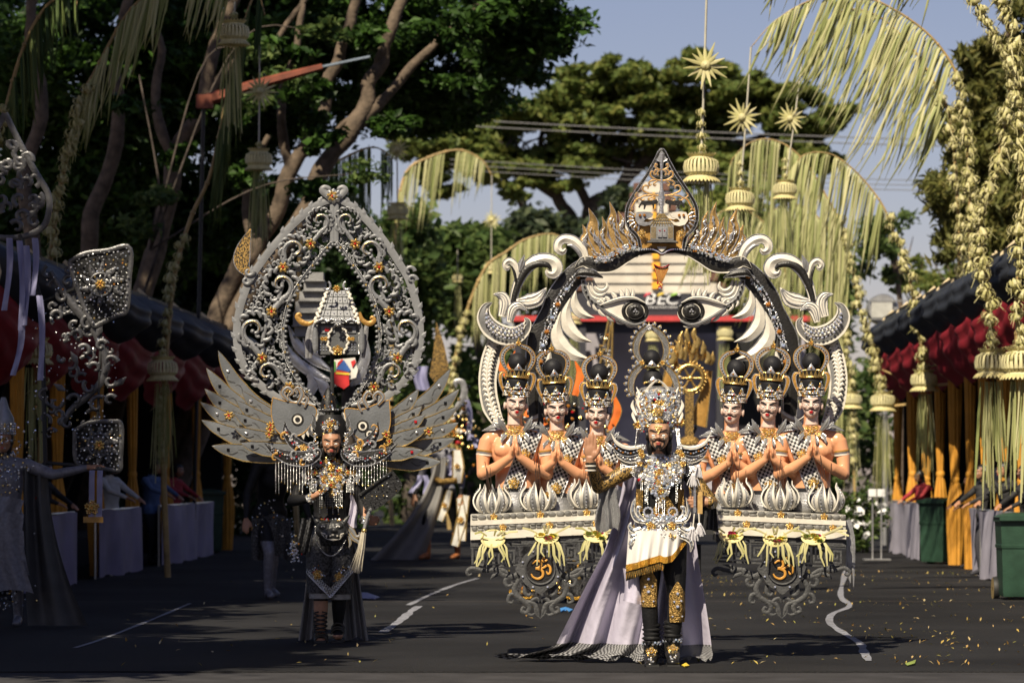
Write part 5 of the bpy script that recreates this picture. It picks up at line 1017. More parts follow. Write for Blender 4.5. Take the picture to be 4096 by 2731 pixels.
def sash(sg):
    m = MB(); A, B = V((sg*.135, 0, .40)), V((-sg*.045 if True else 0, 0, -.07)); T = (B-A).normalized(); N = V((T.z, 0, -T.x)); hw = .062
    m.sheet(lambda a, b: (lambda p: drape(p.x, p.z, .010))(A.lerp(B, b)+N*(a-.5)*2*hw), 11, 44, 0, (7, 27))
    e = MB()
    for q in (-1, 1): e.tube([(lambda p: drape(p.x, p.z, .012))(A.lerp(B, i/60)+N*q*hw) for i in range(61)], [.0045+.002*(i % 2) for i in range(61)], 6)
    e.tube([(lambda p: drape(p.x, p.z, .012))(B+N*(i/10-1)*hw*1.0) for i in range(21)], [.0045+.002*(i % 2) for i in range(21)], 6)
    return m.mesh('sash_cloth', ['poleng'], 180), e.mesh('sash_edge', ['silver'], 60), [(lambda p: drape(p.x, p.z, .02))(A.lerp(B, t)) for t in (.36, .80)]
SASH = {1: sash(1), -1: sash(-1)}
hv = MB(); head_vol(hv, Matrix()); hv.tube([(0, .015, .05), (0, .01, -.06)], [.05, .052], 14); head_me = remesh(hv, .0042, 3); hb = BVHTree.FromPolygons([v.co.copy() for v in head_me.vertices], [tuple(p.vertices) for p in head_me.polygons])
def crown_bits(parent, rs):
    """tall black cap with gilded tiers, ear wings, ball and pointed ring; head frame of `parent` at the origin"""
    m = MB(); m.lathe((0, .012, 0), [(.082, .15), (.088, .20), (.090, .26), (.080, .262), (.074, .30), (.082, .33), (.001, .335)], 24); m.build('crown_cap', ['cloth_black'], parent)
    pts, ns = [], []
    for k in range(4):
        for i in range(34):
            a = -PI/2+(i/33-.5)*3.5+.05*k; z = .160+.013*k-.012*max(0, -math.sin(a))**6*(k == 0)+(.018*abs(math.sin(a*3)) if k == 3 else 0); pts.append(V((.092*math.cos(a), .012+.094*math.sin(a), z))); ns.append((math.cos(a), math.sin(a), .2))
    for s_ in (-1, 0, 1):
        for j in range(5):
            for i in range(5-j): a = -PI/2+s_*.85+(i-(4-j)/2)*.11; pts.append(V((.095*math.cos(a), .012+.097*math.sin(a), .21+.011*j))); ns.append((math.cos(a), math.sin(a), .2))
    jewels('crown_jewels', pts, parent, (.0065, .0105), (5, 4, .6, 1.5, .4, 4, 3, .3), ns, 3, .3)
    m = MB()
    for i in range(9):
        a = -PI/2+(i-4)*.36; d = V((math.cos(a), math.sin(a), 0)); p = V((0, .012, 0))+d*.084; m.band([p+V((0, 0, .292)), p+d*.004+V((0, 0, .315)), p+d*.01+V((0, 0, .338))], [.016, .009, .001], .003, .004, d)
    m.lathe((0, .012, 0), [(.088, .285), (.092, .29), (.088, .297)], 24); m.build('crown_points', ['gold'], parent, 40)
    for s_ in (-1, 1):
        m = MB(); m.band(smoothpath([(s_*x, .0, z) for x, z in ((.085, .165), (.112, .23), (.125, .285), (.115, .318), (.088, .322))], 20), [np.interp(i/19*4, range(5), [.006, .013, .017, .015, .005]) for i in range(20)], .012, .006, (0, -1, 0), .004, .3, 0, 1); m.build('ear_wing', ['gold_paint', 'silver'], parent)
    m = MB(); m.ball((0, .02, .403), .068, 22, 14); m.build('black_ball', ['cloth_black'], parent, 180)
    m = MB()
    for i in range(24): a = 2*PI*i/24; m.ball((.056*math.cos(a), .015+.056*math.sin(a), .342), .0075, 6, 4)
    m.build('bead_ring', ['gold'], parent, kind='stuff')
    m = MB(); m.band([(0, -.052, .340), (0, -.056, .36), (0, -.052, .388)], [.036, .022, .001], .004, .004); m.gem((0, -.062, .358), .008, (0, -1, 0), 1, 6, .7); m.build('crown_triangle', ['silver', 'amber'], parent, 30)
    for s_ in (-1, 1):
        m = MB(); P = smoothpath([(s_*x, .02, z) for x, z in ((.052, .322), (.088, .362), (.112, .415), (.108, .465), (.072, .505), (.028, .520), (.002, .536))], 34); m.band(P, [np.interp(i/33*6, range(7), [.008, .014, .018, .018, .016, .013, .005]) for i in range(34)], .014, .002, (0, -1, 0), .004, .26, 0, 1); rg = m.build('crown_ring', ['foam_grey', 'gold_paint'], parent)
        m = MB(); [m.gem(P[i]+V((0, -.006, 0)), .0058, (0, -1, .2), rs.choice((0, 0, 0, 1)), 6, .7) for i in range(4, 31, 2)]; m.build('ring_stones', ['crystal', 'amber'], parent, 0, kind='stuff')
    m = MB(); m.rosette((0, .008, .538), .024, (0, -1, 0), 0, 1); m.band([(0, .012, .545), (0, .012, .565), (0, .012, .585)], [.012, .008, .001], .004, .004); m.build('crown_finial', ['gold', 'amber'], parent, 30)
def leafplate(parent, base, pts, hw, mt=('foam_grey', 'silver')):
    m = MB(); m.band(smoothpath([V(p) for p in pts], 14), [np.interp(i/13*(len(hw)-1), range(len(hw)), hw) for i in range(14)], .006, .006, (0, -1, .2), .003, .25, 0, 1); return m.build('collar_leaf', list(mt), parent)
def mannequin(c, label, sg, turn, tilt, first=None):
    t = thing('praying_mannequin', label, 'mannequin', (0, 0, 0), 'praying mannequins on the float')
    if True:
        o = bpy.data.objects.new('body', body_me); C.objects.link(o); o.parent = t
        sa = SASH[sg]; cl = put('sash', sa[0], (0, 0, 0), t); put('sash_edge', sa[1], (0, 0, 0), cl)
        for p in sa[2]: put('gold_brooch', brooch, p, t, None, .047)
        put('gold_brooch', brooch2, (-sg*.075, -.115, -.02), t, None, .024)
        for me, nm in MSH: put(nm, me, (0, 0, 0), t)
        for px_, pz, q in ((0, .400, .042), (-.058, .372, .036), (.058, .372, .036), (-.032, .422, .024), (.032, .422, .024), (0, .352, .028)): put('gold_brooch', brooch if q > .035 else brooch2, (px_, -.088-.015*(q > .045), pz), t, (rnd.uniform(-.2, .2), 0, rnd.uniform(-.2, .2)), q)
        h = put('head', head_me, (0, -.02, .502), t, (0, tilt, turn)); hh = copy_tree(HEADBITS, None)
        for ch in list(hh.children): ch.parent = h; ch.matrix_parent_inverse = Matrix()
        bpy.data.objects.remove(hh)
    t.location = c; ORG[t.name] = V(c); return t
body_me.name = 'mannequin_body'; body_me.materials.append(MATS['mannequin_peach']); body_me.polygons.foreach_set('use_smooth', [True]*len(body_me.polygons))
head_me.name = 'mannequin_head'; head_me.materials.append(MATS['mannequin_face']); head_me.materials.append(MATS['hair']); head_me.materials.append(MATS['mannequin_peach']); head_me.polygons.foreach_set('use_smooth', [True]*len(head_me.polygons))
for p in head_me.polygons:
    c = p.center
    if c.z > .155 or (c.y > .045 and c.z > .0) or (abs(c.x) > .062 and c.y > -.02 and c.z > .105): p.material_index = 1
HEADBITS = thing('tmp_head', None, None); face_bits(hb, Matrix(), HEADBITS, dict(brow='paint_black', iris='iris_green', lip='lip_red'), 1.25, 1); crown_bits(HEADBITS, random.Random(2))
MSH = []
m = MB(); m.lathe((0, .005, 0), [(.150, -.045), (.156, -.04), (.156, -.015), (.148, -.01)], 26, 0, None, None, 1, .74); MSH.append((m.mesh('belt', ['cloth_black']), 'belt'))
m = MB(); m.lathe((0, .005, 0), [(.150, -.04), (.158, -.08), (.172, -.12), (.18, -.16), (.16, -.19), (.001, -.19)], 26, 0, None, None, 1, .8); MSH.append((m.mesh('lap_cloth', ['silver_dull'], 180), 'lap_cloth'))
for s_ in (-1, 1):
    m = MB(); m.lathe((s_*.222, .0, .245), [(.056, -.022), (.060, -.020), (.060, -.012), (.0585, -.010), (.0595, .006), (.061, .010), (.061, .018), (.057, .020)], 20, 0, Matrix.Rotation(s_*-.12, 4, 'Y'), [0, 0, 0, 1, 2, 2, 2]); MSH.append((m.mesh('arm_band', ['foam_white', 'silver_dull', 'gold_paint']), 'arm_band'))
    for P, hw in [([(s_*.07, -.06, .44), (s_*.15, -.045, .43), (s_*.24, -.02, .405)], [.022, .026, .002]), ([(s_*.06, -.075, .40), (s_*.10, -.10, .455), (s_*.125, -.10, .51)], [.012, .022, .002]), ([(s_*.05, -.085, .39), (s_*.085, -.11, .36), (s_*.10, -.12, .315)], [.012, .018, .002]), ([(s_*.02, -.09, .37), (s_*.03, -.115, .33), (s_*.035, -.12, .295)], [.012, .016, .002]), ([(s_*.08, -.08, .42), (s_*.125, -.095, .44), (s_*.16, -.09, .47)], [.012, .018, .002])]:
        m = MB(); m.band(smoothpath([V(p) for p in P], 12), [np.interp(i/11*2, range(3), hw) for i in range(12)], .005, .006, (0, -1, .2), .003, .25, 0, 1); MSH.append((m.mesh('collar_leaf', ['foam_grey', 'silver']), 'collar_leaf'))
for (u, vb, Y, sg, tu, ti, lab) in [(2060, 1945, 26.50, 1, R(8), R(3), 'outermost praying mannequin on the left deck, highest head of the left three'), (2228, 1966, 26.56, 1, R(6), R(-4), 'middle praying mannequin on the left deck'), (2388, 1985, 26.62, 1, R(-8), R(2), 'innermost left mannequin with the raised palm of the king at its mouth'),
                                    (2926, 1968, 26.62, -1, R(-16), R(4), 'innermost praying mannequin on the right deck, lowest head of the right three'), (3072, 1955, 26.56, -1, R(-10), R(4), 'middle praying mannequin on the right deck'), (3244, 1945, 26.50, -1, R(-5), R(0), 'outermost praying mannequin on the right deck, with both arm bands in view')]:
    mannequin(W(u, vb, Y)+V((0, 0, 0)), lab, sg, tu, ti)
for o in list(HEADBITS.children): bpy.data.objects.remove(o)
bpy.data.objects.remove(HEADBITS)
# ---------------------------------------------------------------- people: shared body parts
mat('skin_brown', (.40, .205, .12), .48, 0, .07, 14, .05, 60); mat('skin_face', (.45, .25, .155), .5, 0, .06, 14)
mat('lip_rose', (.42, .09, .07), .4); mat('iris_brown', (.03, .015, .008), .2)
mat('brocade', (.010, .009, .008),   .45, .1, .2, 105, .2, 60, col2=(.36, .22, .06), hard=True, stretch=(1, 1, .55))
mat('lace_black', (.008, .008, .009), .5, 0, .2, 60, .3, 80, col2=(.06, .06, .065), hard=True)
mat('satin_lilac', (.52, .49, .60), .34, 0, .06, 3, .55, 9, spec=.6); mat('satin_white', (.76, .74, .70), .45, 0, .04, 3)
mat('velvet_black', (.008, .008, .009), .62, 0, .3, 8, .2, 40, spec=.3)
mat('gold_relief', (.40, .25, .08), .35, .75, .35, 60, .9, 90); mat('gold_glitter', (.60, .33, .05), .32, .8, .4, 160, .8, 200)
mat('glitter_silver', (.30, .30, .31), .35, .6, .6, 220, .8, 260); mat('leather_black', (.012, .012, .012), .28, 0, .1)
mat('tassel_white', (.72, .70, .72), .7); mat('wood_gold', (.52, .33, .12), .4, .1, .3, 20)
def hand_vol(m, M, thumb=1, curl=.12, k=1., spread=.02, th_in=0.):
    T = lambda p: M @ V((p[0]*k, p[1]*k, p[2]*k)); R3 = M.to_3x3()
    m.ball(T((0, 0, .05)), (.040*k, .0165*k, .050*k), 14, 10, 0, R3); m.ball(T((thumb*.024, -.008, .032)), (.020*k, .016*k, .030*k), 10, 8, 0, R3); m.tube([T((0, 0, -.04)), T((0, 0, .02))], [.027*k, .029*k], 12, ell=.8)
    for i, (x, L) in enumerate(((.030, .070), (.010, .082), (-.011, .077), (-.031, .060))):
        x *= thumb; p = V((x, 0, .088-.008*abs(i-1)*.7)); a = curl*.6; P = [p-V((0, 0, .02)), p.copy()]
        for sg, f in enumerate((.45, .32, .23)):
            a += curl*(1, 1.5, 1.1)[sg] if sg else 0; P.append(P[-1]+V((x*spread*8*f, -math.sin(a), math.cos(a)))*L*f)
        m.tube([T(q) for q in P], [.0100*k, .0098*k, .0092*k, .0085*k, .0062*k], 10); m.ball(T(P[-1]), .0064*k, 8, 6)
    P = [(thumb*.020, -.006, .016), (thumb*(.046-th_in*.2), -.014, .045), (thumb*(.056-th_in), -.022-th_in*.3, .072), (thumb*(.055-th_in*1.6), -.026-th_in*.5, .094)]
    m.tube([T(q) for q in P], [.014*k, .0125*k, .0105*k, .0075*k], 10); m.ball(T(P[-1]), .0076*k, 8, 6)
def human_vol(J, k=1., fat=1.):
    """one body from joints: pelvis, waist, chest, neck, and per side sh, el, wr, hip, knee, ank, toe"""
    m = MB(); mid = (J['shl']+J['shr'])*.5; hw = (J['shl']-J['shr']).length/2
    m.tube([J['pelvis'], J['waist'], J['chest'], mid+V((0, 0, -.02*k))], [.155*k*fat, .135*k*fat, .165*k*fat, .12*k*fat], 18, ell=.68)
    m.ball(J['pelvis'], (.165*k*fat, .118*k*fat, .12*k), 16, 12); m.ball(J['chest'], (.165*k*fat, .112*k*fat, .14*k), 16, 12); m.ball(mid+V((0, .01, -.03*k)), (hw*1.02, .09*k, .075*k), 16, 10)
    m.tube([mid, J['neck'], J['head']], [.072*k, .056*k, .054*k], 14); m.tube([J['shl'], mid+V((0, .005, .035*k)), J['shr']], [.05*k, .06*k, .05*k], 12)
    for s_ in 'lr':
        sh, el, wr, hip, kn, an, toe = (J[q+s_] for q in ('sh', 'el', 'wr', 'hip', 'knee', 'ank', 'toe'))
        m.ball(sh, .064*k, 14, 10); m.tube([sh, sh.lerp(el, .45), el], [.060*k, .054*k, .044*k], 14); m.ball(el, .044*k, 12, 8); m.tube([el, el.lerp(wr, .35), wr], [.044*k, .043*k, .028*k], 14); m.ball(wr, .029*k, 10, 8)
        m.ball(hip, .10*k, 14, 10); m.tube([hip, hip.lerp(kn, .5), kn], [.098*k, .080*k, .058*k], 16); m.ball(kn, .058*k, 12, 8); m.tube([kn, kn.lerp(an, .35), an], [.058*k, .056*k, .038*k], 16); m.ball(an, .04*k, 12, 8)
        m.tube([an+V((0, .02*k, -.045*k)), an.lerp(toe, .5)+V((0, 0, -.006*k)), toe], [.040*k, .042*k, .032*k], 12, ell=.8); m.ball(toe, (.042*k, .04*k, .028*k), 12, 8); m.ball(an+V((0, .03*k, -.05*k)), .036*k, 12, 8)
    return m
def bvh_of(me): return BVHTree.FromPolygons([v.co.copy() for v in me.vertices], [tuple(p.vertices) for p in me.polygons])
def front(bv, p, off):                    # point on the front of a body at the x,z of p
    h = bv.ray_cast(V((p.x, p.y-3, p.z)), V((0, 1, 0))); return (h[0] if h[0] is not None else V(p))+V((0, -off, 0))
def in_poly(x, y, P):
    c = False
    for i in range(len(P)):
        (x1, y1), (x2, y2) = P[i], P[i-1]
        if (y1 > y) != (y2 > y) and x < (x2-x1)*(y-y1)/(y2-y1)+x1: c = not c
    return c
def scatter(P, step, rs):
    us = [p[0] for p in P]; vs = [p[1] for p in P]; out = []; v = min(vs); r = 0
    while v < max(vs):
        u = min(us)+(r % 2)*step/2
        while u < max(us):
            a, b = u+rs.gauss(0, step*.16), v+rs.gauss(0, step*.16)
            if in_poly(a, b, P): out.append((a, b))
            u += step
        v += step*.87; r += 1
    return out
# ---------------------------------------------------------------- the king in front of the float
YK = 25.12; PK = YK/FOC; K = lambda u, v, d=0.: W(u, v, YK, d)
king = thing('person', 'man in tall jewelled crown raising one palm, white gold edged wrap and long lilac cape', 'person', K(2640, 0)*1, None); king.location.z = .016; ORG[king.name] = V(king.location)
J = dict(pelvis=K(2645, 2150), waist=K(2640, 2050), chest=K(2638, 1930), neck=K(2634, 1815, .01), head=K(2632, 1760, .0), shl=K(2538, 1866, .0), shr=K(2738, 1868, .0),
         ell=K(2392, 1948, .06), wrl=K(2358, 1840, .20), elr=K(2846, 2010, .02), wrr=K(2828, 2012, .22), hipl=K(2598, 2185), hipr=K(2692, 2185), kneel=K(2596, 2395, .05), kneer=K(2706, 2400, .02), ankl=K(2606, 2600, .02), ankr=K(2690, 2590, -.02), toel=K(2598, 2650, .16), toer=K(2688, 2640, .14))
m = human_vol(J, 1.0, 1.0)
HK = Matrix.Translation(K(2634, 1797, .09)) @ Matrix.Rotation(R(-5), 4, 'Z') @ Matrix.Scale(1.06, 4); head_vol(m, HK @ Matrix.Translation((0, .0, 0)))
ml = Matrix.Translation(K(2358, 1838, .215)) @ Matrix.Rotation(R(2), 4, 'Y') @ Matrix.Rotation(R(8), 4, 'X'); hand_vol(m, ml, 1, -.03, 1.10, .01)
mr = Matrix.Translation(K(2822, 2006, .235)) @ Matrix(((0, 0, -1, 0), (0, -1, 0, 0), (-1, 0, 0, 0), (0, 0, 0, 1))); hand_vol(m, mr, -1, .62, 1.02, .0, .02)
kme = remesh(m, .0052, 3); kb = bvh_of(kme); hc = HK @ V((0, 0, .09)); wl, wr_ = J['wrl'], J['wrr']
def kpick(c):
    if (c-hc).length < .145 or (c-J['neck']).length < .07: 
        q = HK.inverted() @ c; return 1 if (q.z > .165 or q.y > .045 or (abs(q.x) > .064 and q.y > -.01)) else 0
    if c.z > wl.z-.015 and c.x < K(2410, 0).x: return 4
    if (c-mr.translation).length < .17 and c.y < YK-.17 and c.x < K(2826, 0).x: return 4
    if c.x < K(2535, 0).x and c.z > K(0, 2010).z or c.x > K(2770, 0).x: return 3
    return 2
put_mesh('body', kme, ['skin_face', 'hair', 'velvet_black', 'brocade', 'skin_brown'], king, kpick)
face_bits(kb, HK, king, dict(brow='hair', iris='iris_brown', lip='lip_rose'), .8, 2, 1, True)
m = MB()
for s_ in (-1, 1): m.ball(HK @ V((s_*.060, .06, .02)), (.026, .04, .065), 10, 8)
m.ball(HK @ V((0, .07, .03)), (.075, .05, .12), 12, 8); m.build('hair', ['hair'], king, 180)
rs = random.Random(11)
def kj(name, poly, step, parent, rr=(.007, .013), wts=(9, 2.6, .6, 4, .3, 5, 2, .3), off=.012, seed=1, base=None):
    P = scatter(poly, step, rs); return jewels(name, [front(kb, K(*p), off+rs.random()*.008) for p in P], parent, rr, wts, None, seed, .45)
# sleeves' cuffs, bracelets
m = MB()
for q, mt in ((0, 1), (.016, 0), (.03, 1), (.046, 0)): m.lathe(wl+V((.003, .0, -.07+q)), [(.034, -.006), (.039, -.004), (.039, .004), (.034, .006)], 18, mt)
m.build('cuff', ['velvet_black', 'foam_white'], king)
m = MB(); m.lathe(K(2838, 2010, .19), [(.036, -.012), (.043, -.008), (.043, .008), (.036, .012)], 18, 0, Matrix.Rotation(R(70), 4, 'Y')); m.build('bangle', ['pearl'], king)
# wrap skirt
hem = [(2500, 2272), (2540, 2262), (2575, 2250), (2610, 2240), (2634, 2232), (2650, 2240), (2683, 2234), (2712, 2200), (2742, 2160)]
def wrapf(a, b, v0=2120, ex=0):
    u = lerp(2512, 2742, a)+(1-a)*(-10)*b; vb = np.interp(lerp(2500, 2742, a), [h[0] for h in hem], [h[1] for h in hem]); v = lerp(v0, vb, b)+ex
    an = (a-.5)*2; d = .175*math.sqrt(max(0, 1-(an*.92)**2))+.02+.018*b*math.sin(a*38+1.5*b)+.012*math.sin(a*15-2*b)*b; return K(u, v, d)
m = MB(); m.sheet(wrapf, 60, 20); m.build('white_wrap', ['satin_white'], king, 180)
m = MB(); m.sheet(lambda a, b: wrapf(a, 1, 2120, -16+b*26)+V((0, -.010, 0)), 60, 5); m.build('gold_hem', ['gold_glitter'], king, 180)
m = MB(); m.sheet(lambda a, b: wrapf(a*.62, 1, 2120, 6+b*44*(1-a*.6))+V((0, .012, 0)), 40, 6); zz = m.build('under_hem', ['velvet_black'], king, 180)
m = MB()
for i in range(22): a = i/22*.62; p, q, r = (wrapf(a+j*.014, 1, 2120, 16+(26 if j == 1 else 0))+V((0, -.004, 0)) for j in (0, 1, 2)); m.tube([p, q, r], .0035, 5)
m.build('zigzag_trim', ['gold'], zz, kind='stuff')
m = MB(); m.sheet(lambda a, b: K(lerp(2490, 2575, a)+8*math.sin(b*3), lerp(2270, 2400, b)+20*a, .06-.02*math.sin(a*9)), 14, 14); m.build('wrap_tail', ['satin_lilac'], king, 180)
# gold knee panels
for (uc, vt, vb, hw) in ((2592, 2265, 2424, 34), (2708, 2322, 2486, 33)):
    def pan(a, b): 
        h = hw*(min(1, b*3)**.8)*(1-.12*max(0, b-.8)*5); u = uc+(a-.5)*2*h; return front(kb, K(u, lerp(vt, vb, b)), .010)
    m = MB(); m.sheet(pan, 12, 20); kp = m.build('knee_panel', ['gold_relief'], king, 180)
    m = MB(); [m.gem(pan(a, b)+V((0, -.004, 0)), r, (0, -1, .2), 0, 8, .7) for a, b, r in ((.5, .3, .012), (.3, .5, .010), (.72, .48, .010), (.5, .62, .014), (.2, .86, .008), (.8, .86, .008))]; m.build('panel_stones', ['crystal'], kp, 0, kind='stuff')
m = MB(); m.sheet(lambda a, b: front(kb, K(2655+(a-.5)*2*62*(b**.8), lerp(1968, 2066, b)), .012), 14, 14); m.build('belly_panel', ['gold_relief'], king, 180)
for q in (-1, 1):
    m = MB(); m.sheet(lambda a, b: front(kb, K(2640+q*lerp(70, 96, a), lerp(1955, 2045, b)), .010), 6, 12); m.build('side_panel', ['gold_relief'], king, 180)
# trouser gathers and boots
for (an, toe) in ((J['ankl'], J['toel']), (J['ankr'], J['toer'])):
    m = MB()
    for i in range(5): m.lathe(an+V((0, 0, .055+.03*i)), [(.050, -.016), (.064+.006*(i % 2), 0), (.050, .016)], 18)
    m.build('trouser_gather', ['velvet_black'], king, 180)
    m = MB(); m.lathe(an+V((0, 0, .0)), [(.045, -.05), (.052, -.02), (.056, .02), (.060, .055)], 18); m.tube([an+V((0, .05, -.055)), an+V((0, -.02, -.045)), an.lerp(toe, .6)+V((0, 0, .002)), toe+V((0, -.02, -.006))], [.044, .052, .050, .036], 14, ell=.85); m.ball(toe+V((0, -.02, -.006)), (.044, .045, .030), 14, 8); bt = m.build('boot', ['leather_black'], king, 60)
    m = MB(); b = V((an.x, (an.y+toe.y)/2-.01, 0)); m.box((b.x, b.y, .022), (.088, .26, .014)); m.build('sole', ['rubber'], bt, 0)
    pts = []; ns = []
    for i in range(26): a = 2*PI*i/26; pts += [an+V((.062*math.cos(a), .062*math.sin(a), .045+.012*(i % 2)))]; ns.append((math.cos(a), math.sin(a), .1))
    jewels('ankle_stones', pts, bt, (.009, .013), (6, 0, 0, 3, 0, 2, 0, 3), ns, 4)
    put('boot_flower', brooch, an.lerp(toe, .35)+V((0, -.045, .025)), bt, (R(-30), 0, 0), .045)
    jewels('toe_stones', [toe+V((rs.uniform(-.02, .02), -.055+abs(i-4)*.002, .012+.004*i)) for i in range(9)], bt, (.006, .009), seed=9)
# jewelled bib, pendant, belt
bib = [(2560, 1806), (2600, 1826), (2634, 1832), (2670, 1824), (2712, 1800), (2745, 1830), (2740, 1890), (2716, 1935), (2670, 1944), (2640, 1936), (2606, 1946), (2560, 1934), (2540, 1890), (2540, 1830)]
m = MB(); m.sheet(lambda a, b: front(kb, K(lerp(2545, 2735, a), lerp(1815, 1935, b)), .006), 20, 14); m.build('bib_cloth', ['silver_dull'], king, 180)
kj('bib_jewels', bib, 8.5, king, (.007, .015), seed=21, off=.014)
for (u, v, q, me) in ((2634, 1850, .036, ros_s), (2592, 1862, .030, brooch), (2676, 1862, .030, brooch), (2634, 1892, .036, brooch2), (2575, 1905, .026, ros_s), (2694, 1905, .026, ros_s), (2634, 1930, .030, brooch), (2555, 1840, .024, ros_a), (2722, 1842, .024, ros_a), (2605, 1925, .022, ros_s), (2668, 1922, .022, ros_s)): put('bib_rosette', me, front(kb, K(u, v), .022), king, (rs.uniform(-.2, .1), 0, rs.uniform(-.3, .3)), q)
kj('pendant_jewels', [(2590, 1944), (2680, 1944), (2672, 1975), (2655, 1995), (2650, 2030), (2630, 2030), (2622, 1990), (2604, 1972)], 8, king, (.007, .012), seed=22, off=.02)
put('pendant_rosette', ros_a, front(kb, K(2640, 1962), .03), king, None, .03)
m = MB()
for u, v0, v1 in ((2578, 1930, 2010), (2584, 1930, 2006), (2590, 1935, 2022), (2622, 2000, 2060), (2632, 2010, 2064), (2646, 2010, 2062), (2656, 2000, 2050), (2702, 1925, 2010), (2708, 1920, 2006), (2560, 1900, 1960), (2566, 1900, 1958), (2722, 1900, 1955)):
    p, q = front(kb, K(u, v0), .03), front(kb, K(u+rs.uniform(-3, 3), v1), .035); n = 14
    for i in range(n): m.ball(p.lerp(q, i/(n-1)), .0042, 5, 4)
m.build('silver_strands', ['silver'], king, kind='stuff')
belt = [(2545, 2075), (2580, 2050), (2620, 2060), (2640, 2052), (2662, 2060), (2700, 2050), (2738, 2072), (2752, 2110), (2736, 2140), (2700, 2152), (2672, 2165), (2640, 2176), (2606, 2164), (2576, 2150), (2546, 2140), (2530, 2110)]
m = MB(); m.sheet(lambda a, b: front(kb, K(lerp(2535, 2748, a), lerp(2070, 2148, b)), .03), 26, 8); m.build('belt', ['silver_dull'], king, 180)
kj('belt_jewels', belt, 9, king, (.008, .016), (10, 2.6, .8, 5, .25, 4, 1, .2), .052, 23)
for (u, v, q, me) in ((2640, 2095, .040, ros_s), (2640, 2134, .044, ros_s), (2598, 2100, .032, brooch2), (2684, 2100, .032, brooch2), (2575, 2128, .032, ros_s), (2706, 2128, .032, ros_s), (2610, 2140, .026, ros_a), (2672, 2140, .026, ros_a), (2640, 2166, .026, ros_a)): put('belt_rosette', me, front(kb, K(u, v), .07), king, None, q)
for u in (2590, 2688):
    m = MB()
    for i in range(12): a = 2*PI*i/12; m.gem(front(kb, K(u, 2046), .06)+V((.030*math.cos(a), 0, .030*math.sin(a))), .0095, (0, -1, .2), 0, 8, .7)
    m.build('crystal_ring', ['crystal'], king, 0, kind='stuff')
for q in (-1, 1):
    for P, hw in [([(60, 2085), (96, 2075), (112, 2045), (108, 2010), (100, 1988)], [8, 11, 9, 7, 1]), ([(70, 2075), (90, 2055), (92, 2030), (82, 2026), (84, 2036)], [7, 8, 7, 5, 2]), ([(80, 2110), (108, 2120), (124, 2105), (118, 2086)], [9, 12, 8, 2]), ([(70, 2140), (104, 2150), (122, 2172), (118, 2205 if q > 0 else 2180)], [9, 12, 9, 2]), ([(90, 2130), (112, 2140), (126, 2130)], [6, 8, 2])]:
        b = MB(); L = smoothpath([K(2640+q*u, v, .14) for u, v in P], 18); b.band(L, [PK*np.interp(i/17*(len(hw)-1), range(len(hw)), hw) for i in range(18)], .012, .008, (0, -1, 0), .004, .25, 0, 1); sc_ = b.build('belt_scroll', ['silver', 'foam_white'], king)
        b = MB(); [b.gem(L[i]+V((0, -.012, 0)), .006, (0, -1, .3), 0, 6, .7) for i in range(3, 15, 3)]; b.build('scroll_stones', ['opal'], sc_, 0, kind='stuff')
# winged epaulettes
for q in (-1, 1):
    ue = lambda u: 2638+q*(2638-u)*-1 if q < 0 else 2638+(2638-u)
    def EP(pts, d): return [K(2638-q*(2638-u)*-1 if False else (u if q < 0 else 2*2641-u), v, d) for u, v in pts]
    for nm, pts, hw, mts, d, gm in (('epaulette_wing', [(2572, 1782), (2515, 1790), (2468, 1772), (2442, 1732)], [6, 9, 8, 1], ['foam_white', 'silver'], .10, None), ('epaulette_wing', [(2572, 1800), (2512, 1812), (2468, 1795), (2446, 1764)], [9, 15, 12, 2], ['velvet_black', 'silver'], .085, (2, 0, 3)),
                                    ('epaulette_wing', [(2576, 1824), (2520, 1838), (2478, 1822), (2454, 1792)], [10, 14, 12, 2], ['silver_dull', 'foam_white'], .07, (0, 5, 6)), ('epaulette_plate', [(2580, 1846), (2535, 1856), (2495, 1846), (2470, 1822)], [10, 13, 11, 3], ['glitter_silver', 'foam_white'], .055, (6, 6, 0))):
        b = MB(); L = smoothpath(EP(pts, d), 30); b.band(L, [PK*np.interp(i/29*(len(hw)-1), range(len(hw)), hw) for i in range(30)], .014, .006, (0, -1, .1), .004, .16, 0, 1); ep = b.build(nm, mts, king)
        if gm:
            b = MB(); [b.gem(L[i]+V((0, -.010, rs.uniform(-.006, .006))), .0075, (0, -1, .3), gm[j % 3], 7, .7) for j, i in enumerate(range(2, 28, 2))]; b.build('wing_stones', GEMS, ep, 0, kind='stuff')
    b = MB()
    for i in range(22):
        p = EP([(lerp(2482, 2580, i/21), 1858+8*math.sin(i/21*PI))], .06)[0]; L = .045+.02*math.sin(i*.7)
        for j in range(6): b.ball(p+V((0, 0, -L*j/5)), .0048, 5, 4)
    b.build('epaulette_fringe', ['silver'], king, kind='stuff')
    for i in range(5): put('shoulder_rosette', (ros_s, brooch2, ros_a)[i % 3], EP([(2570+i*-4+rs.uniform(-8, 8), 1790+i*16)], .12)[0], king, None, .024)
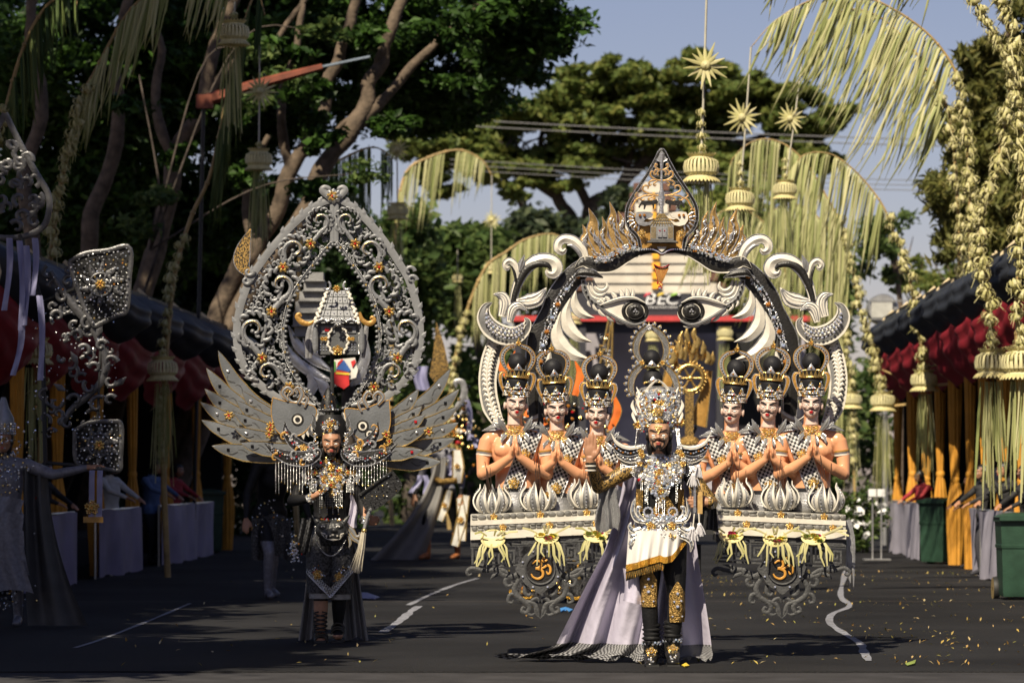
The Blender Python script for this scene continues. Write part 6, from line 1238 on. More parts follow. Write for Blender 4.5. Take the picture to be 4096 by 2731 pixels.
# crown
KC = Matrix.Translation(K(2630, 1700, .02)); cp = MB(); prof = [(72, 20), (77, 0), (84, -30), (88, -70), (90, -110), (84, -138), (66, -150), (40, -155)]
cp.lathe(K(2632, 1700, .0), [(r*PK, -z*PK) for r, z in prof], 32, 0, None, None, 1, .95); cr = cp.build('crown', ['silver_dull'], king, 180)
pts, ns = [], []
for z in range(26, -140, -7):
    r = np.interp(-z, [-26, 0, 30, 70, 105, 130, 150], [73, 77, 84, 88, 90, 84, 66]); n = 26
    for i in range(n):
        a = PI+PI*(i+.5*((z//7) % 2))/n+0; 
        if z > 8 and abs(math.cos(a)) < .75: continue
        pts.append(K(2632+r*math.cos(a), 1700+z, 0)+V((0, r*PK*.95*math.sin(a)-.006, 0))); ns.append((math.cos(a), math.sin(a), .15))
jewels('crown_jewels', pts, cr, (.0075, .0125), (7, 3.6, .7, 2.6, .3, 5, 2.4, .3), ns, 31, .35)
for (u, v, q, me) in ((2632, 1690, .034, brooch2), (2632, 1648, .036, brooch), (2595, 1672, .028, ros_s), (2668, 1672, .028, ros_s), (2640, 1610, .03, brooch2), (2585, 1630, .026, ros_a), (2682, 1630, .026, ros_s), (2660, 1590, .024, ros_s), (2602, 1590, .024, ros_s)):
    a = (u-2632)/90; put('crown_rosette', me, K(u, v, .155*math.cos(a*1.3)), cr, (0, 0, a*1.2), q)
for u in (2550, 2724): put('ear_flower', ros_a, K(u, 1700 if u < 2600 else 1688, .06), cr, None, .036)
for q in (-1, 1):
    for P, hw in [([(30, 1600), (44, 1570), (26, 1540), (2, 1520)], [4, 6, 5, 2]), ([(8, 1610), (22, 1590), (16, 1568), (2, 1552)], [3, 5, 4, 1]), ([(60, 1650), (78, 1610), (72, 1580), (84, 1548)], [5, 7, 6, 1]), ([(84, 1660), (100, 1625), (96, 1600)], [4, 7, 1]), ([(50, 1640), (56, 1600), (64, 1570)], [3, 5, 1]), ([(86, 1690), (98, 1660), (94, 1640)], [4, 6, 1])]:
        b = MB(); L = smoothpath([K(2628+q*u, v, .155-u*.0009) for u, v in P], 14); b.band(L, [PK*np.interp(i/13*(len(hw)-1), range(len(hw)), hw) for i in range(14)], .008, .004); b.build('crown_spike', ['foam_white'], cr)
    b = MB()
    for j in range(5):
        p = K(2630+q*(72+j*3), 1716, .05+.01*j)
        for i in range(12): b.ball(p+V((q*.001*i, -.02, -.010*i)), .0042, 5, 4)
    b.build('ear_strands', ['silver'], cr, kind='stuff')
b = MB()
for i in range(5):
    for j in range(5-i): b.ball(front(kb, K(2629+(j-(4-i)/2)*7, 1706+i*7), .008), .0052, 6, 4)
b.build('brow_pendant', ['gold'], cr, kind='stuff')
for (u, v, r) in ((2616, 1575, 46), (2611, 1515, 40), (2607, 1432, 34)):
    b = MB(); b.ball(K(u, v, -.01), (r*PK, r*PK, r*PK*1.02), 22, 14); b.build('black_ball', ['cloth_black'], cr, 180)
for (u, v, r) in ((2613, 1532, 37), (2609, 1468, 30)):
    b = MB()
    for i in range(26): a = 2*PI*i/26; b.ball(K(u+r*math.cos(a), v+4*math.sin(a), -.01)+V((0, r*PK*math.sin(a), 0)), .0078, 6, 4)
    b.build('bead_ring', ['gold'], cr, kind='stuff')
    b = MB(); b.band([K(u-2, v-2, r*PK+.008), K(u-2, v-12, r*PK+.012), K(u-2, v-27, r*PK)], [24*PK, 13*PK, .001], .004, .004); b.gem(K(u-2, v-9, r*PK+.018), .009, (0, -1, 0), 1, 6, .7); b.build('crown_triangle', ['silver', 'amber'], cr, 30)
for P, hw in (([(2566, 1446), (2546, 1410), (2548, 1368), (2566, 1332), (2594, 1306)], [7, 12, 14, 12, 8]), ([(2650, 1446), (2664, 1410), (2660, 1368), (2636, 1332), (2600, 1306)], [7, 12, 14, 12, 8]), ([(2534, 1582), (2524, 1545), (2532, 1505), (2556, 1474), (2576, 1460)], [7, 12, 13, 11, 6]), ([(2712, 1582), (2706, 1545), (2694, 1505), (2668, 1474), (2646, 1458)], [7, 12, 13, 11, 6])):
    b = MB(); L = smoothpath([K(u, v, .0) for u, v in P], 40); H = [PK*np.interp(i/39*4, range(5), hw) for i in range(40)]; b.band(L, H, .014, .003, (0, -1, 0), .004, .17, 0, 1); rg = b.build('crown_ring', ['glitter_silver', 'gold'], cr)
    c0 = sum((p for p in L), V())/40; b = MB(); sgn = -1 if P[0][0] < 2615 else 1
    for i in range(2, 38, 5):
        T = (L[min(i+1, 39)]-L[i-1]).normalized(); A = T.cross(V((0, 1, 0))); A = A if A.x*sgn > 0 else -A; p = L[i]+A*(H[i]+.010); b.band([p-A*.006, p+A*.006, p+A*.022], [.012, .015, .004], .008, .004, (0, -1, 0), .003, .3, 0, 1); b.gem(p+A*.004+V((0, -.008, 0)), .008, (0, -1, .2), 2, 7, .7)
    b.build('ring_scallops', ['gold', 'silver', 'opal'], rg, 40, kind='stuff')
put('crown_finial', ros_s, K(2596, 1310, .02), cr, None, .026)
b = MB(); b.band([K(2596, 1306, .0), K(2596, 1296, .0), K(2596, 1284, .0)], [.010, .007, .001], .006, .004); b.build('crown_tip', ['gold'], cr)
for u in (2568, 2650): put('ring_rosette', ros_a, K(u, 1452, .03), cr, None, .022)
# cape with checked hem, veils
vL = [1870, 2000, 2200, 2400, 2585]; uL = [2505, 2478, 2420, 2325, 2235]; uR = [2745, 2770, 2800, 2826, 2848]
def capef(a, b, ex=0.):
    v = lerp(1870, 2585, b); ul = np.interp(v, vL, uL); ur = np.interp(v, vL, uR); u = lerp(ul, ur, a); fold = (math.sin(a*31+1.6*math.sin(b*2.4)+.5*math.sin(a*7))*(.03+.10*b)+math.sin(a*67+b*3+2*math.sin(a*9))*.034*b+math.sin(a*13-b*4)*.05*b)*(.65+.35*math.sin(a*11)); d = -.14-.20*b+fold-.22*b*max(0, .5-a)*2+.03*b*max(0, a-.5)*2
    return K(u+6*math.sin(b*5+a*9), v, d)
m = MB(); m.sheet(capef, 110, 44); cape = m.build('cape', ['satin_lilac'], king, 180)
m = MB()
def hemf(a, b):
    p = capef(a, 1); g_ = .024+.012*abs(math.sin(a*40)); t = min(1, b*1.3); z = lerp(p.z, g_+.02, t**.7); sp = b*(1-a)**1.6; x = p.x-sp*.42+.02*math.sin(a*50+b*5)*b; y = p.y-.10*b+.14*sp*math.sin(b*3)+.03*math.sin(a*33)*b
    return V((x, y, max(z+(.02*math.sin(a*37+b*7)*b if b > .5 else 0), .024)))
m.sheet(hemf, 120, 16, 0, (110, 16)); m.build('checked_hem', ['poleng_hem'], cape, 180)
m = MB(); m.sheet(lambda a, b: K(lerp(2388, 2470, a)+b*14*(a-.3)+6*math.sin(b*6+a*4), lerp(1945, 2118, b)+10*math.sin(a*7), .05+.03*math.sin(a*14+b*2)*(.4+b)), 26, 26); m.build('silver_veil', ['glitter_silver'], king, 180)
m = MB(); m.sheet(lambda a, b: K(lerp(2800, 2862, a)+b*18*(a-.4), lerp(1985, 2130, b)-12*math.sin(a*PI)*b, .0+.03*math.sin(a*12+b*2)), 20, 20); m.build('dark_veil', ['glitter_silver'], king, 180)
for o in (x for x in list(king.children) if x.name.startswith('dark_veil')): o.data.materials[0] = mat('veil_dark', (.05, .05, .055), .5, .2, .5, 120)
# the held palm leaf book with tassels
bk = thing('palm_leaf_book', 'narrow golden palm leaf book with white tassels upright in the left hand of the king', 'book', K(2778, 1995, .30))
m = MB(); a, b = K(2776, 1868), K(2802, 2052); m.box(((a.x+b.x)/2+.004, YK-.285, (a.z+b.z)/2), (b.x-a.x-.012, .03, a.z-b.z)); m.build('wooden_cover', ['wood_gold'], bk, 0)
m = MB(); m.box((K(2770, 0).x, YK-.297, (a.z+b.z)/2-.01), (.016, .034, a.z-b.z-.04)); m.build('leaf_edges', ['silver'], bk, 0)
m = MB(); [m.box((K(2787, 0).x, YK-.302, lerp(K(0, 1900).z, K(0, 1960).z, i/9)), (.014, .004, .003)) for i in range(10)]; m.build('carved_letters', ['rubber'], bk, 0, kind='stuff')
for (u, v, L) in ((2784, 1866, 40), (2764, 1900, 42), (2788, 2096, 40), (2762, 2112, 42)):
    m = MB(); m.ball(K(u, v, .32), .016, 8, 6)
    for i in range(30): x, y = rs.gauss(0, .010), rs.gauss(0, .008); m.tube([K(u, v, .32)+V((x*.6, y, 0)), K(u, v+L*.5, .32)+V((x*1.5, y*1.4, 0)), K(u, v+L, .32)+V((x*2.0, y*1.6, rs.uniform(-.01, .01)))], .0028, 4)
    m.build('tassel', ['tassel_white'], bk, 60)
m = MB(); m.tube([K(2770, 1890, .32), K(2764, 1904, .32)], .004, 5); m.tube([K(2786, 2050, .30), K(2788, 2096, .32)], .004, 5); m.tube([K(2770, 2040, .30), K(2762, 2112, .32)], .004, 5); m.build('cord', ['pearl'], bk)
# ---------------------------------------------------------------- winged performer with the carved gate on the back
mat('grey_carved', (.195, .20, .21), .40, .25, .18, 14, .2, 60); mat('grey_flat', (.20, .205, .215), .5, .15, .12, 5, .1, 50)
mat('grey_feather', (.15, .158, .168), .42, .25, .22, 5, .15, 60); mat('house_grey', (.085, .088, .092), .55, .1, .2, 9, .15)
mat('mask_grey', (.030, .031, .033), .42, 0, .15, 12); mat('fan_black', (.007, .007, .008), .5, 0, .3, 30, .3)
mat('cape_grey', (.22, .215, .21), .55, 0, .12, 4); mat('tassel_cream', (.55, .50, .40), .6, 0, .1, 30)
mat('shield_red', (.60, .03, .03), .5); mat('shield_blue', (.05, .14, .45), .5); mat('shield_green', (.12, .35, .08), .5)
YL = 28.6; PL = YL/FOC; L_ = lambda u, v, d=0.: W(u, v, YL, d)
wp = thing('person', 'bearded man in black with conical black crown, gold chest plates and grey feather wings', 'person', L_(1320, 0)*1, None); wp.location.z = .016; ORG[wp.name] = V(wp.location)
J = dict(pelvis=L_(1325, 2150), waist=L_(1325, 2050), chest=L_(1326, 1945), neck=L_(1328, 1838, .01), head=L_(1328, 1790, .0), shl=L_(1248, 1886), shr=L_(1406, 1886),
         ell=L_(1172, 2002, .06), wrl=L_(1250, 1992, .26), elr=L_(1448, 2010, .04), wrr=L_(1466, 2080, .18), hipl=L_(1284, 2170), hipr=L_(1366, 2170), kneel=L_(1284, 2385, .06), kneer=L_(1356, 2390, .0), ankl=L_(1285, 2532, .06), ankr=L_(1352, 2500, -.04), toel=L_(1290, 2566, .20), toer=L_(1354, 2540, .12))
m = human_vol(J, 1.0, 1.0)
HL = Matrix.Translation(L_(1328, 1822, .09)) @ Matrix.Rotation(R(4), 4, 'Z') @ Matrix.Scale(1.02, 4); head_vol(m, HL)
ml = Matrix.Translation(L_(1256, 1988, .28)) @ Matrix.Rotation(R(58), 4, 'Y') @ Matrix.Rotation(R(10), 4, 'X') @ Matrix.Rotation(R(-60), 4, 'Z'); hand_vol(m, ml, 1, .06, .98, .01)
mr = Matrix.Translation(L_(1476, 2076, .20)) @ Matrix(((0, 0, 1, 0), (0, -1, 0, 0), (1, 0, 0, 0), (0, 0, 0, 1))) @ Matrix.Rotation(R(10), 4, 'X'); mr = Matrix.Translation(L_(1458, 2080, .19)) @ Matrix(((0, 0, 1, 0), (0, -1, 0, 0), (1, 0, 0, 0), (0, 0, 0, 1))); hand_vol(m, mr, 1, .62, .95, 0, .02)
wme = remesh(m, .0056, 3); wb = bvh_of(wme); hc = HL @ V((0, 0, .09))
def wpick(c):
    if (c-hc).length < .14 or (c-J['neck']).length < .065:
        q = HL.inverted() @ c; return 1 if (q.z > .165 or q.y > .045 or (abs(q.x) > .064 and q.y > -.01) or (q.z < .022 and q.y > -.1)) else 0
    if (c-ml.translation).length < .2 and c.y < YL-.24 and c.x > L_(1252, 0).x: return 0
    if (c-mr.translation).length < .15 and c.x > L_(1455, 0).x and c.y < YL-.1: return 0
    if c.x < L_(1325, 0).x and L_(0, 2540).z < c.z < L_(0, 2400).z: return 0
    if c.z < .075 and c.x > L_(1325, 0).x and c.y < YL-.10: return 0
    if c.z < .05 and c.y < YL-.16: return 0
    if L_(0, 2385).z < c.z < L_(0, 2100).z: return 3
    return 2
put_mesh('body', wme, ['skin_brown', 'hair', 'velvet_black', 'lace_black'], wp, wpick)
face_bits(wb, HL, wp, dict(brow='hair', iris='iris_brown', lip='lip_rose'), .9, 2, 1)
m = MB()
for s_ in (-1, 1): m.ball(HL @ V((s_*.064, .045, .03)), (.026, .045, .07), 10, 8)
m.ball(HL @ V((0, -.046, .004)), (.034, .030, .018), 10, 8); m.build('beard', ['hair'], wp, 180)
rs = random.Random(17)
def wj(name, poly, step, parent, rr=(.006, .012), wts=(5, 6, .8, 2, .6, 3, 1, .4), off=.012, seed=1): return jewels(name, [front(wb, L_(*p), off+rs.random()*.008) for p in scatter(poly, step, rs)], parent, rr, wts, None, seed, .45)
# crown: jewelled diadem, brim and black cone
cm_ = MB(); cm_.lathe(L_(1324, 1735, 0), [(60*PL, -.02), (66*PL, .03), (60*PL, .09), (46*PL, .15)], 26); cw = cm_.build('crown', ['velvet_black'], wp, 180)
m = MB(); m.lathe(L_(1314, 1642, 0), [(28*PL, -.012), (38*PL, -.01), (41*PL, 0), (38*PL, .012), (28*PL, .012)], 26); m.build('crown_brim', ['rubber'], cw)
m = MB(); m.lathe(L_(1314, 1640, 0), [(33*PL, 0), (31*PL, .04), (24*PL, .10), (15*PL, .145), (7*PL, .170), (.001, .182)], 22); m.build('crown_cone', ['fan_black'], cw, 60)
pts = []; 
for i in range(18): a = 2*PI*i/18; pts.append(L_(1314+39*math.cos(a), 1641, 0)+V((0, 39*PL*math.sin(a), .006)))
jewels('brim_stones', pts, cw, (.006, .008), (2, 0, 0, 1, 0, 6, 0, 0), seed=3)
jewels('cone_stones', [L_(1314+rs.uniform(-20, 20), v, 33*PL*np.interp(v, [1553, 1640], [.15, 1])) for v in range(1572, 1636, 5) for _ in range(2)], cw, (.006, .011), (3, 5, 1, 1, 0, 2, 0, 2), seed=4)
dp = [(1272, 1722), (1290, 1690), (1324, 1672), (1358, 1690), (1374, 1722), (1350, 1738), (1324, 1744), (1298, 1738)]
jewels('diadem_jewels', [L_(u, v, .14-abs(u-1324)**1.6*.00016) for u, v in scatter(dp, 6.5, rs)], cw, (.006, .010), (5, 5, 1, 2, 1.5, 3, 1, 1), seed=5)
for u, v, q, me in ((1324, 1698, .030, brooch2), (1324, 1722, .022, ros_g), (1300, 1712, .020, ros_s), (1348, 1712, .020, ros_s)): put('diadem_rosette', me, L_(u, v, .16), cw, None, q)
m = MB()
for i in range(8):
    for j in range(5): m.ball(L_(1311+i*4, 1742+j*3.6, .135), .0042, 5, 4)
m.build('brow_fringe', ['silver'], cw, kind='stuff')
for q in (-1, 1):
    pts = [L_(1326+q*(62+rs.uniform(-10, 8)), 1730+i*2.4, .06) for i in range(34)]; jewels('ear_drops', pts, cw, (.006, .010), (5, 2, .5, 1, .5, 5, 1, 0), seed=6)
    for P, hw in [([(50, 1725), (70, 1700), (66, 1670), (80, 1650)], [6, 9, 6, 1]), ([(36, 1690), (48, 1668), (44, 1650)], [4, 6, 1]), ([(66, 1745), (84, 1725), (82, 1700)], [5, 8, 1])]:
        b = MB(); Q = smoothpath([L_(1324+q*u, v, .03) for u, v in P], 14); b.band(Q, [PL*np.interp(i/13*(len(hw)-1), range(len(hw)), hw) for i in range(14)], .008, .005, rim=.003, rw=.25, m=0, mr=1); b.build('crown_leaf', ['foam_dark', 'silver'], cw)
# gold chest plates
cp_ = [(1284, 1830), (1372, 1830), (1382, 1900), (1374, 1965), (1330, 1990), (1288, 1965), (1280, 1900)]
m = MB(); m.sheet(lambda a, b: front(wb, L_(lerp(1284, 1376, a), lerp(1832, 1975, b)), .006), 14, 16); ch = m.build('chest_cloth', ['velvet_black'], wp, 180)
wj('chest_jewels', cp_, 8.5, wp, (.007, .013), (5, 7, .8, 2, .6, 3, 1, .4), .014, 7)
for (u, v, q, me) in [(1328, 1868, .034, ros_a), (1306, 1846, .026, brooch), (1352, 1846, .026, brooch), (1298, 1880, .026, ros_s), (1362, 1880, .026, ros_g), (1328, 1902, .032, ros_g), (1300, 1912, .030, brooch2), (1358, 1912, .030, brooch2), (1328, 1940, .034, ros_g), (1304, 1945, .026, ros_s), (1356, 1945, .028, ros_s), (1330, 1975, .030, brooch2)]: put('chest_rosette', me, front(wb, L_(u, v), .024), wp, (rs.uniform(-.2, .1), 0, rs.uniform(-.3, .3)), q)
m = MB()
for i in range(12):
    u = 1290+i*7.4; n = 9 if i % 3 else 13
    for j in range(n): m.ball(front(wb, L_(u, 1975), .02)+V((0, -.02, -.013*j)), .0045, 5, 4, 0 if j < n-1 else 1)
m.build('chest_fringe', ['silver', 'gold'], wp, kind='stuff')
# black crescent collars, jewelled, with bead fringes
for q in (-1, 1):
    MU = lambda u: u if q < 0 else 2*1328-u
    for P, hw, d, nm in [([(1062, 1772), (1105, 1806), (1165, 1830), (1225, 1834), (1268, 1818), (1280, 1795)], [1, 16, 30, 32, 22, 6], .15, 'lower'), ([(1142, 1686), (1150, 1730), (1185, 1775), (1235, 1795), (1275, 1790)], [1, 16, 26, 22, 6], .10, 'upper')]:
        b = MB(); Q = smoothpath([L_(MU(u), v, d) for u, v in P], 34); b.band(Q, [PL*np.interp(i/33*(len(hw)-1), range(len(hw)), hw) for i in range(34)], .014, .006, rim=.005, rw=.12, m=0, mr=1); co = b.build('crescent_collar', ['foam_black', 'silver'], wp)
        for (a, ln, k0, k1) in ((8, .10, 30, 60), (14, .11, -30, -70), (20, .11, 30, 70), (26, .09, -30, -70)):
            b = MB(); p = Q[a]; pt = clothoid(p.x, p.z, R(150 if q < 0 else 30)+(.5 if k0 > 0 else -.5), ln, k0*.3, k1, 14, p.y-.012); b.band(pt, [.008*(1-i/15)+.003 for i in range(14)], .004, .006, m=0); b.build('collar_scroll', ['grey_flat' if a % 4 else 'gold_paint'], co)
        jewels('collar_stones', [Q[i]+V((0, -.016, rs.uniform(-.02, .02))) for i in range(5, 31) for _ in range(2)], co, (.006, .010), (6, 1, .5, 3, 1.5, 3, 1, 0), seed=8)
        put('collar_rosette', ros_s if nm == 'lower' else brooch2, Q[22]+V((0, -.02, 0)), co, None, .042 if nm == 'lower' else .034)
    b = MB()
    for i in range(13):
        u = lerp(1108, 1250, i/12); p = L_(MU(u), 1846+6*math.sin(i/12*PI), .15); n = rs.randint(14, 24)
        for j in range(n): b.ball(p+V((0, 0, -.011*j)), .0042, 5, 4, 0 if j < n-1 else 1)
    b.build('bead_fringe', ['silver', 'gold'], wp, kind='stuff')
    # breast brooch on each side with drops
    jewels('side_jewels', [front(wb, L_(MU(1254)+rs.gauss(0, 12), 1900+rs.gauss(0, 22)), .03) for _ in range(46)], wp, (.006, .011), (8, 1, .4, 4, .4, 3, 1, .2), seed=9); put('side_rosette', ros_g, front(wb, L_(MU(1262), 1890), .04), wp, None, .026); put('side_rosette', ros_g, front(wb, L_(MU(1240), 1888), .04), wp, None, .024)
    b = MB()
    for i in range(5):
        for j in range(10): b.ball(front(wb, L_(MU(1243+i*6), 1925), .03)+V((0, -.01, -.009*j)), .0042, 5, 4)
    b.build('brooch_fringe', ['silver'], wp, kind='stuff')
    for P, hw in [([(1224, 1870), (1216, 1895), (1226, 1915), (1216, 1940)], [4, 10, 8, 1]), ([(1280, 1868), (1270, 1855), (1252, 1862)], [3, 8, 1])]:
        b = MB(); Q = smoothpath([L_(MU(u), v, .10) for u, v in P], 14); b.band(Q, [PL*np.interp(i/13*(len(hw)-1), range(len(hw)), hw) for i in range(14)], .008, .006); b.build('collar_leaf', ['grey_flat'], wp)
# bracelets
for w_, ax in ((J['wrl'], R(55)), (J['wrr'], R(15))):
    m = MB(); m.lathe(w_, [(.032, -.03), (.039, -.028), (.040, .028), (.032, .03)], 16, 0, Matrix.Rotation(ax, 4, 'Y')); b_ = m.build('bracelet', ['silver_dull'], wp); jewels('bracelet_stones', [w_+V((rs.uniform(-.03, .03), -.042, rs.uniform(-.025, .025))) for _ in range(12)], b_, (.006, .009), seed=3)
# belt mask: black beast face
m = MB(); c = L_(1328, 2118, .17); m.ball(c, (.125, .075, .085), 16, 12); m.ball(c+V((.02, -.045, -.035)), (.085, .06, .06), 14, 10); m.ball(c+V((-.055, -.045, .035)), (.045, .03, .03), 10, 8); m.ball(c+V((.055, -.045, .035)), (.045, .03, .03), 10, 8); m.ball(c+V((.03, -.10, .0)), (.03, .022, .02), 10, 8)
for s_ in (-1, 1): m.tube([c+V((s_*.10, 0, .06)), c+V((s_*.15, 0, .12))], [.03, .004], 8)
bm_ = put_mesh('belt_mask', remesh(m, .007, 3), ['mask_grey'], wp)
for s_ in (-1, 1):
    m = MB(); m.ball(c+V((s_*.058, -.077, .028)), (.017, .008, .010), 10, 6, 0); m.ball(c+V((s_*.058, -.084, .028)), (.007, .004, .007), 8, 6, 1); m.build('mask_eye', ['eye_white', 'jet'], bm_)
m = MB(); Q = [c+V((x, -.105+abs(x-.02)*.35, z)) for x, z in ((-.075, -.018), (-.03, -.032), (.02, -.035), (.07, -.034), (.105, -.022))]; m.band(Q, [.004, .006, .006, .006, .003], .006, .004); Q = [c+V((x, -.098+abs(x-.02)*.35, z)) for x, z in ((-.07, -.03), (-.03, -.062), (.02, -.074), (.07, -.066), (.1, -.03))]; m.band(Q, [.003, .006, .007, .006, .003], .006, .004)
for x in (-.03, .0, .055, .08): m.band([c+V((x, -.105, -.036)), c+V((x, -.104, -.048)), c+V((x, -.10, -.064 if x in (-.03, .08) else -.05))], [.007, .006, .001], .005, .003)
m.build('mask_teeth', ['foam_white'], bm_)
m = MB(); Q = smoothpath([c+V((x, -.03, z)) for x, z in ((-.12, .03), (-.115, -.08), (-.06, -.17), (0, -.20), (.06, -.17), (.115, -.08))], 44); [m.ball(p, .0055, 5, 4) for p in Q]; m.build('mask_chain', ['silver'], wp, kind='stuff')
jewels('mask_stones', [c+V((rs.uniform(-.11, .11), -.06, .075+rs.uniform(0, .012))) for _ in range(26)], wp, (.006, .010), (2, 5, 1, 1, 1, 3, 1, 1), seed=12)
b = MB()
for P, hw in [([(1392, 2100), (1412, 2120), (1425, 2142), (1440, 2140), (1440, 2126)], [6, 10, 8, 6, 2]), ([(1396, 2120), (1416, 2150), (1436, 2165), (1440, 2182)], [5, 9, 7, 1]), ([(1398, 2140), (1404, 2170), (1398, 2188)], [5, 6, 1])]:
    Q = smoothpath([L_(u, v, .14) for u, v in P], 16); b.band(Q, [PL*np.interp(i/15*(len(hw)-1), range(len(hw)), hw) for i in range(16)], .01, .006, rim=.004, rw=.2, m=0, mr=1)
b.build('hip_ornament', ['grey_flat', 'gold'], wp, kind='stuff')
# hip sash with jewelled end, apron with silver border, knee cuffs, sandals
m = MB(); m.sheet(lambda a, b: L_(lerp(1210, 1262, a)-b*26, lerp(2070, 2215, b), .10+.025*math.sin(a*11+b)), 14, 12); hs = m.build('hip_sash', ['lace_black'], wp, 180)
jewels('sash_jewels', [L_(1182+rs.gauss(0, 11), 2200+rs.gauss(0, 24), .14) for _ in range(80)], hs, (.006, .011), (5, 2, .6, 1, .3, 6, 1, .5), seed=13)
for q in (0, 1):
    pts = [(1238, 2180), (1322, 2180), (1320, 2372), (1242, 2286)] if q == 0 else [(1326, 2180), (1404, 2180), (1402, 2284), (1324, 2376)]
    def apr(a, b): 
        u = lerp(pts[0][0], pts[1][0], a); vb = lerp(pts[3][1], pts[2][1], a); p = L_(u, lerp(2180, vb, b)); f = front(wb, L_(u, 2200), .05); p.y = f.y-.03*b-.012*math.sin(a*12)*b; return p
    m = MB(); m.sheet(apr, 16, 16); ap = m.build('apron', ['lace_black'], wp, 180)
    m = MB()
    for i in range(13):
        p = apr(i/12, 1); e = apr(i/12, .93)
        for p_, r_ in ((p, .017), (e.lerp(p, -.3), .012)): m.tube([p_+V((r_*math.cos(t), -.008, r_*math.sin(t))) for t in [2*PI*k/9 for k in range(10)]], .0042, 5)
    m.build('lace_border', ['silver'], ap, kind='stuff')
    put('apron_rosette', brooch2, apr(.45, .8)+V((0, -.02, 0)), ap, None, .042); jewels('apron_stones', [apr(rs.gauss(.45, .2), rs.gauss(.74, .08))+V((0, -.012, 0)) for _ in range(30)], ap, (.006, .010), (4, 3, 2, 2, 2, 4, 1, 0), seed=14)
for kn in (J['kneel'], J['kneer']):
    m = MB(); m.lathe(kn+V((0, 0, .02)), [(.085, -.035), (.092, -.03), (.094, .03), (.086, .035)], 20, 0); m.build('knee_cuff', ['silver_dull'], wp)
    m = MB(); m.lathe(kn+V((0, 0, .15)), [(.105, -.12), (.112, -.05), (.115, .08), (.118, .2)], 20); m.build('breeches', ['lace_black'], wp, 180)
m = MB(); an, kn = J['ankl'], J['kneel']
for q in (-1, 1): m.tube([an.lerp(kn, .05+.55*i/28)+V((.052*math.sin(q*i*.55), -.054*abs(math.cos(i*.55))-.006, 0)) for i in range(29)], .006, 5)
m.build('sandal_lacing', ['rubber'], wp, 180, kind='stuff')
for an, toe in ((J['ankl'], J['toel']), (J['ankr'], J['toer'])):
    m = MB(); g_ = max(.026, toe.z-.045); m.box(((an.x+toe.x)/2, (an.y+toe.y)/2-.01, g_), (.09, .28, .018)); sd = m.build('sandal_sole', ['rubber'], wp, 0)
    for t in (.35, .65, .85): m = MB(); p = an.lerp(toe, t); m.tube([p+V((.05*math.cos(a), 0, .045*math.sin(a))) for a in [PI*k/8 for k in range(9)]], .008, 6); m.build('sandal_strap', ['leather_black'], sd)
# grey cape behind the legs, pale sash
for u0, u1, w0, w1, mt, d in ((1255, 1300, 1188, 1296, 'cape_grey', -.12), (1360, 1400, 1372, 1470, 'cape_grey', -.12)):
    m = MB(); m.sheet(lambda a, b: L_(lerp(lerp(u0, u1, a), lerp(w0, w1, a), b**1.2), lerp(2000, 2566 if u0 < 1300 else 2560, b)+8*math.sin(a*9)*b, d-.10*b+.05*b*math.sin(a*14+1)), 26, 26); m.build('cape', [mt], wp, 180)
m = MB(); m.sheet(lambda a, b: L_(lerp(1396, 1432, a)+6*math.sin(b*5), lerp(1960, 2110, b), .02+.02*math.sin(a*9+b*2)), 10, 12); m.build('pale_sash', ['satin_lilac'], wp, 180)
# fan and tassel held in the hand
fn = thing('hand_fan', 'black spangled hand fan with cream tassel, held by the winged man', 'fan', L_(1476, 2080, .26))
m = MB(); FP = [(1440, 1978), (1500, 1930), (1566, 1886), (1590, 1900), (1612, 1945), (1560, 2000), (1500, 2040), (1468, 2036)]; m.plate([(p.x, p.z) for p in smoothpath([L_(u, v) for u, v in FP+FP[:1]], 40)[:-1]], YL-.27, .02); fb = m.build('fan_leaf', ['fan_black'], fn, 20)
jewels('fan_spangles', [L_(u, v, .285) for u, v in scatter(FP, 22, rs)], fb, (.004, .008), (1, 3, 0, 1, 0, 1, 0, 8), seed=15)
m = MB(); m.band([L_(1440, 1982, .285), L_(1504, 1934, .285), L_(1570, 1890, .285)], .010, .012, .004); m.build('fan_edge', ['leather_black'], fn)
m = MB(); m.tube([L_(1490, 2030, .26), L_(1474, 2066, .26), L_(1462, 2114, .26)], [.014, .016, .013], 10); m.build('fan_handle', ['silver_dull'], fn)
m = MB(); m.ball(L_(1462, 2120, .26), .022, 10, 8, 1)
for i in range(60): x, y = rs.gauss(0, .008), rs.gauss(0, .008); m.tube([L_(1461, 2124, .26)+V((x, y, 0)), L_(1452, 2190, .26)+V((x*1.5, y*1.5, 0)), L_(1430+rs.uniform(-3, 6), 2284+rs.uniform(-14, 4), .26)+V((x*2.6, y*2, 0))], .0032, 4)
m.build('tassel', ['tassel_cream', 'gold'], fn, 60, kind='stuff')
